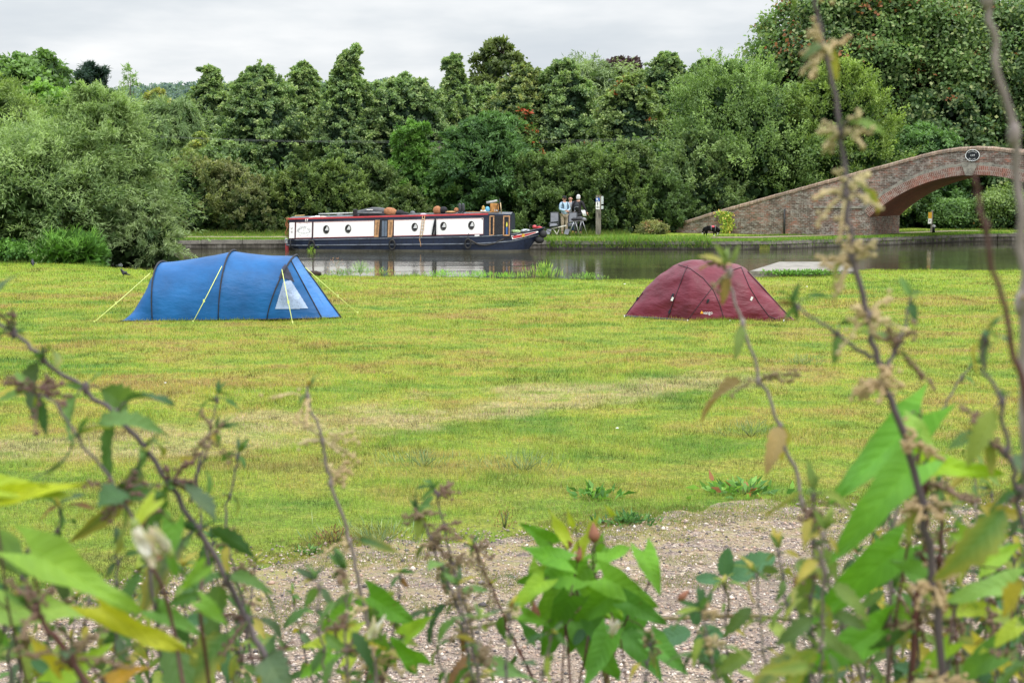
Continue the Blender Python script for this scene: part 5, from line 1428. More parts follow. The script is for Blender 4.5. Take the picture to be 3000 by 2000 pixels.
o = b.build('folding_trolley', plain('black_metal', (.02, .02, .022), .4, .3)); tag(o, 'folded black trolley leaning against the orange crate', 'trolley')
b = MB(); q0 = bpx(1471, 610, -.4); b.tube([bt(q0[0] - .03, q0[1] - .2, -.4), bt(q0[0] - .07, q0[1] + .22, -.4)], .022, 6); o = b.build('wooden_pole', plain('pale_wood', (.55, .42, .25), .6)); tag(o, 'short pale wooden stick propped beside the folded trolley', 'stick')
lump('blue_bag', 1428, 614.5, .085, .08, .11, plain('light_blue_plastic', (.12, .42, .62), .6), 'light blue plastic bag beside the orange crate', 'bag', v=-.45)
lump('garden_gnome', 1416, 611, .06, .06, .10, plain('ochre_glaze', (.52, .33, .08), .5, var=.4, scale=18), 'small ochre ornament near the bow end of the roof', 'ornament', v=-.4)
lump('white_basin', 1417, 618, .12, .1, .045, cream, 'low white bowl under the ochre ornament', 'bowl', v=-.45)
for k, (px, py, w_, m_, lb) in enumerate(((930, 636, .12, cream, 'crumpled white cloth on the stern end of the boat roof'), (945, 637, .16, plain('pinkish_cloth', (.5, .4, .36), .9), 'pinkish cloth just past the white cloth on the boat roof'), (1240, 629, .12, plain('lilac_cloth', (.5, .42, .5), .9), 'lilac cloth at the top of the roof ladder'))):
    lump('cloth', px, py, w_, .12, .05, m_, lb, 'cloth', v=-.35)
b = MB(); q0 = bpx(1200, 629, -.4); q1 = bpx(1270, 626, -.4); b.tube([bt(q0[0], q0[1], -.4), bt((q0[0] + q1[0]) / 2, q0[1] + .05, -.4), bt(q1[0], q1[1], -.4)], .022, 6); o = b.build('hose', plain('grey_hose', (.22, .23, .22), .6)); tag(o, 'grey hose lying along the middle of the boat roof', 'hose')
b = MB(); q0 = bpx(1365, 621, -.4); q1 = bpx(1440, 621.5, -.4); b.tube([bt(q0[0], q0[1], -.4), bt(q1[0], q1[1], -.4)], .02, 6); o = b.build('boat_hook', wood); tag(o, 'wooden boat hook shaft laid along the roof towards the bow', 'boat hook')
# rope ladder and black trousers hung from the roof
lad = empty('rope_ladder', tuple(cs(*cpx(1240, 640), .03)), 'pale wooden rope ladder hanging down the cream side of the boat', 'ladder')
b = MB()
L0 = [(1238, 632), (1234.5, 668), (1230, 700), (1234, 714), (1234, 722)]; L1 = [(1244.5, 632), (1242, 668), (1238, 690), (1229, 703)]
b.tube([cs(*cpx(x, y), .05) for x, y in L0], .014, 6); b.tube([cs(*cpx(x, y), .05) for x, y in L1], .014, 6)
b.build('ropes', plain('tan_rope_strand', (.52, .30, .15), .8), lad)
for k in range(6):
    y = 641 + 9.6 * k; xa = np.interp(y, [632, 668, 700], [1238, 1234.5, 1230]); xb = np.interp(y, [632, 668, 690], [1244.5, 1242, 1238])
    b = MB(); b.tube([cs(*cpx(xa - .5, y), .06), cs(*cpx(xb + .5, y), .06)], .018, 6); b.build('rung', plain('pale_wood', (.55, .42, .25), .6), lad)
b = MB()
for sx in (-1, 1):
    P_ = [(1276, 634), (1275.5 + sx * 1.2, 648), (1273.5 + sx * 3, 668), (1272.5 + sx * 4.2, 688)]
    b.tube([cs(*cpx(x, y), .07) for x, y in P_], [.03, .05, .06, .065], 8, flat=.6)
o = b.build('hanging_trousers', dkb); tag(o, 'pair of black trousers drying over the side of the boat', 'trousers')
# cushion and things on the fore deck
for k, (px, py, m_, lb, rx) in enumerate(((1510, 679, plain('green_white_cloth', (.35, .48, .22), .8, var=.6, scale=20), 'crumpled green and white bag on the fore deck', .22), (1540, 677, plain('aluminium_frame', (.45, .47, .5), .4, .4), 'silver folded trolley on the fore deck of the boat', .2), (1566, 665, red, 'small red dome lamp near the bow tip', .08))):
    lump('deck_item' if k < 0 else ('cloth_bag', 'luggage_trolley', 'deck_lamp')[k], px, py, rx, .14, .07, m_, lb, ('bag', 'trolley', 'lamp')[k], v=-.8)
# ------------------------------------------------------------------ tents
def fabric_mat(name, c, light, dark, rough=.48, wr=.6):
    m, nt, out = nodes_of(name); h = NT(nt)
    p = h.pos()
    f = h.noise(p, 1.6, 4, .6)
    st = h.noise(h.mapping(p, (2.2, 2.2, 5.5), (0, 0, 0), (0, .5, 0)), 1.6, 4, .55)
    fine = h.noise(p, 40, 2, .5)
    col = h.ramp(f, [(.35, dark), (.5, c), (.68, light)])
    bb = h.bump(h.math('ADD', st, h.math('MULTIPLY', fine, .03)), wr, .09)
    d = h.bsdf(col, rough, 0, .35, bb)
    t = h.n('ShaderNodeBsdfTranslucent', inp={'Color': col}).outputs[0]
    h.link(h.n('ShaderNodeMixShader', inp={0: .12, 1: d, 2: t}).outputs[0], out.inputs[0])
    return m
M_BLUE = fabric_mat('blue_nylon', (.004, .100, .300), (.006, .125, .365), (.003, .080, .245), .50, .20)
M_BLUE_LIT = fabric_mat('sunlit_blue_nylon', (.035, .18, .48), (.05, .23, .55), (.025, .14, .40), .42, .35)  # porch door: the tent blue with its colour lightened to look sunlit
M_RED = fabric_mat('maroon_nylon', (.150, .018, .034), (.19, .024, .044), (.11, .012, .022), .42, .36)
M_TRIM = plain('dark_navy_webbing', (.020, .022, .034), .7, var=.3)
M_LINE = plain('fluorescent_line', (.66, .74, .22), .6, var=.05)
M_WINDOW = plain('tent_window_film', (.28, .36, .52), .3, var=.25, scale=6)
M_MESH = plain('tent_mesh_vent', (.035, .038, .065), .8, var=.3)

class Hoop:
    def __init__(s, npx, cpx_, W):
        s.N = G(*npx); s.Fp = s.N + Vector((0.05, W, 0)); s.M = (s.N + s.Fp) / 2
        c = At(cpx_[0], cpx_[1], s.M.y); s.C = c; s.lean = c.x - s.M.x; s.h = c.z
    def __call__(s, t):
        q = -math.cos(PI * t); z = math.sin(PI * t)
        a = .5 + .5 * math.copysign(abs(q) ** .92, q); zz = z ** .78
        p = s.N.lerp(s.Fp, a); return p + Vector((s.lean * zz ** 1.3, 0, s.h * zz))
tent = empty('tunnel_tent', (-5.2, 26.2, 0), 'blue tunnel tent with three dark hoops and yellow guy lines', 'tent', 'tents pitched on the meadow')
H1 = Hoop((447, 941), (474, 769), 1.7); H2 = Hoop((640, 939), (683, 736), 1.8); H3 = Hoop((782, 936), (866, 750), 1.7)
TSK = []   # all skin faces for later projection
rw = np.random.RandomState(4)
def wr(P, u, t, amp=.012):
    k = amp * (1 - abs(2 * t - 1) * .2) * math.sin(t * PI) ** .4 * math.sin(u * PI) ** .5
    n_ = (float(vnoise(P.x * 1.3 + P.z * 1.1, P.y + P.z * 2.0 - P.x * .5, 2.6)) - .5) * 2
    return P + Vector((0, -n_ * k * (1.6 if t < .5 else -1.6), n_ * k * .5))
def span(Ha, Hb, sag=.035):
    def f(u, v):
        p = Ha(v).lerp(Hb(v), u); m = (Ha.M.lerp(Hb.M, u)); d = (Vector((p.x, m.y, .35)) - p)
        return wr(p + d * (sag * 4 * u * (1 - u)) * (math.sin(PI * v) ** .5) * .9, u, v)
    return f
def addspan(name, f, mat, nu=26, nv=40, vr=(0, 1)):
    b = MB(); b.grid(lambda u, v: f(u, lerp(vr[0], vr[1], v)), nu, nv)
    TSK.append(b); return b.build(name, mat, tent)
addspan('body_panel', span(H1, H2), M_BLUE); addspan('body_panel', span(H2, H3), M_BLUE)
Rn = G(347, 942); Rf = Rn + Vector((.35, 1.5, 0))
def rear(u, v):
    g = Rn.lerp(Rf, v); p = H1(v)
    return wr(p.lerp(g, u), u, v, .02)
addspan('rear_panel', rear, M_BLUE)
F1 = G(944, 933); F2 = G(998, 930.5); kt = [0, .38, .62, 1.0]; kp = [H3.N, F1, F2, H3.Fp]
def gfront(v):
    for a in range(3):
        if v <= kt[a + 1] + 1e-9:
            return kp[a].lerp(kp[a + 1], (v - kt[a]) / (kt[a + 1] - kt[a]))
    return kp[3]
def front(u, v):
    return wr(H3(v).lerp(gfront(v), u), u, v, .012)
addspan('porch_panel', front, M_BLUE, 20, 16, (0, .38)); addspan('porch_door', front, M_BLUE_LIT, 24, 18, (.38, .62)); addspan('porch_panel', front, M_BLUE, 20, 16, (.62, 1))
for Hh in (H1, H2, H3):
    b = MB(); pts = [Hh(t) * 1 for t in np.linspace(0, 1, 40)]
    pts = [p + (p - Vector((Hh.M.x, Hh.M.y, .3))).normalized() * .022 for p in pts]
    b.tube(pts, [.009 + .009 * math.sin(PI * k_ / 39) for k_ in range(40)], 8); b.build('pole_sleeve', M_TRIM, tent)
b = MB(); b.tube([front(u, .38) + Vector((0, -.008, .004)) for u in np.linspace(0, 1, 14)], .011, 6)
b.build('door_zip', M_TRIM, tent)
b = MB(); b.tube([front(u, .62) + Vector((.01, 0, .006)) for u in np.linspace(0, 1, 14)], .013, 6); b.build('door_edge', M_TRIM, tent)
b = MB(); b.tube([Rn + Vector((0, -.012, .008)), H1.N + Vector((0, -.015, .008)), H2.N + Vector((0, -.015, .008)), H3.N + Vector((0, -.015, .008)), F1 + Vector((0, -.01, .008)), F2 + Vector((.01, 0, .008))], .012, 6); b.build('skirt_hem', M_TRIM, tent)
def bvh_of(mbs):
    vs = []; fs = []
    for mb in mbs:
        o = len(vs); vs += [Vector(v) for v in mb.v]; fs += [tuple(i + o for i in f) for f in mb.f]
    return BVHTree.FromPolygons(vs, fs)
def hit(bvh, px, py, off=.01):
    r = ray(px, py).normalized(); l, n_, i, d = bvh.ray_cast(CAM, r)
    if l is None: return None
    if n_.dot(r) > 0: n_ = -n_
    return l + n_ * off
def inside(pt, poly):
    x, y = pt; c = False; j = len(poly) - 1
    for i in range(len(poly)):
        if (poly[i][1] > y) != (poly[j][1] > y) and x < (poly[j][0] - poly[i][0]) * (y - poly[i][1]) / (poly[j][1] - poly[i][1]) + poly[i][0]: c = not c
        j = i
    return c
def patch(bvh, poly, off, step=1.5):
    x0, x1 = min(p[0] for p in poly), max(p[0] for p in poly); y0, y1 = min(p[1] for p in poly), max(p[1] for p in poly)
    b = MB(); cache = {}
    def V_(i, j):
        if (i, j) not in cache:
            q = hit(bvh, x0 + i * step, y0 + j * step, off); cache[(i, j)] = (len(b.v), q)
            b.v.append(tuple(q) if q else (0, 0, 0))
        return cache[(i, j)]
    for i in range(int((x1 - x0) / step) + 1):
        for j in range(int((y1 - y0) / step) + 1):
            if inside((x0 + (i + .5) * step, y0 + (j + .5) * step), poly):
                q = [V_(i, j), V_(i + 1, j), V_(i + 1, j + 1), V_(i, j + 1)]
                if all(a[1] is not None for a in q):
                    b.f.append(tuple(a[0] for a in q)); b.mi.append(0); b.sm.append(False); b.uv.append(None)
    return b
bt_ = bvh_of(TSK)
patch(bt_, [(829, 826), (806, 905), (903, 904), (868, 848), (851, 821)], .012).build('window', M_WINDOW, tent)
patch(bt_, [(828, 784), (817, 814), (840, 818), (862, 827), (850, 800), (836, 774)], .012).build('vent', M_MESH, tent)
def line(bvh, pxs, r, off, name, mat, par, n=7, flat=1.0):
    pts = []
    for (a, c) in zip(pxs[:-1], pxs[1:]):
        for k in range(n): pts.append(hit(bvh, lerp(a[0], c[0], k / n), lerp(a[1], c[1], k / n), off))
    pts.append(hit(bvh, *pxs[-1], off)); pts = [p for p in pts if p is not None]
    if len(pts) < 2: return None
    b = MB(); b.tube(pts, r, 6, flat=flat); return b.build(name, mat, par)
for a, g in (((440, 800), (275, 944)), ((651, 783), (565, 944)), ((826, 792), (857, 945)), ((890, 786), (1048, 917))):
    s = hit(bt_, *a, .03) or At(a[0], a[1], 26.6)
    b = MB(); e = G(*g); b.tube([s, s.lerp(e, .5) + Vector((0, 0, -.01)), e], .007, 6)
    m_ = s.lerp(e, .62); b.box(m_, (.03, .03, .05)); b.tube([e + Vector((0, 0, -.04)), e + Vector((0, 0, .03))], .012, 5)
    b.build('guy_line', M_LINE, tent)
# maroon tent
rt = empty('dome_tent', (3.4, 26.0, 0), 'low maroon dome tent with orange and white logo on its flank', 'tent', 'tents pitched on the meadow')
sil = [(1830, 928), (1845, 905), (1860, 885), (1895, 843), (1940, 801), (1975, 778), (2000, 768), (2030, 763), (2080, 763.5), (2130, 769), (2165, 775), (2185, 785), (2230, 833), (2280, 888), (2310, 920), (2329, 938)]
bas = [(1830, 928), (1900, 932), (1960, 936), (2015, 941), (2150, 942.5), (2329, 940)]
sx_ = [p[0] for p in sil]; sy_ = [p[1] for p in sil]; bx_ = [p[0] for p in bas]; by_ = [p[1] for p in bas]
wid_ = ([1830, 1900, 2000, 2100, 2200, 2329], [.25, .9, 1.55, 1.7, 1.3, .35])
# crest sits over the middle of the floor; heights from the outline
def rsec(px):
    g = G(px, float(np.interp(px, bx_, by_))); W = float(np.interp(px, *wid_))
    c = At(px, float(np.interp(px, sx_, sy_)), g.y + W * .45)
    return g, W, c
def red_f(u, v):
    px = lerp(1830, 2329, u); g, W, c = rsec(px)
    q = -math.cos(PI * v); z = math.sin(PI * v)
    a = .5 + .5 * math.copysign(abs(q) ** 1.05, q); zz = z ** .88
    x = lerp(g.x, c.x, zz)
    # pole ridges push the cloth out, it sags in between
    p = Vector((x, g.y + W * a, max(c.z, .01) * zz))
    return wr(p, .5, v, .022 if .02 < u < .98 else 0)
b = MB(); b.grid(red_f, 90, 56); bvr = bvh_of([b]); b.build('flysheet', M_RED, rt)
M_SEAM = plain('dark_maroon_seam', (.045, .012, .020), .6)
for pxs, r in (([(1957, 931), (1976, 875), (1990, 840), (2005, 800), (2014, 778)], .009), ([(1988, 776), (2022, 787), (2060, 815), (2090, 850), (2110, 895), (2122, 937)], .008), ([(2015, 937), (2050, 890), (2085, 845), (2105, 820), (2150, 790), (2172, 784)], .008),
               ([(2172, 784), (2195, 840), (2225, 890), (2252, 925), (2278, 937)], .009), ([(2190, 796), (2240, 850), (2298, 913), (2318, 934)], .014), ([(1836, 920), (1868, 877), (1884, 858)], .009)):
    line(bvr, pxs, r, .004, 'pole_seam', M_SEAM, rt)
b = MB(); b.tube([G(x, y) + Vector((0, -.02, .02)) for x, y in ((1828, 929), (1900, 934), (1960, 938), (2015, 943))], .022, 6); b.build('groundsheet', plain('grey_groundsheet', (.05, .055, .075), .6), rt)
b = MB(); b.tube([G(x, y) + Vector((0, -.015, .01)) for x, y in ((2015, 943), (2150, 944), (2329, 941))], .012, 6); b.build('hem', M_SEAM, rt)
for px, py, m_ in ((1972, 866, M_TRIM), (1971, 876, mwht), (2074, 882, M_TRIM), (1869, 877, M_TRIM), (1963, 913, M_TRIM), (2201, 875, mwht)):
    b = MB(); b.box(hit(bvr, px, py, .015), (.035, .02, .07), Matrix.Rotation(.4, 3, 'Y')); b.build('toggle', m_, rt)
for px, py in ((1828, 931), (2013, 944), (2137, 945), (2295, 944)):
    g = G(px, py); b = MB(); b.tube([g + Vector((0, 0, -.03)), g + Vector((.01, 0, .05))], .009, 6); b.build('peg', mwht, rt)
patch(bvr, [(2051, 918.5), (2061, 918.5), (2056, 909)], .006, .5).build('logo_triangle', plain('logo_orange', (.75, .33, .02), .5), rt)
vs, fs = text_mesh('vango', 15); q = [hit(bvr, 2074 + v.x * .78, 916 - v.y, .006) for v in vs]
b = MB(); b.add([tuple(p) if p else (3.4, 26, .3) for p in q], fs); b.build('logo_lettering', mwht, rt)

# ------------------------------------------------------------------ concrete slab, litter, birds
c4 = [G(*q) for q in ((2196, 806), (2513, 806), (2478, 777.5), (2283, 777.5))]
b = MB(); n4 = [Vector((p.x, p.y, -.35)) for p in c4]; b.prism(n4, (0, 0, .46))
o = b.build('concrete_slab', plain('slab_concrete', (.25, .23, .20), .85, var=.28, scale=3, bump=.3)); tag(o, 'flat pale concrete landing slab at the water edge behind the maroon tent', 'slab')
rg = np.random.RandomState(31); n = 900
P = np.array([tuple(c4[0].lerp(c4[1], t)) for t in rg.beta(2, 2.2, n) * .75 + .1]) + np.stack([rg.normal(size=n) * .05, -.08 + rg.normal(size=n) * .05, .02 + .1 * rg.rand(n)], -1)
V, Fq, CC = leaf_quads(P, unit(rg.normal(size=(n, 3)) + [0, 0, .8]), unit(rg.normal(size=(n, 3))), rg.uniform(.04, .10, n), rg.uniform(.02, .05, n), np.array([(.10, .20, .04)]) * rg.uniform(.6, 1.5, (n, 1)), rg)
o = np_mesh('weeds', V, Fq, CC, M_LEAF); tag(o, 'green weeds growing along the front edge of the concrete slab', 'weeds', kind='stuff')

def plant_tuft(name, px, py, n, hgt, wid, pal_, label, cat, Lr=(.05, .1), Wr=(.01, .02), upd=1.0, seed=1, z0=None, group=None, spread_y=.6):
    rg = np.random.RandomState(seed); g = G(px, py); z = float(Hf(g.x, g.y)) if z0 is None else z0
    root = empty(name, (g.x, g.y, z), label, cat, group)
    a = rg.uniform(0, 6.28, n); r = np.abs(rg.normal(size=n)) * wid * .5
    P = np.stack([g.x + np.cos(a) * r, g.y + np.sin(a) * r * spread_y, z + rg.rand(n) ** 1.3 * hgt * np.clip(1.2 - r / wid, .1, 1)], -1)
    D = unit(np.stack([np.cos(a) * .6, np.sin(a) * .6, np.full(n, upd)], -1) + rg.normal(size=(n, 3)) * .35)
    C = np.array(pal_)[rg.randint(0, len(pal_), n)] * rg.uniform(.7, 1.25, (n, 1))
    V, Fq, CC = leaf_quads(P, D, unit(rg.normal(size=(n, 3)) + [0, 0, .5]), rg.uniform(*Lr, n), rg.uniform(*Wr, n), C, rg)
    np_mesh('leaves', V, Fq, CC, M_LEAF, root)
    b = MB()
    for k in range(5):
        aa = k * 1.3; b.tube([Vector((g.x, g.y, z - .02)), Vector((g.x + math.cos(aa) * wid * .2, g.y + math.sin(aa) * wid * .2, z + hgt * .7))], .004, 4)
    b.build('stem', plain('green_stem', (.10, .14, .04), .7), root)
    return root
gr = [(.05, .12, .025), (.09, .19, .035), (.14, .26, .05)]
plant_tuft('dock_plant', 1742, 1462, 60, .07, .30, gr, 'broad leaved dock in the grass near the middle of the gravel edge', 'weed', (.07, .13), (.03, .05), .45, 1, group='weeds in the near grass')
plant_tuft('dock_plant', 2175, 1448, 90, .08, .40, gr * 3 + [(.26, .11, .05)], 'broad leaved dock with a few reddened leaves behind the slanting stem', 'weed', (.07, .13), (.03, .05), .4, 2, group='weeds in the near grass')
plant_tuft('thistle_plant', 1842, 1536, 150, .06, .26, [(.04, .10, .03), (.08, .17, .05)], 'dark spiky weed rosette on the edge of the gravel', 'weed', (.05, .09), (.012, .022), .5, 3, group='weeds in the near grass')
plant_tuft('thistle_plant', 905, 1622, 60, .04, .16, [(.05, .11, .03), (.10, .18, .05)], 'small green rosette on the gravel below the reddish dead weed', 'weed', (.03, .06), (.012, .02), .4, 13, group='weeds in the near grass')
plant_tuft('dead_weed', 985, 1592, 130, .12, .20, [(.11, .05, .03), (.16, .08, .045), (.07, .04, .03)], 'reddish brown dead weed at the edge of the gravel', 'weed', (.02, .045), (.006, .012), 1.0, 4)
plant_tuft('dead_weed', 1478, 1545, 60, .16, .14, [(.16, .10, .045), (.22, .15, .06)], 'thin withered brown weed standing in the grass by the gravel', 'weed', (.02, .05), (.006, .01), 1.4, 5)
rushc = [(.07, .12, .06), (.12, .17, .08), (.19, .22, .11)]
for k, (px, py, w_, lb) in enumerate(((1240, 1370, .55, 'wispy grey-green rush tuft, lefthand of the two in the middle of the near grass'), (1535, 1382, .6, 'grey-green rush tuft with spiky blades in the middle of the near grass'), (1110, 1592, .65, 'rush tuft beside the reddish dead weed'), (2350, 1062, .7, 'rush tuft in the sunny grass behind the tall nettle stems'), (2200, 1268, .5, 'faint rush tuft just behind the slanting nettle stem'))):
    plant_tuft('rush_tuft', px, py, 190, .10, w_, rushc, lb, 'rushes', (.06, .13), (.004, .007), 1.3, 20 + k, group='rush tufts in the meadow')
# tufts on the near bank
for k, (px, py, n_, h_, w_, pl_, lb, L_) in enumerate((
        (988, 800, 60, .55, .35, [(.34, .15, .08), (.28, .12, .06), (.42, .22, .10)], 'rusty red dock stalks standing at the near bank', (.06, .12)), (1000, 803, 260, .16, .75, gr, 'low dark green weeds under the rusty dock stalks', (.06, .12)),
        (1056, 800, 260, .30, .5, [(.08, .17, .04), (.15, .26, .07), (.24, .32, .12)], 'tall green tuft with feathery seed heads next to the rusty dock', (.12, .26)), (1120, 803, 160, .2, .6, [(.12, .22, .05), (.20, .28, .08), (.30, .18, .08)], 'low tuft with a few brown seed heads at the near bank', (.08, .16)),
        (1300, 807, 260, .13, .9, [(.13, .28, .04), (.20, .36, .05)], 'rounded bright green tuft at the water edge below the boat ladder', (.10, .2)), (1400, 808, 240, .13, .8, [(.12, .26, .04), (.19, .33, .06)], 'bright grass tuft at the water edge below the bow', (.10, .2)),
        (1590, 811, 300, .34, .7, [(.12, .25, .04), (.20, .33, .06), (.30, .34, .08)], 'tallest reed-like grass tuft on the near bank beyond the bow', (.18, .34)), (1480, 810, 200, .11, .8, [(.14, .28, .04), (.20, .35, .05)], 'squat green tuft beside the tallest grass tuft', (.08, .18)), (1720, 813, 200, .14, .7, [(.13, .25, .05), (.2, .33, .07)], 'short grass tuft at the edge of the bright patch of water', (.08, .16)))):
    plant_tuft('bank_tuft', px, py, n_, h_, w_, pl_, lb, 'grass tuft', (L_[0] * .7, L_[1] * .7), (.008, .016), 2.2, 40 + k, z0=-.04, group='tufts along the near bank', spread_y=.3)
# white feathers / litter
rg = np.random.RandomState(8); 
for k, (px, py, s_, lb) in enumerate(((1808, 1262, .012, 'white feather lying in the middle of the near grass'), (1830, 835, .022, 'white flecked litter on the grass left of the maroon tent'), (484, 1127, .012, 'small white scrap near the fern shadow, leftmost scrap in the grass'), (2364, 842, .02, 'white scrap lying on the grass right of the maroon tent'))):
    g = G(px, py); b = MB(); z = float(Hf(g.x, g.y)) + .03
    b.ellipsoid((g.x, g.y, z), (s_ * 1.4, s_, s_ * .5), 8, 5, Matrix.Rotation(.4, 3, 'Z'), .3, random.Random(k)); o = b.build('white_feather', mwht); tag(o, lb, 'feather')
# molehill near the tent
g = G(920, 803); b = MB(); b.ellipsoid((g.x, g.y, 0), (.20, .2, .09), 18, 10, None, .12, random.Random(2)); o = b.build('molehill', plain('dark_soil', (.035, .022, .016), .95, var=.4, scale=20)); tag(o, 'small dark molehill by the water behind the blue tent', 'molehill')

def bird(px, py, Y_s, face, lab, hpx):
    g = G(px, py); s = hpx * g.y / F; gz_ = float(Hf(g.x, g.y)) + .01
    root = empty('crow', (g.x, g.y, gz_), lab, 'bird', 'dark birds on the grass')
    fx = Vector((math.cos(face), math.sin(face), 0)); U = lambda a, z, w=0: Vector((g.x, g.y, gz_)) + fx * a * s + Vector((-fx.y, fx.x, 0)) * w * s + Vector((0, 0, z * s))
    m_ = plain('black_feathers', (.016, .016, .022), .45, var=.3); 
    ex = MB(); ex.tube([U(.30, .86), U(.47, .83)], [.035 * s, .008 * s], 6)
    nodes = [(U(-.05, .42), .20 * s), (U(.10, .56), .20 * s), (U(.19, .74), .12 * s), (U(.26, .87), .105 * s), (U(-.25, .33), .14 * s), (U(-.50, .24), .07 * s), (U(-.75, .16), .05 * s), (U(0, .25, .07), .06 * s), (U(.0, .03, .07), .02 * s), (U(0, .25, -.07), .06 * s), (U(.0, .03, -.07), .02 * s)]
    skin(nodes, [(0, 1), (1, 2), (2, 3), (0, 4), (4, 5), (5, 6), (0, 7), (7, 8), (0, 9), (9, 10)], 'body', m_, root, 2, 0, None, ex)
    b = MB()
    for w_ in (-1, 1): b.ellipsoid(U(-.12, .42, w_ * .17), (.30 * s, .05 * s, .13 * s), 12, 8, Matrix.Rotation(face, 3, 'Z') @ Matrix.Rotation(.35, 3, 'Y'))
    b.build('wings', plain('slate_wing', (.030, .030, .040), .4), root)
bird(362, 813, 0, PI + .25, 'black jackdaw standing side-on in the grass left of the blue tent', 27)
bird(96, 780, 0, PI / 2 + .4, 'dark bird seen from behind near the willows', 25)

# longer grass the mower missed round the tents and slab
rng = np.random.RandomState(90)
ed_ = []
for pl in ([Rn, H1.N, H2.N, H3.N, F1, F2], [G(1828, 931), G(1960, 938), G(2015, 943), G(2329, 941)], [c4[0], c4[1], c4[2]]):
    for a_, c_ in zip(pl[:-1], pl[1:]):
        for _ in range(int((c_ - a_).length * 260)):
            t_ = rng.rand(); q_ = a_.lerp(c_, t_); ed_.append((q_.x + rng.normal() * .04, q_.y - .03 + rng.normal() * .04))
ed_ = np.array(ed_)
o = blades('long_grass', ed_[:, 0], ed_[:, 1], Hf(ed_[:, 0], ed_[:, 1]), .03 + .07 * rng.rand(len(ed_)) ** 2, np.full(len(ed_), .010), rng.uniform(.6, 1.25, (len(ed_), 1)) * np.ones((1, 3)), rng, .6)
tag(o, 'longer grass left standing round the hems of the tents', 'grass', kind='stuff')
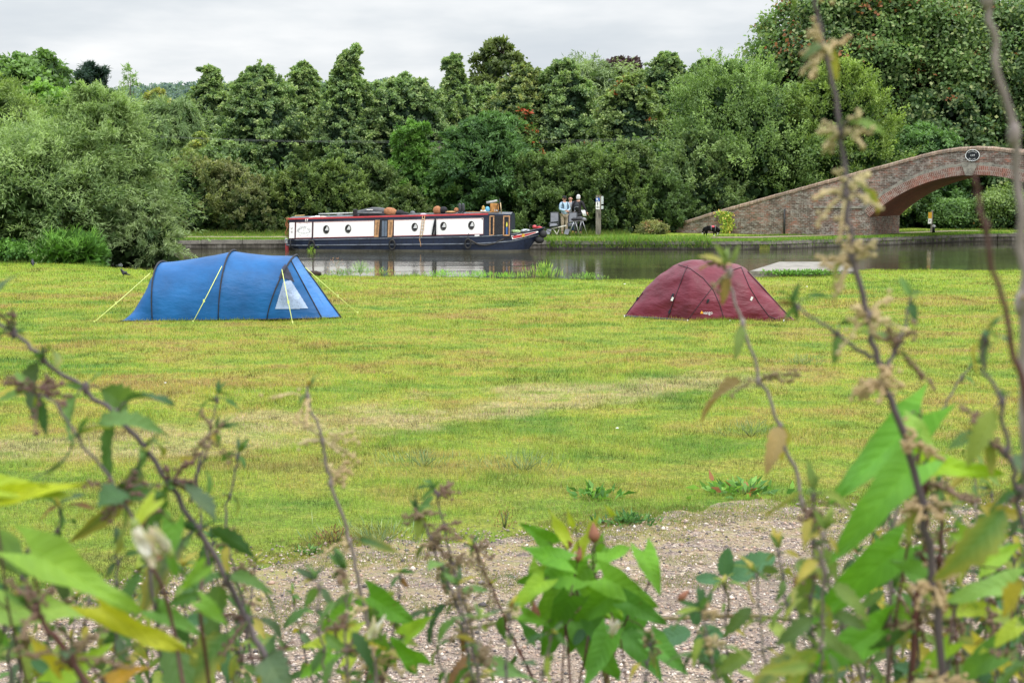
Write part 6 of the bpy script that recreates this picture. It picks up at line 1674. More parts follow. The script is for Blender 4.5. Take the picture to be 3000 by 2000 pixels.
# ------------------------------------------------------------------ walkers on the far bank
skinm = plain('skin_tone', (.50, .27, .19), .55, var=.08); 
def cloth(n, c, **k): return plain(n, c, .85, var=.18, scale=7, bump=.35, **k)
def person(px, foot_py, Y, H, face, lab, shirt, trou, hair=None, cap=None, arms=None, extra=None, shoes=(.03, .03, .03), beard=False):
    """face: heading angle of the body's front (radians, 0 = +x, -pi/2 = towards the camera)"""
    b0 = At(px, foot_py, Y); O = Vector((b0.x, Y, 0.02)); k = H / 1.75
    fx = Vector((math.cos(face), math.sin(face), 0)); rx = Vector((fx.y, -fx.x, 0))      # front, person's right
    def U(r, f, z): return O + (rx * r + fx * f) * k + Vector((0, 0, z * k))
    root = empty('person', tuple(O), lab, 'person', 'walkers on the towpath')
    A = arms or {}
    la = A.get('l', [(-.24, .02, 1.17), (-.22, .14, .95)]); ra = A.get('r', [(.24, .02, 1.17), (.22, .14, .95)])
    J = [((0, 0, .98), .13), ((0, .01, 1.16), .125), ((0, 0, 1.33), .135), ((0, -.01, 1.45), .085), ((0, .0, 1.53), .052), ((0, .015, 1.62), .078), ((0, .01, 1.70), .070)]
    E = [(0, 1), (1, 2), (2, 3), (3, 4), (4, 5), (5, 6)]
    def arm(sd, el, wr_):
        i = len(J); J.extend([((sd * .17, 0, 1.42), .062), (el, .046), (wr_, .032)]); E.extend([(3, i), (i, i + 1), (i + 1, i + 2)])
    arm(-1, *la); arm(1, *ra)
    for sd in (-1, 1):
        i = len(J); J.extend([((sd * .09, 0, .90), .088), ((sd * .10, .02, .50), .058), ((sd * .105, -.02, .09), .042), ((sd * .115, .12, .045), .035)]); E.extend([(0, i), (i, i + 1), (i + 1, i + 2), (i + 2, i + 3)])
    ex = MB()
    for sd, (el, wr_) in ((-1, la), (1, ra)):
        d = (Vector(wr_) - Vector(el)).normalized(); w = Vector(wr_)
        side = Vector((-sd * .8, .3, .3)).normalized(); pal_c = w + d * .05
        ex.ellipsoid(U(*pal_c), (.038 * k, .036 * k, .045 * k), 8, 6)
        for q in range(4):
            s_ = pal_c + d * .035 + side * (q - 1.5) * .018; L_ = (.065, .075, .07, .055)[q]
            ex.tube([U(*s_), U(*(s_ + d * L_ * .5 + Vector((0, 0, -.008)))), U(*(s_ + d * L_ * .8 + Vector((0, .012, -.03))))], [.009, .0085, .007], 5)
        s_ = w + d * .02 + side * .035; ex.tube([U(*s_), U(*(s_ + side * .03 + d * .025)), U(*(s_ + side * .035 + d * .05))], [.011, .010, .008], 5)
    ex.tube([U(0, .088, 1.63), U(0, .115, 1.60), U(0, .09, 1.595)], [.010, .016, .01], 6)                # nose
    for sd in (-1, 1):
        ex.ellipsoid(U(sd * .082, .0, 1.62), (.018, .018, .035), 8, 6)                                     # ear
    skin([(U(*p), r * k) for p, r in J], E, 'body', skinm, root, 2, 0, None, ex)
    b = MB()
    for sd in (-1, 1): b.ellipsoid(U(sd * .033, .086, 1.645), (.011, .011, .008), 8, 5)
    b.build('eyes', plain('dark_eye', (.02, .015, .012), .3), root)
    b = MB(); b.tube([U(-.025, .088, 1.565), U(0, .093, 1.562), U(.025, .088, 1.565)], .005, 5); b.build('mouth', plain('lip', (.30, .10, .09), .5), root)
    ts = [(U(0, 0, .93), .155 * k), (U(0, .01, 1.12), .150 * k), (U(0, 0, 1.32), .157 * k), (U(0, -.01, 1.45), .09 * k)]
    te = [(0, 1), (1, 2), (2, 3)]
    for sd, (el, wr_) in ((-1, la), (1, ra)):
        i = len(ts); w2 = Vector(el).lerp(Vector(wr_), .92)
        ts += [(U(sd * .175, 0, 1.42), .078 * k), (U(*el), .064 * k), (U(*w2), .048 * k)]; te += [(3, i), (i, i + 1), (i + 1, i + 2)]
    skin(ts, te, shirt[0], shirt[1], root, 2, 1)
    ps = [(U(0, 0, .96), .14 * k)]; pe = []
    for sd in (-1, 1):
        i = len(ps); ps += [(U(sd * .09, 0, .88), .105 * k), (U(sd * .10, .02, .50), .078 * k), (U(sd * .105, -.02, .12), .066 * k)]; pe += [(0, i), (i, i + 1), (i + 1, i + 2)]
    skin(ps, pe, 'trousers', trou, root, 2, 0)
    for sd in (-1, 1):
        b = MB(); b.ellipsoid(U(sd * .11, .06, .045), (.055, .055, .05), 10, 6); b.tube([U(sd * .108, -.05, .05), U(sd * .115, .15, .035)], [.052, .04], 8); b.build('shoe', plain('shoe_leather', shoes, .5), root)
    if hair:
        b = MB(); b.ellipsoid(U(0, -.018, 1.675), (.094 * k, .094 * k, .10 * k), 14, 9, None, .03, random.Random(1))
        if hair[1] == 'full': b.ellipsoid(U(0, -.045, 1.62), (.088 * k, .07 * k, .09 * k), 12, 8, None, .03, random.Random(2))
        b.build('hair', plain('grey_hair', hair[0], .9, var=.25, scale=30), root)
    if cap:
        b = MB(); b.ellipsoid(U(0, -.005, 1.715), (.098 * k, .098 * k, .062 * k), 14, 8); b.prism([U(-.07, .05, 1.69), U(.07, .05, 1.69), U(.055, .165, 1.68), U(-.055, .165, 1.68)], (0, 0, .014)); b.build('cap', cloth('black_cap', (.015, .015, .018)), root)
        b = MB(); b.box(U(0, .085, 1.647), (.12, .12, .032), Matrix.Rotation(face, 3, 'Z')) if False else b.tube([U(-.07, .06, 1.648), U(-.03, .10, 1.645), U(.03, .10, 1.645), U(.07, .06, 1.648)], .016, 6); b.build('sunglasses', mblk, root)
    if extra: extra(root, U, k)
    return root
def pack(root, U, k):
    b = MB(); b.ellipsoid(U(0, -.20, 1.22), (.15, .13, .25), 14, 10); b.build('backpack', cloth('navy_rucksack', (.025, .05, .075)), root)
    for sd in (-1, 1):
        b = MB(); b.tube([U(sd * .12, -.10, 1.42), U(sd * .12, .05, 1.47), U(sd * .115, .165, 1.36), U(sd * .13, .15, 1.18), U(sd * .16, -.02, 1.08)], .022, 6, flat=.6); b.build('strap', cloth('navy_rucksack', (.025, .05, .075)), root)
person(1653, 688, 66.6, 1.80, -1.15, 'man in black cap and light blue shirt with a rucksack, looking at a phone', ('shirt', cloth('light_blue_shirt', (.36, .50, .64))), cloth('khaki_trousers', (.34, .27, .20)),
       cap=True, arms={'l': [(-.24, .03, 1.16), (-.03, .26, 1.10)], 'r': [(.24, .03, 1.16), (.05, .28, 1.10)]}, extra=pack)
b = MB(); hp_ = At(1670, 616, 66.25); b.box(hp_, (.05, .12, .03), Matrix.Rotation(.5, 3, 'Y')); o = b.build('mobile_phone', mblk); tag(o, 'small black phone held by the man in the black cap', 'phone')
def jacket(root, U, k):
    for sd in (-1, 1):
        b = MB(); b.tube([U(sd * .09, .02, 1.50), U(sd * .14, .13, 1.36), U(sd * .15, .14, 1.1), U(sd * .14, .13, .9)], [.03, .055, .06, .055], 8, flat=.7); b.build('jacket_front', cloth('navy_jacket', (.02, .03, .05)), root)
person(1671, 687, 67.6, 1.80, -1.75, 'bald man in grey jumper and open navy jacket between his two companions', ('jumper', cloth('grey_jumper', (.30, .30, .32))), cloth('blue_jeans', (.03, .06, .13)), arms={'l': [(-.25, .0, 1.15), (-.22, .16, .98)], 'r': [(.25, -.02, 1.15), (.24, .12, .95)]}, extra=jacket)
def back_bag(root, U, k):
    b = MB(); b.ellipsoid(U(-.04, -.18, 1.24), (.13, .11, .2), 14, 10, None, .04, random.Random(4)); b.build('backpack', cloth('black_rucksack', (.022, .024, .03)), root)
    b = MB(); b.tube([U(-.13, -.29, 1.2), U(-.02, -.31, 1.24), U(.06, -.30, 1.22)], .012, 5); b.build('reflective_strap', plain('silver_strap', (.3, .31, .33), .4), root)
person(1694, 687, 66.9, 1.86, 1.35, 'white haired man in black jacket seen from behind with a small rucksack', ('jacket', cloth('black_jacket', (.018, .016, .020))), cloth('dark_trousers', (.03, .03, .035)), hair=((.60, .60, .60), 'full'), arms={'l': [(-.27, .0, 1.17), (-.26, .16, 1.0)], 'r': [(.28, -.02, 1.16), (.36, .10, .98)]}, extra=back_bag)
# folded white sticks/rods in his hand
b = MB(); q = At(1709, 622, 66.8)
for k in range(3): b.tube([q + Vector((-.09 + .07 * k, 0, .10)), q + Vector((.02 + .05 * k, -.05, -.18))], [.03, .035], 6)
o = b.build('rolled_towel', mwht); tag(o, 'black and white striped cloth bundle held by the white haired man', 'cloth')
# ------------------------------------------------------------------ camping chairs, table
mch = cloth('grey_sling_fabric', (.13, .135, .15)); mfr = plain('dark_frame_tube', (.05, .052, .058), .35, .6)
def bx_px(name, pts, Y, mat, par, th=.02):
    b = MB(); q = [At(x, y, Y + dy) for x, y, dy in pts]; n_ = (q[1] - q[0]).cross(q[2] - q[0]).normalized(); b.prism(q, n_ * th); return b.build(name, mat, par)
def chair(px, lab, Yc, dx):
    f = lambda x: x + dx
    r_ = empty('reclining_chair', tuple(At(f(1625), 690, Yc)), lab, 'chair', 'grey reclining camping chairs'); r_.location.z = 0
    bx_px('backrest', [(f(1613.5), 651, 0), (f(1635), 649, 0), (f(1635), 624, .25), (f(1614), 624, .25)], Yc, mch, r_)
    bx_px('seat', [(f(1611), 664, -.5), (f(1634), 661, -.5), (f(1634), 655, .0), (f(1612), 655, .0)], Yc, mch, r_)
    bx_px('leg_rest', [(f(1598), 686, -.75), (f(1610), 688, -.75), (f(1616), 672, -.5), (f(1602), 672, -.5)], Yc, mch, r_)
    for s_ in (0, 1):
        x = 1612.5 if not s_ else 1636
        b = MB(); b.tube([At(f(x), 690, Yc - .3), At(f(x + 1), 655, Yc), At(f(x + .8), 622.5, Yc + .28)], .016, 6); b.build('leg', mfr, r_)
        b = MB(); b.tube([At(f(x - 4), 655, Yc - .4), At(f(x + 1), 651, Yc)], [.022, .02], 6); b.tube([At(f(x - 4), 655, Yc - .4), At(f(x + 2), 690, Yc - .1)], .013, 6); b.build('armrest', mfr, r_)
    b = MB(); b.tube([At(f(1613.3), 622.5, Yc + .28), At(f(1636.8), 622, Yc + .28)], .018, 6); b.build('top_rail', mfr, r_)
    return r_
chair(0, 'grey reclining camping chair nearest the bow of the boat', 64.9, 0)
chair(0, 'grey reclining camping chair behind the loaded folding table', 65.1, 54)
q = [At(x, y, Yq_) for x, y, Yq_ in ((1619, 670, 64.6), (1656, 661, 64.9))]
b = MB(); b.box((q[0] + q[1]) / 2, ((q[1] - q[0]).length, .3, .04), Matrix.Rotation(-math.atan2(q[1].z - q[0].z, q[1].x - q[0].x), 3, 'Y'))
r_ = empty('white_board', tuple((q[0] + q[1]) / 2), 'pale board propped on thin legs between the two grey chairs', 'board'); b.build('board', plain('cream_board', (.62, .60, .52), .6), r_)
b = MB(); b.tube([At(1621, 671, 64.6), At(1634, 690, 64.5)], .02, 6); b.tube([At(1640, 667, 64.7), At(1630, 690, 64.6)], .016, 6); b.build('legs', plain('cream_board', (.62, .60, .52), .6), r_)
tb = empty('folding_table', tuple(G(1693, 690)), 'folding camp table with thin splayed metal legs beside the walkers', 'table')
Yt = 64.4
b = MB(); c0_, c1_ = At(1668, 650, Yt), At(1719, 645, Yt); b.box((c0_ + c1_) / 2 + Vector((0, .25, 0)), ((c1_ - c0_).length, .5, .025), Matrix.Rotation(-math.atan2(c1_.z - c0_.z, c1_.x - c0_.x), 3, 'Y')); b.build('tabletop', plain('grey_tabletop', (.17, .165, .16), .6), tb)
for pts in ([(1686, 650), (1694, 678), (1700, 693)], [(1707, 648), (1715, 672), (1721, 688)], [(1681, 651), (1672, 672), (1668, 690)], [(1703, 649), (1698, 670), (1690, 687)]):
    b = MB(); b.tube([At(x, y, Yt + (.35 if k_ > 1 else 0)) for k_, (x, y) in enumerate(pts)], .016, 6); b.build('leg', plain('silver_tube', (.42, .43, .44), .35, .5), tb)
rr = random.Random(5)
for k, (px, py, a_, c_, m_, lb, nm) in enumerate(((1684, 643, .16, .08, dkb, 'black bag lying on the folding table', 'camera_bag'), (1699, 641, .18, .10, cloth('charcoal_jumper', (.05, .05, .055)), 'crumpled charcoal jumper on the folding table', 'jumper'), (1710, 642, .12, .07, plain('grey_shoe', (.2, .2, .21), .6), 'grey shoe at the far corner of the folding table', 'shoe'))):
    b = MB(); b.ellipsoid(At(px, py, Yt + .2), (a_, .16, c_), 14, 9, None, .12, rr); o = b.build(nm, m_); tag(o, lb, nm.split('_')[-1])
b = MB(); g = G(1679, 689); b.tube([g + Vector((0, .3, 0)), g + Vector((0, .3, .12)), g + Vector((0, .3, .2))], [.05, .05, .02], 8); o = b.build('yellow_bottle', plain('yellow_plastic', (.6, .4, .05), .4)); tag(o, 'small yellow bottle on the grass under the folding table', 'bottle')
# ------------------------------------------------------------------ timber mile post with signs
Yp = 66.0; g0 = At(1752.5, 686, Yp); gt = At(1752.5, 573.5, Yp)
mp = empty('signpost', (g0.x, Yp, 0), 'thick weathered timber post with blue and white canal signs near the walkers', 'signpost')
b = MB(); b.box((g0.x, Yp, gt.z / 2 - .05), (.235, .235, gt.z + .1), bev=.012); b.build('post', bark_mat('weathered_timber', (.20, .18, .155)), mp)
def psign(name, x0, y0, x1, y1, mat, off=.135, par=mp):
    b = MB(); a_, c_ = At(x0, y0, Yp - off), At(x1, y1, Yp - off); b.box((a_ + c_) / 2, (abs(c_.x - a_.x), .012, abs(c_.z - a_.z)), bev=.003); return b.build(name, mat, par)
blu = plain('sign_blue', (.015, .10, .40), .4)
psign('blue_sign', 1745.5, 580, 1757, 590.6, blu); psign('white_sign', 1745.8, 591.2, 1756.6, 613.5, mwht)
b = MB(); c_ = At(1749, 584, Yp - .15); b.torus(c_, (0, -1, 0), .028, .014, 14, 6); b.tube([At(1747, 588.5, Yp - .15), At(1751, 587, Yp - .15), At(1754, 589, Yp - .15)], .010, 5); b.build('swan_emblem', mwht, mp)
b = MB()
for cx_, cz_, w_, h_ in ((1751, 594.5, .05, .035), (1751, 597, .06, .03), (1751, 599.6, .05, .02), (1751, 601.5, .06, .008), (1751, 603, .05, .008), (1751, 604.5, .06, .008)):
    b.box(At(cx_, cz_, Yp - .143), (w_, .004, h_))
a_ = At(1750, 607.5, Yp - .145); b.poly([a_ + Vector(q) for q in ((-.045, 0, 0), (.0, 0, -.05), (.0, 0, .05))]); b.box(a_ + Vector((.04, 0, 0)), (.09, .003, .028))
b.build('pictogram', mblk, mp)
sm = MB(); a_ = Vector((g0.x + .122, Yp, 0))
for (y0, y1, m_, nm) in ((575, 598, None, 'side_sign'), (603, 612.5, None, 'side_sign')):
    z0, z1 = At(1760, y1, Yp).z, At(1760, y0, Yp).z
    b = MB(); b.box((g0.x + .17, Yp - .09, (z0 + z1) / 2), (.11, .012, z1 - z0), bev=.004); b.build(nm, plain('faded_sign', (.50, .55, .55), .5, var=.25, scale=14), mp)
b = MB(); b.box((g0.x + .02, Yp, gt.z + .015), (.25, .25, .03), bev=.006); b.build('post_cap', plain('mossy_cap', (.14, .12, .07), .9), mp)
# ------------------------------------------------------------------ dog
Yd = 64.2
dogm = [plain('black_fur', (.004, .004, .004), .9, var=.3, scale=25, bump=.4, spec=.15), plain('white_fur', (.68, .66, .62), .85, var=.1, scale=25)]
D_ = lambda px, py, dy=0: At(px, py, Yd + dy)
dog = empty('dog', tuple(G(2082, 693)), 'black and white collie in a red harness sniffing the ground on the towpath', 'dog')
nd = [(D_(2069, 668), .135), (D_(2080, 669), .125), (D_(2090, 669), .145), (D_(2097, 669), .12),        # trunk 0-3
      (D_(2102, 672), .085), (D_(2106, 677), .085), (D_(2104, 684), .055), (D_(2102, 688), .026),          # neck, head, muzzle
      (D_(2064, 668), .085), (D_(2060, 676), .04), (D_(2058.5, 683), .045), (D_(2057, 687), .028),          # rump, tail
      (D_(2067, 676, -.08), .075), (D_(2066.5, 681, -.08), .036), (D_(2062.5, 687, -.08), .026), (D_(2063.5, 693, -.08), .024), (D_(2065.5, 693.6, -.08), .022),
      (D_(2071, 677, .08), .075), (D_(2071, 682, .08), .036), (D_(2069, 687, .08), .026), (D_(2072, 693, .08), .024), (D_(2074, 693.2, .08), .022),
      (D_(2092, 677, -.07), .06), (D_(2091.5, 683, -.07), .032), (D_(2091, 690, -.07), .025), (D_(2093.5, 691.5, -.07), .024),
      (D_(2096, 677, .07), .06), (D_(2098, 683, .07), .032), (D_(2098.5, 688, .07), .024), (D_(2101, 690, .07), .024)]
ed = [(0, 1), (1, 2), (2, 3), (3, 4), (4, 5), (5, 6), (6, 7), (0, 8), (8, 9), (9, 10), (10, 11), (0, 12), (12, 13), (13, 14), (14, 15), (15, 16), (0, 17), (17, 18), (18, 19), (19, 20), (20, 21), (2, 22), (22, 23), (23, 24), (24, 25), (2, 26), (26, 27), (27, 28), (28, 29)]
wc = [(D_(2057, 686), .07), (D_(2101.5, 688), .06), (D_(2102, 684, -.06), .045), (D_(2093, 691.3, -.07), .06), (D_(2100.5, 690, .07), .06), (D_(2074, 693.4, .08), .03)]
ex = MB()
for s_ in (-1, 1): ex.tube([D_(2107, 674, s_ * .06), D_(2110, 675, s_ * .085), D_(2109.5, 678, s_ * .09)], [.035, .03, .008], 6)
skin(nd, ed, 'body', dogm, dog, 2, 1, lambda c: 1 if any((c - p).length < r for p, r in wc) else 0, ex)
b = MB(); rh = plain('red_harness', (.55, .07, .10), .6)
c_ = D_(2088, 664.6); b.ellipsoid(c_, (.095, .125, .055), 14, 10); b.build('harness', rh, dog)
for px in (2082.5, 2094.5):
    b = MB(); b.torus(D_(px, 669.5), (1, 0, 0), .135, .010, 24, 6); b.build('harness_strap', plain('grey_strap', (.25, .26, .28), .6), dog)
# ------------------------------------------------------------------ overhead wires and pole behind the hedge
mpole = bark_mat('pole_timber', (.12, .10, .085))
pp = At(1289, 428, 80.0)
r_ = empty('utility_pole', (pp.x, 80, 0), 'slim wooden utility pole half hidden between the ash trees', 'pole'); b = MB(); b.tube([(pp.x, 80, 0), (pp.x, 80, pp.z)], [.13, .09], 10); b.build('pole', mpole, r_)
b = MB(); b.box((pp.x, 80, pp.z - .12), (.9, .1, .1)); b.build('crossarm', mpole, r_)
for k in range(3):
    dz = -k * .12 ; lab = ['topmost power line crossing in front of the limes', 'middle power line crossing in front of the limes', 'lowest power line crossing in front of the limes'][k]
    a0, a1, a2, a3 = At(440, 398 + k * 1.5, 79), At(860, 412 + k * 2.0, 79.5), At(1289, 414 + k * 3, 79.8), At(1950, 402 + k * 3.5, 81)
    b = MB(); b.tube([a0, a0.lerp(a1, .5) + Vector((0, 0, -.04)), a1, a1.lerp(a2, .5), a2, a2.lerp(a3, .5) + Vector((0, 0, -.08)), a3], .0045, 5); o = b.build('power_line', plain('aluminium_wire', (.16, .17, .17), .7)); tag(o, lab, 'power line', 'power lines behind the hedge')
# ------------------------------------------------------------------ hedge-bank plants close to the camera
def near_leaf_mat(name, transl=.35, vein=.5):
    m, nt, out = nodes_of(name); h = NT(nt)
    at = h.n('ShaderNodeAttribute', attribute_name='col').outputs['Color']
    uv = h.n('ShaderNodeUVMap').outputs[0]
    sp = h.n('ShaderNodeSeparateXYZ', inp={0: uv}); U, V_ = sp.outputs[0], sp.outputs[1]
    s = h.math('ABSOLUTE', h.math('SUBTRACT', U, .5))
    mid = h.math('SUBTRACT', 1.0, h.math('MULTIPLY', s, 26.0), clamp=True)
    w_ = h.math('SINE', h.math('MULTIPLY', h.math('SUBTRACT', V_, h.math('MULTIPLY', s, .42)), 50.0))
    vn = h.math('MULTIPLY', h.ramp(w_, [(.80, (0, 0, 0)), (.98, (1, 1, 1))]), .7)
    vf = h.math('MAXIMUM', mid, vn)
    p = h.pos()
    nz = h.noise(p, 55, 4, .65)
    c = h.mix(h.math('MULTIPLY', vf, .50 * vein * 2), at, h.mix(1.0, at, (1.7, 1.55, 1.6), 'MULTIPLY'))
    c = h.mix(h.ramp(nz, [(.35, (0, 0, 0)), (.75, (.55, .55, .55))]), c, h.mix(1.0, at, (.62, .68, .55), 'MULTIPLY'))
    lg = h.noise(p, 16, 4, .6)
    c = h.mix(h.ramp(lg, [(.38, (0, 0, 0)), (.70, (.75, .75, .75))]), c, h.mix(1.0, at, (.60, .62, .7), 'MULTIPLY'))
    c = h.mix(h.ramp(lg, [(.28, (.5, .5, .5)), (.42, (0, 0, 0))]), c, h.mix(1.0, at, (1.45, 1.2, 1.0), 'MULTIPLY'))
    spot = h.ramp(h.noise(p, 150, 2, .5), [(.70, (0, 0, 0)), (.76, (1, 1, 1))])
    c = h.mix(h.math('MULTIPLY', spot, .5), c, (.10, .06, .02))
    hh = h.math('ADD', h.math('MULTIPLY', vf, -.6), h.math('MULTIPLY', h.math('ADD', w_, nz), .25))
    d = h.bsdf(c, .58, 0, .25, h.bump(hh, .55, .002))
    t = h.n('ShaderNodeBsdfTranslucent', inp={'Color': h.mix(1.0, c, (1.25, 1.2, .55), 'MULTIPLY')}).outputs[0]
    h.link(h.n('ShaderNodeMixShader', inp={0: transl, 1: d, 2: t}).outputs[0], out.inputs[0])
    return m
M_NL = near_leaf_mat('nettle_leaf', .32, .5); M_BW = near_leaf_mat('bindweed_leaf', .30, .45); M_BR = near_leaf_mat('bramble_leaf', .22, .75)
def stem_mat(name, c, c2):
    m, nt, out = nodes_of(name); h = NT(nt)
    p = h.pos(); f = h.noise(h.mapping(p, (1, 1, .25)), 70, 4, .6); g = h.noise(p, 9, 3, .5)
    col = h.mix(h.ramp(g, [(.4, (0, 0, 0)), (.6, (1, 1, 1))]), h.ramp(f, [(.35, tuple(x * .55 for x in c)), (.6, c), (.75, tuple(min(1, x * 1.8) for x in c))]), c2)
    h.link(h.bsdf(col, .7, 0, .3, h.bump(f, .5, .002)), out.inputs[0]); return m
M_STEM = stem_mat('nettle_stem', (.13, .105, .115), (.085, .065, .07)); M_STEMP = stem_mat('pale_nettle_stem', (.24, .20, .19), (.15, .12, .11)); M_STEMB = stem_mat('red_brown_stem', (.10, .035, .028), (.06, .03, .025)); M_CANE = stem_mat('bramble_cane', (.24, .17, .085), (.13, .13, .05))
M_PETAL = near_leaf_mat('bindweed_petal', .35, .15)
M_TAS = stem_mat('seed_tassel', (.19, .15, .07), (.17, .105, .075)); M_TASP = stem_mat('pale_seed_tassel', (.50, .42, .22), (.42, .30, .16))

class LeafSet:
    def __init__(s): s.V = []; s.F = []; s.C = []; s.U = []
    def leaf(s, base, D, N, L, W, kind, col, rng, droop=.35, fold=.25, ripple=.03, curl=0.0, col2=None):
        D = Vector(D).normalized(); N = Vector(N); S = D.cross(N)
        if S.length < 1e-4: S = D.cross(Vector((.3, .5, .8)))
        S.normalize(); Nn = S.cross(D).normalized()
        nt_ = 12; ns = (-1, -.62, -.2, 0, .2, .62, 1); b0 = len(s.V)
        ph = rng.uniform(0, 6.28)
        col = np.array(col); c2 = np.array(col2) if col2 is not None else col * .85
        for i in range(nt_ + 1):
            t = i / nt_
            if kind == 'nettle': w = (t ** .55) * (1 - t) ** .85 * 1.72 * (1 + .16 * (1 if i % 2 else -1) * (0 < t < .95))
            elif kind == 'bind': w = min(1, .66 + t * 1.9) * (1 - t) ** .62 * (1 - .25 * t) * 1.05 * (1.0 + .05 * math.sin(i * 2.1 + ph))
            elif kind == 'bramble': w = (t ** .5) * (1 - t) ** .62 * 1.62 * (1 + .09 * (1 if i % 2 else -1) * (0 < t < .97))
            else: w = (t ** .6) * (1 - t) ** .9 * 1.8
            w = max(w, .004)
            bend = -droop * t * t * L + (.05 * L * math.sin(t * 5 + ph) if kind == 'bind' else 0)
            for sx in ns:
                x = t * L; y = sx * w * W / 2
                if kind == 'bind': x -= abs(sx) ** 1.5 * (1 - t) ** 5 * L * .24
                if kind == 'nettle' and abs(sx) == 1: x += .02 * L
                z = bend + fold * abs(y) + ripple * L * math.sin(t * 9 + ph + sx * 1.7) * abs(sx) + curl * y * y / W
                if kind == 'bramble': z += .012 * L * math.sin(t * 34 - abs(sx) * 6)
                s.V.append(Vector(base) + D * x + S * y + Nn * z)
                k = min(1, max(0, abs(sx) * .5 + t * .5 - .2)); s.C.append(col * (1 - k) + c2 * k)
                s.U.append((sx * .5 + .5, t))
        m = len(ns)
        for i in range(nt_):
            for j in range(m - 1):
                a = b0 + i * m + j; s.F.append((a, a + 1, a + m + 1, a + m))
        return Vector(base) + D * L
    def build(s, name, mat, parent):
        if not s.V: return
        return np_mesh(name, np.array([tuple(v) for v in s.V]), np.array(s.F), np.array(s.C), mat, parent, smooth=True, uv=np.array(s.U, dtype=np.float32))

NET = [((.085, .185, .045), 3), ((.055, .13, .04), 2.5), ((.14, .26, .07), 3.5), ((.10, .16, .08), 2), ((.26, .34, .06), 2), ((.46, .40, .07), 1), ((.22, .12, .05), .5)]
def pick(pal, rng):
    w = np.array([p[1] for p in pal], float); return pal[rng.choice(len(pal), p=w / w.sum())][0]
def catmull(pts, n=6):
    out = []
    P = [pts[0]] + list(pts) + [pts[-1]]
    for i in range(1, len(P) - 2):
        for k in range(n):
            t = k / n; a, b, c, d = P[i - 1], P[i], P[i + 1], P[i + 2]
            out.append(.5 * ((2 * b) + (c - a) * t + (2 * a - 5 * b + 4 * c - d) * t * t + (3 * b - a - 3 * c + d) * t ** 3))
    out.append(pts[-1]); return out
def ground_tail(p, dvec):
    """carry a stem on from the last traced point down to the bank"""
    gz_ = float(Hf(p.x, p.y)) - .03
    d = Vector(dvec); d = d.normalized() if d.length else Vector((0, 0, -1))
    if d.z > -.3: d.z = -.6; d.normalize()
    q1 = p + d * .25; h_ = q1.z - gz_
    q2 = Vector((q1.x + d.x * h_ * .35, q1.y + .05, gz_ + h_ * .5)); q3 = Vector((q1.x + d.x * h_ * .5, q1.y + .06, gz_))
    return [q1, q2, q3]

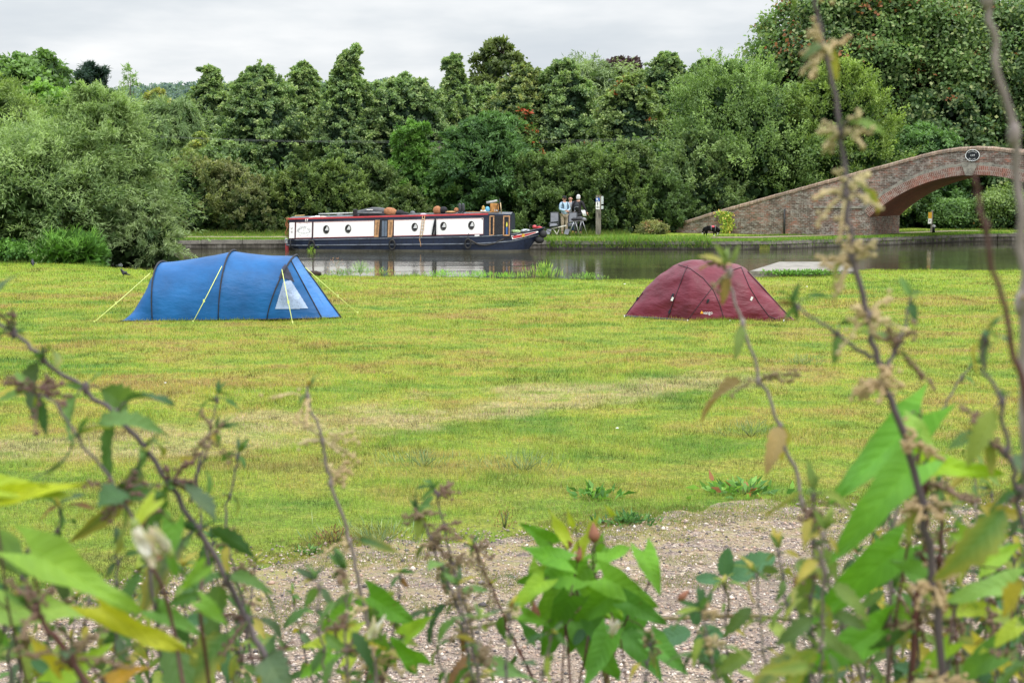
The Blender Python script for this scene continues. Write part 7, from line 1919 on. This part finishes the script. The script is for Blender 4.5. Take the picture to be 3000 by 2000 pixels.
def nettle(label, pxs, D, r=.003, step=.055, leafL=.045, pal=NET, tas=.45, seed=1, smat=None, bare=0.0, D2=None, branch=0.0, tasmat=None, group=None, small=.6, tail=True, leaves=True, tasL=.035, jit=.004, name='nettle', side=1.0, hangtop=0):
    rng = np.random.RandomState(seed)
    n = len(pxs); pts = [At(px, py, lerp(D, D2 if D2 else D, k / max(1, n - 1))) for k, (px, py) in enumerate(pxs)]
    if tail: pts = pts + ground_tail(pts[-1], pts[-1] - pts[-2])
    c = catmull(pts, 5)
    c = [p + Vector(rng.normal(size=3)) * jit * .25 for p in c]
    base = c[-1]
    root = empty(name, tuple(base), label, 'nettle' if name == 'nettle' else name.replace('_', ' '), group)
    b = MB(); N_ = len(c)
    b.tube(c, [r * (.45 + .75 * k / N_) for k in range(N_)], 8)
    ls = LeafSet(); tb_ = MB()
    acc = 0; nxt = step * .2; turn = rng.uniform(0, 3.14)
    for k in range(1, N_):
        seg = (c[k] - c[k - 1]); acc += seg.length
        if acc < nxt: continue
        f = k / N_
        nxt = acc + step * rng.uniform(.75, 1.3) * (1 + .6 * f)
        p = c[k]
        if p.z < float(Hf(p.x, p.y)) + .05: break
        T = seg.normalized(); A = T.cross(Vector((.2, 1, .1))).normalized(); B = T.cross(A).normalized()
        turn += PI / 2 + rng.uniform(-.3, .3)
        b.ellipsoid(p, (r * 1.12, r * 1.12, r * 2.2), 8, 5)
        for sg in (0, 1):
            a = turn + sg * PI
            o = A * math.cos(a) + B * math.sin(a)
            if leaves and rng.rand() > bare:
                L = leafL * rng.uniform(.6, 1.25) * (.55 + .6 * min(1, acc / .15))
                d = (o + Vector((0, 0, rng.uniform(-.9, .25)))).normalized()
                q = p + d * L * .28 + Vector((0, 0, .004))
                b.tube([p, p.lerp(q, .6) + Vector((0, 0, .003)), q], [r * .35, r * .28, r * .22], 5)
                col = pick(pal, rng); nn = Vector((0, -.35, 1)) + Vector(rng.normal(size=3)) * .45
                ls.leaf(q, d + Vector((0, 0, -.15)), nn, L, L * rng.uniform(.42, .62), 'nettle', np.array(col) * rng.uniform(.8, 1.2), rng, droop=rng.uniform(.15, .7), fold=rng.uniform(.1, .5), ripple=.03, col2=np.array(col) * .8 if rng.rand() < .8 else (.40, .34, .06))
                if rng.rand() < small:      # young leaves in the axil
                    for _ in range(rng.randint(1, 4)):
                        dd = (o + Vector(rng.normal(size=3)) * .7 + Vector((0, 0, .5))); l2 = L * rng.uniform(.25, .5)
                        ls.leaf(p, dd, Vector((0, 0, 1)) + Vector(rng.normal(size=3)) * .5, l2, l2 * .5, 'nettle', np.array(pick(pal, rng)) * 1.1, rng, droop=.3, fold=.4)
            if rng.rand() < tas:
                for _ in range(rng.randint(3, 7)):
                    dd = (o * rng.uniform(.4, 1.1) + Vector(rng.normal(size=3)) * .55 + Vector((0, 0, rng.uniform(-.2, .7)))).normalized(); l_ = tasL * rng.uniform(.6, 1.3)
                    tp = [p, p + dd * l_ * .4, p + dd * l_ * .75 + Vector((0, 0, -.15 * l_)), p + dd * l_ + Vector((0, 0, -.22 * l_))]
                    tp = catmull(tp, 3)
                    tb_.tube(tp, [r * .12 + min(r, .0028) * .38 * (0.4 + rng.rand()) * math.sin(PI * (k_ + .6) / (len(tp) + .4)) for k_ in range(len(tp))], 5)
                    for q_ in tp[2:]:
                        if rng.rand() < .8:
                            o2 = Vector(rng.normal(size=3)) * .0022; tb_.ellipsoid(q_ + o2, (.0022, .0022, .0018), 5, 4)
    # tip cluster
    if leaves:
        T = (c[0] - c[2]).normalized()
        for _ in range(6):
            dd = T * .8 + Vector(rng.normal(size=3)) * .6; l2 = leafL * rng.uniform(.3, .6)
            ls.leaf(c[0], dd, Vector((0, -.3, 1)) + Vector(rng.normal(size=3)) * .4, l2, l2 * .45, 'nettle', np.array(pick(pal, rng)) * 1.15, rng, droop=.4, fold=.4)
    b.build('stem', smat or M_STEM, root)
    ls.build('foliage', M_NL, root)
    if tb_.v: tb_.build('seed_sprays', tasmat or M_TAS, root)
    return root
K = 3000 / 2352.0
def X2(l): return [(a * K, c * K) for a, c in l]
DRY = [((.42, .38, .10), 2), ((.36, .26, .10), 1), ((.20, .28, .07), 3), ((.13, .22, .06), 2)]
nettle('long dark nettle stem arching from the edge above the gravel towards the bottom', X2([(-40, 715), (0, 742), (60, 785), (130, 850), (240, 930), (355, 1060), (440, 1190), (520, 1330), (580, 1450), (640, 1568)]), 1.25, r=.0030, step=.028, leafL=.056, seed=3, tas=.30, pal=NET[:4] + [((.42, .42, .07), 1)], tasmat=stem_mat('dark_tassel', (.16, .085, .07), (.10, .06, .05)), small=1.0, bare=.05)
nettle('thin brown nettle stem with pale whorled top between the tents', X2([(706, 893), (712, 930), (735, 990), (745, 1050), (760, 1110), (800, 1230), (820, 1320), (850, 1450), (862, 1568)]), 1.45, r=.0024, step=.05, leafL=.032, seed=5, tas=.5, smat=M_STEMP, bare=.66, pal=DRY + NET[:2], small=.3, tasmat=M_TASP)
nettle('nettle stem with pinkish seed tassels at its top above the gravel edge', X2([(1000, 1122), (1012, 1180), (1028, 1250), (1050, 1330), (1080, 1430), (1100, 1568)]), 1.55, r=.0020, step=.035, leafL=.040, seed=6, tas=.75, tasL=.022, small=.6, bare=.2)
nettle('leaning nettle stem beside the one with pinkish tassels', X2([(955, 1170), (985, 1225), (1010, 1290), (1035, 1350), (1060, 1420), (1075, 1500)]), 1.5, r=.0020, step=.035, leafL=.042, seed=7, tas=.6, tasL=.022, bare=.2)
nettle('slender reddish nettle stem slanting down beside the pink budded bindweed', X2([(1085, 1250), (1105, 1300), (1130, 1350), (1160, 1420), (1195, 1500), (1230, 1568)]), 1.7, r=.0020, step=.045, leafL=.036, seed=8, tas=.3, smat=M_STEMB, bare=.35)
nettle('tall slanting nettle stem crossing in front of the maroon tent', X2([(1665, 610), (1675, 645), (1700, 720), (1740, 850), (1790, 980), (1830, 1100), (1870, 1240), (1910, 1360), (1960, 1500), (1985, 1568)]), 1.3, r=.0024, step=.050, leafL=.046, seed=12, tas=.30, smat=M_STEMP, bare=.42, pal=DRY, small=.3)
nettle('tall nettle stem with tan flower tassels rising over the sycamores', X2([(1862, -60), (1868, 0), (1890, 90), (1925, 260), (1943, 420), (1955, 560), (1985, 700), (2020, 830), (2055, 940), (2100, 1080), (2140, 1300), (2170, 1568)]), 1.08, r=.0031, step=.042, leafL=.027, seed=14, tas=1.0, tasL=.024, tasmat=M_TASP, bare=.55, pal=[((.20, .32, .06), 3), ((.38, .42, .10), 2), ((.12, .19, .07), 3)], small=.25)
nettle('thickest grey nettle stem rising through the whole picture at its edge', X2([(2255, -60), (2265, 0), (2290, 130), (2330, 350), (2345, 500), (2350, 700), (2354, 900), (2368, 1200), (2380, 1568)]), .86, r=.0038, step=.075, leafL=.032, seed=15, tas=0.0, smat=M_STEMP, bare=.45, pal=DRY, small=.4)
nettle('blurred brown stem hanging in front of the bridge arch', X2([(2236, 392), (2243, 430), (2256, 500), (2290, 650), (2325, 790), (2352, 900), (2390, 1200)]), .82, r=.0022, step=.2, leafL=.02, seed=16, tas=.0, smat=M_STEMB, bare=.9, small=.1, leaves=False)
nettle('side shoot with hanging leaves forking off towards the maroon tent', X2([(1820, 700), (1860, 722), (1900, 752), (1950, 790), (1995, 815), (2025, 840)]), 1.12, r=.0016, step=.035, leafL=.034, seed=17, tas=.2, tail=False, bare=.3, name='nettle_shoot', D2=1.1)
nettle('side shoot forking up towards the canal from the tasselled stem', X2([(2092, 680), (2078, 740), (2060, 790), (2035, 850)]), 1.12, r=.0016, step=.035, leafL=.034, seed=18, tas=.2, tail=False, bare=.25, name='nettle_shoot', D2=1.09)
nettle('thin bare stem leaning away from the big pale bindweed leaves', X2([(2240, 830), (2200, 880), (2170, 930), (2120, 1010), (2080, 1100), (2050, 1250), (2040, 1568)]), 1.35, r=.0018, step=.09, leafL=.03, seed=19, tas=.2, bare=.6, smat=M_STEMP)
nettle('leafy nettle with yellowed leaves leaning in at the field edge of the picture', X2([(2265, 760), (2255, 830), (2290, 900), (2310, 1000), (2330, 1100), (2350, 1200), (2390, 1400)]), 1.0, r=.0022, step=.034, leafL=.050, seed=20, tas=.35, bare=.1, pal=NET, small=.9)
nettle('dark red-brown stem behind the big pale bindweed leaves', X2([(2118, 1090), (2125, 1180), (2120, 1300), (2105, 1400), (2090, 1568)]), 1.2, r=.0036, step=.05, leafL=.034, seed=22, tas=.6, smat=M_STEMB, bare=.35)
nettle('second dark red stem twined next to the thick red-brown one', X2([(2150, 1120), (2165, 1220), (2150, 1330), (2160, 1450), (2165, 1568)]), 1.25, r=.0030, step=.05, leafL=.036, seed=23, tas=.6, smat=M_STEMB, bare=.3)
nettle('leafy stem drooping in from the edge above the big bindweed leaves', X2([(2420, 1180), (2352, 1085), (2290, 1030), (2240, 1000)][::-1]), 1.05, r=.0026, step=.04, leafL=.040, seed=24, tas=.5, bare=.2)
nettle('thick brown stem in the bottom corner below the yellow-green leaves', X2([(60, 1385), (85, 1410), (140, 1480), (200, 1568)]), 1.0, r=.0034, step=.06, leafL=.04, seed=25, tas=.4, smat=M_STEMB, bare=.4)
nettle('short forked shoot rising from the long arching stem', X2([(470, 935), (500, 985), (478, 1030), (455, 1080), (440, 1150)][1:]), 1.26, r=.0015, step=.03, leafL=.036, seed=26, tas=.2, tail=False, bare=.15, name='nettle_shoot')
nettle('slender nettle just beyond the long arching stem', X2([(548, 1040), (540, 1090), (520, 1180), (528, 1280), (560, 1400), (590, 1568)]), 1.45, r=.0018, step=.034, leafL=.040, seed=27, tas=.5, tasL=.022, bare=.2)
nettle('wispy nettle top left of the long arching stem', X2([(500, 905), (492, 950), (470, 1020), (452, 1100), (470, 1250), (500, 1400), (520, 1568)]), 1.5, r=.0016, step=.04, leafL=.036, seed=28, tas=.2, bare=.3)
nettle('nettle with curled dark leaves hanging over the dry grass by the picture edge', X2([(70, 905), (110, 915), (150, 960), (185, 1010), (240, 1080), (300, 1180), (340, 1300), (380, 1568)]), 1.15, r=.0018, step=.045, leafL=.060, seed=29, tas=.55, bare=.25, tasmat=stem_mat('dark_tassel', (.16, .085, .07), (.10, .06, .05)))
# rank of smaller shoots along the bottom
rngb = np.random.RandomState(61)
fill = []
for x, y in ((-30, 1560), (60, 1640), (160, 1500), (250, 1690), (350, 1600), (440, 1740), (520, 1660), (620, 1560), (700, 1760), (760, 1640), (850, 1760), (930, 1700), (1010, 1660), (1110, 1760), (1180, 1690), (1240, 1790), (1330, 1720), (1420, 1830), (1500, 1780), (1620, 1860), (1900, 1860), (2050, 1800), (2130, 1720), (2210, 1680), (2290, 1600),
             (2350, 1760), (2420, 1560), (2480, 1700), (2560, 1560), (2620, 1400), (2680, 1600), (2740, 1380), (2790, 1540), (2840, 1300), (2880, 1640), (2920, 1420), (2960, 1560), (3010, 1330), (2660, 1780), (2560, 1840), (2800, 1760), (2920, 1800), (120, 1830), (330, 1850), (560, 1880), (820, 1900), (1070, 1900), (2380, 1450), (2500, 1620), (2590, 1480), (2700, 1500), (2760, 1640), (2860, 1480), (2900, 1540), (2980, 1450), (2440, 1820), (2620, 1700), (2980, 1700), (2850, 1880), (20, 1740), (210, 1760), (400, 1660), (480, 1900), (620, 1800), (700, 1900), (960, 1820)):
    fill.append((x + rngb.uniform(-15, 15), y + rngb.uniform(-20, 20)))
fill.sort()
ordn = ['first', 'second', 'third', 'fourth', 'fifth', 'sixth', 'seventh', 'eighth', 'ninth', 'tenth', 'eleventh', 'twelfth', 'thirteenth', 'fourteenth', 'fifteenth', 'sixteenth', 'seventeenth', 'eighteenth', 'nineteenth', 'twentieth']
zones = [('yellow-green leaved corner', -100, 700), ('long arching stem', 700, 1300), ('pink budded bindweed', 1300, 2250), ('tasselled tall stem', 2250, 2700), ('thickest grey stem', 2700, 3200)]
cnt = {}
for k, (x, y) in enumerate(fill):
    zn = next(z for z in zones if z[1] <= x < z[2]); cnt[zn[0]] = cnt.get(zn[0], 0) + 1
    D = rngb.uniform(1.15, 2.0) if x < 2300 else rngb.uniform(1.1, 1.8)
    dx = rngb.uniform(-60, 90); dy = 2050 - y
    pal = NET if rngb.rand() < .6 else [((.20, .30, .07), 3), ((.30, .38, .08), 2), ((.44, .38, .09), 1.5), ((.12, .2, .06), 2)]
    nettle('low nettle shoot around the %s, %s counting rightwards' % (zn[0], ordn[cnt[zn[0]] - 1]), [(x, y), (x + dx * .2, y + dy * .25), (x + dx * .55, y + dy * .6), (x + dx, y + dy)], D, r=.0017, step=.018, leafL=.038 * rngb.uniform(.75, 1.25), seed=100 + k, tas=.07, tasL=.016, bare=.15, pal=pal, small=.8, group='low nettle shoots along the bottom edge', tasmat=M_TASP if k % 3 == 0 else None, smat=M_STEMP if k % 2 else M_STEM)

# ---- bindweed
def bindweed(label, leaves, D, stems, seed, buds=(), flowers=(), cols=None, wr_=.62, vines=.0012):
    rng = np.random.RandomState(seed)
    cols = cols or [(.11, .29, .022), (.16, .37, .028), (.07, .20, .022), (.24, .42, .035)]
    P0 = At(stems[0][-1][0] * K, stems[0][-1][1] * K, D)
    root = empty('bindweed', (P0.x, P0.y, float(Hf(P0.x, P0.y))), label, 'bindweed')
    b = MB()
    for s_ in stems:
        pts = [At(x * K, y * K, D + rng.uniform(-.03, .03)) for x, y in s_]
        if s_[-1][1] >= 1550: pts += ground_tail(pts[-1], pts[-1] - pts[-2])
        b.tube(catmull(pts, 5), vines * rng.uniform(.8, 1.3), 6)
    ls = LeafSet(); spts = [(x * K, y * K) for s_ in stems for x, y in s_]
    for lf in leaves:
        (x0, y0), (x1, y1) = lf[0], lf[1]; c = lf[2] if len(lf) > 2 else cols[rng.randint(len(cols))]; wd = lf[3] if len(lf) > 3 else wr_
        d0 = D + rng.uniform(-.08, .08); a = At(x0 * K, y0 * K, d0); e = At(x1 * K, y1 * K, d0 + rng.uniform(-.035, .035))
        L = (e - a).length; nrm = Vector((rng.uniform(-.5, .5), -1.0, rng.uniform(.3, 1.0)))
        dr = rng.uniform(.05, .22)
        ls.leaf(a, (e - a) + Vector((0, 0, dr * L * .8)), nrm, L * 1.08, L * wd, 'bind', np.array(c) * rng.uniform(.85, 1.12), rng, droop=dr, fold=rng.uniform(.15, .55), ripple=.06, col2=np.array(c) * rng.uniform(.75, 1.1))
        sp_ = min(spts, key=lambda q: (q[0] - x0 * K) ** 2 + (q[1] - y0 * K) ** 2)
        s0 = At(sp_[0], sp_[1], D); b.tube([s0, s0.lerp(a, .5) + Vector((0, 0, .006)), a], vines * .55, 5)
    b.build('stems', M_STEMB, root); ls.build('foliage', M_BW, root)
    mb_ = stem_mat('pink_bud', (.33, .065, .075), (.24, .10, .06))
    for (x, y, ln, ang, w_) in buds:
        c = At(x * K, y * K, D - .03); L = ln * K * D / F; m_ = MB(); ax = Vector((math.sin(ang), 0, math.cos(ang)))
        q = [c - ax * L * .5 + ax * L * t for t in np.linspace(0, 1, 9)]
        m_.tube(q, [L * w_ * s for s in (.10, .26, .36, .38, .34, .27, .18, .09, .02)], 12); m_.build('bud', mb_, root)
        m2 = MB(); sp_ = min(spts, key=lambda t: (t[0] - x * K) ** 2 + (t[1] - y * K) ** 2); s0 = At(sp_[0], sp_[1], D); m2.tube([q[0], q[0] - ax * L * .5, s0.lerp(q[0], .3), s0], vines * .45, 5); m2.build('bud_stalk', M_STEMB, root)
    mf = stem_mat('white_petal', (.78, .76, .72), (.70, .68, .62))
    for (x, y, ln, ang, op) in flowers:
        c = At(x * K, y * K, D - .10); L = ln * K * D / F; ax = Vector((math.sin(ang), -.25, math.cos(ang))).normalized(); m_ = MB()
        A = ax.cross(Vector((0, 1, 0))).normalized(); B = ax.cross(A)
        pet = LeafSet()
        for q_ in range(5):
            a_ = q_ * 1.2566 + .4; o_ = (A * math.cos(a_) + B * math.sin(a_))
            st_ = c - ax * L * .5
            pet.leaf(st_ + o_ * L * .03, ax + o_ * op * rng.uniform(.6, 1.5) + Vector(rng.normal(size=3)) * .05, o_ + Vector(rng.normal(size=3)) * .3, L * rng.uniform(.85, 1.1), L * rng.uniform(.42, .60), 'petal', (.78, .77, .72), rng, droop=rng.uniform(-.15, .15), fold=rng.uniform(-.5, .5), ripple=.05, col2=(.80, .76, .68) if q_ % 2 else (.60, .42, .25))
        fl = pet.build('flower', M_PETAL, root)
        m2 = MB(); m2.ellipsoid(c - ax * L * .52, (L * .12, L * .12, L * .16), 10, 7); m2.build('sepals', plain('sepal_green', (.20, .26, .06), .6), fl)
    return root
YG = (.42, .52, .05); YL = (.60, .52, .06)
bindweed('lush bright bindweed with pink buds scrambling up in the lower middle', [((1300, 1290), (1205, 1265)), ((1320, 1320), (1200, 1345)), ((1290, 1345), (1232, 1440)), ((1340, 1345), (1425, 1435)), ((1385, 1325), (1500, 1395)), ((1420, 1350), (1330, 1430)), ((1478, 1262), (1512, 1358)), ((1290, 1410), (1252, 1515)),
    ((1320, 1425), (1352, 1535), (.15, .36, .05)), ((1400, 1455), (1350, 1568), (.14, .36, .05)), ((1430, 1440), (1512, 1562), (.10, .27, .045)), ((1500, 1470), (1572, 1548), (.12, .3, .05)), ((1270, 1250), (1200, 1215)), ((1330, 1265), (1368, 1200), YG, .4), ((1300, 1240), (1265, 1180), YG, .4), ((1370, 1290), (1450, 1262)), ((1250, 1330), (1180, 1400)), ((1360, 1400), (1310, 1500)), ((1440, 1380), (1520, 1440)), ((1240, 1300), (1222, 1385)),
    ((1390, 1380), (1465, 1460)), ((1310, 1370), (1275, 1450)), ((1350, 1300), (1300, 1370)), ((1230, 1470), (1190, 1425)), ((1320, 1210), (1300, 1180), YG, .4), ((1410, 1185), (1390, 1165), YG, .35), ((1395, 1250), (1350, 1300)), ((1460, 1420), (1430, 1500), (.09, .25, .04)), ((1380, 1500), (1420, 1568), (.15, .38, .05)), ((1200, 1410), (1250, 1440)), ((1280, 1300), (1330, 1370), (.12, .30, .04)), ((1350, 1420), (1400, 1500), (.08, .22, .04))],
    1.62, [[(1330, 1270), (1320, 1340), (1350, 1430), (1345, 1500), (1330, 1568)], [(1300, 1270), (1300, 1400), (1290, 1568)], [(1360, 1260), (1370, 1330), (1420, 1450), (1440, 1568)], [(1480, 1290), (1490, 1340), (1440, 1420), (1390, 1568)], [(1250, 1260), (1270, 1340), (1300, 1440), (1310, 1568)]], 71,
    buds=((1304, 1236, 52, .05, .62), (1364, 1222, 50, -.08, .72), (1330, 1272, 40, .2, .55), (1229, 1402, 48, -.15, .6), (1571, 1366, 38, .8, .62)), flowers=((1412, 1440, 40, .3, .28),))
bindweed('small pale bindweed tangle with a white flower beside the thin brown stem', [((850, 1370), (950, 1440)), ((800, 1390), (740, 1450)), ((820, 1460), (700, 1490), YG), ((900, 1480), (850, 1560), (.14, .30, .05)), ((760, 1500), (700, 1560)), ((930, 1460), (985, 1430)), ((960, 1520), (900, 1480)), ((800, 1520), (850, 1450), YG, .4)], 1.5, [[(840, 1380), (850, 1450), (840, 1568)], [(930, 1450), (900, 1500), (880, 1568)], [(770, 1450), (800, 1568)]], 72, flowers=((858, 1442, 58, .25, .22),))
BIGC = [(.13, .32, .03), (.18, .38, .035), (.28, .44, .03)]
bindweed('big blurred bindweed leaves filling the lower part near the tasselled stem', [((2115, 950), (1925, 1150), (.13, .34, .04), .42), ((2100, 1070), (1935, 1290), (.15, .36, .045), .42), ((2100, 1055), (2295, 1100), (.30, .50, .02), .36), ((2070, 1255), (1855, 1450), (.14, .36, .03), .36), ((2030, 1440), (1835, 1575), (.13, .34, .03), .42), ((2120, 1330), (2060, 1300)), ((2180, 1390), (2300, 1410), (.40, .52, .05), .5), ((2330, 1340), (2180, 1380), (.26, .44, .10), .5), ((2080, 960), (2150, 1040), (.28, .46, .07), .4), ((2240, 1480), (2340, 1560), YL, .4), ((2290, 1500), (2200, 1568), (.14, .30, .06), .6), ((2250, 1300), (2350, 1260), (.28, .46, .05), .5), ((2180, 1480), (2110, 1560), (.24, .42, .05), .5), ((2330, 1440), (2260, 1500), (.38, .48, .05), .45), ((2060, 1400), (2120, 1470), (.20, .40, .05), .5), ((2200, 1220), (2270, 1290), (.26, .44, .05), .45)],
    1.2, [[(2115, 960), (2110, 1060), (2085, 1250), (2060, 1400), (2040, 1568)], [(2120, 1060), (2130, 1330), (2190, 1400), (2200, 1568)], [(2330, 1340), (2320, 1450), (2300, 1568)]], 73, cols=BIGC, vines=.0013)
bindweed('big blurred yellow-green bindweed leaves in the bottom corner with a wilted white flower', [((70, 1275), (300, 1400), (.27, .46, .06), .45), ((230, 1390), (415, 1535), (.50, .52, .04), .32), ((-30, 1395), (190, 1425), (.30, .47, .09), .5), ((-40, 1150), (175, 1135), (.50, .58, .03), .26), ((-30, 1110), (150, 1165), (.42, .55, .05), .35), ((140, 1540), (60, 1480), YL, .35), ((355, 1150), (305, 1220), YG, .5), ((400, 1200), (395, 1320), (.15, .33, .05), .5), ((-10, 1230), (60, 1330), (.20, .34, .14), .7), ((120, 1568), (260, 1500), (.32, .50, .05), .5), ((240, 1568), (330, 1545), (.6, .34, .06), .4), ((360, 1400), (440, 1460), (.14, .3, .05), .5), ((0, 1480), (-30, 1420), (.12, .28, .05), .6), ((460, 1380), (520, 1440), (.20, .40, .06), .5), ((470, 1300), (420, 1360), (.22, .42, .06), .5)],
    1.08, [[(60, 1280), (110, 1400), (170, 1480), (240, 1568)], [(340, 1180), (320, 1250), (370, 1340), (400, 1450), (420, 1568)], [(-20, 1150), (0, 1250), (20, 1400), (60, 1568)], [(470, 1290), (460, 1400), (480, 1568)]], 74, cols=BIGC, flowers=((333, 1250, 92, -.55 + PI, .20), (370, 1240, 70, -.5, .06)), vines=.0013)
# ---- bramble
def bramble(label, cane, D, groups_, seed, r=.0026):
    rng = np.random.RandomState(seed); pts = [At(x * K, y * K, D) for x, y in cane]; P0 = pts[-1]
    pts = pts + ground_tail(P0, Vector((.2, .3, -1)))
    root = empty('bramble', tuple(pts[-1]), label, 'bramble'); b = MB(); c = catmull(pts, 6); b.tube(c, r, 8)
    for q in c[::2]:
        o = Vector(rng.normal(size=3)).normalized(); b.tube([q, q + o * r * 2.6 + Vector((0, 0, -r))], [r * .45, r * .05], 5)
    ls = LeafSet()
    for (jx, jy), tips, sx_, sy_ in groups_:
        j = At(jx * K, jy * K, D - .03); s0 = At(sx_ * K, sy_ * K, D); b.tube([s0, s0.lerp(j, .5) + Vector((.004, 0, 0)), j], r * .5, 6)
        for (tx, ty) in tips:
            e = At(tx * K, ty * K, D - .03 + rng.uniform(-.02, .02)); L = (e - j).length
            col = np.array((.075, .175, .075)) * rng.uniform(.85, 1.25)
            ls.leaf(j + (e - j) * .12, (e - j) + Vector((0, 0, .08 * L)), Vector((rng.uniform(-.4, .4), -1.0, .75)), L * .9, L * .62, 'bramble', col, rng, droop=.10, fold=.22, ripple=.02, col2=col * .85)
    b.build('cane', M_CANE, root); ls.build('foliage', M_BR, root); return root
bramble('bramble cane reaching straight across the gravel with dark toothed leaves', [(1045, 1445), (1110, 1437), (1250, 1405), (1390, 1416), (1500, 1420), (1600, 1418), (1700, 1413), (1760, 1416), (1850, 1427), (2000, 1445), (2100, 1470)], 1.78,
        [((1597, 1442), [(1600, 1385), (1504, 1482), (1645, 1545), (1662, 1462)], 1600, 1418), ((1662, 1332), [(1672, 1262), (1782, 1282), (1598, 1330)], 1672, 1416), ((1905, 1385), [(1850, 1345), (1915, 1425), (1870, 1420)], 1900, 1432)], 81)
bramble('bluish bramble leaves at the bottom behind the big bindweed leaves', [(2060, 1290), (2085, 1350), (2150, 1450), (2200, 1568)], 1.45, [((2065, 1290), [(2010, 1320), (2110, 1290), (2050, 1240)], 2070, 1310), ((2270, 1500), [(2200, 1480), (2340, 1470), (2260, 1568), (2200, 1560)], 2170, 1500), ((2120, 1545), [(2050, 1530), (2100, 1600), (2190, 1590)], 2160, 1480), ((2330, 1420), [(2290, 1380), (2360, 1440), (2300, 1470)], 2190, 1540)], 82)
bramble('bluish bramble leaves in the bottom corner under the yellow-green leaves', [(60, 1500), (120, 1530), (160, 1600)], 1.2, [((130, 1545), [(70, 1520), (190, 1530), (150, 1610), (80, 1600)], 130, 1535), ((20, 1370), [(-30, 1340), (50, 1430), (60, 1350)], 65, 1505), ((420, 1420), [(370, 1400), (470, 1430), (420, 1480)], 150, 1560)], 83)
bramble('dark dry bramble twig tangled inside the pink budded bindweed', [(1318, 1340), (1330, 1400), (1370, 1460), (1395, 1568)], 1.66, [((1345, 1440), [(1320, 1480), (1380, 1480), (1350, 1400)], 1340, 1420)], 84, r=.004)
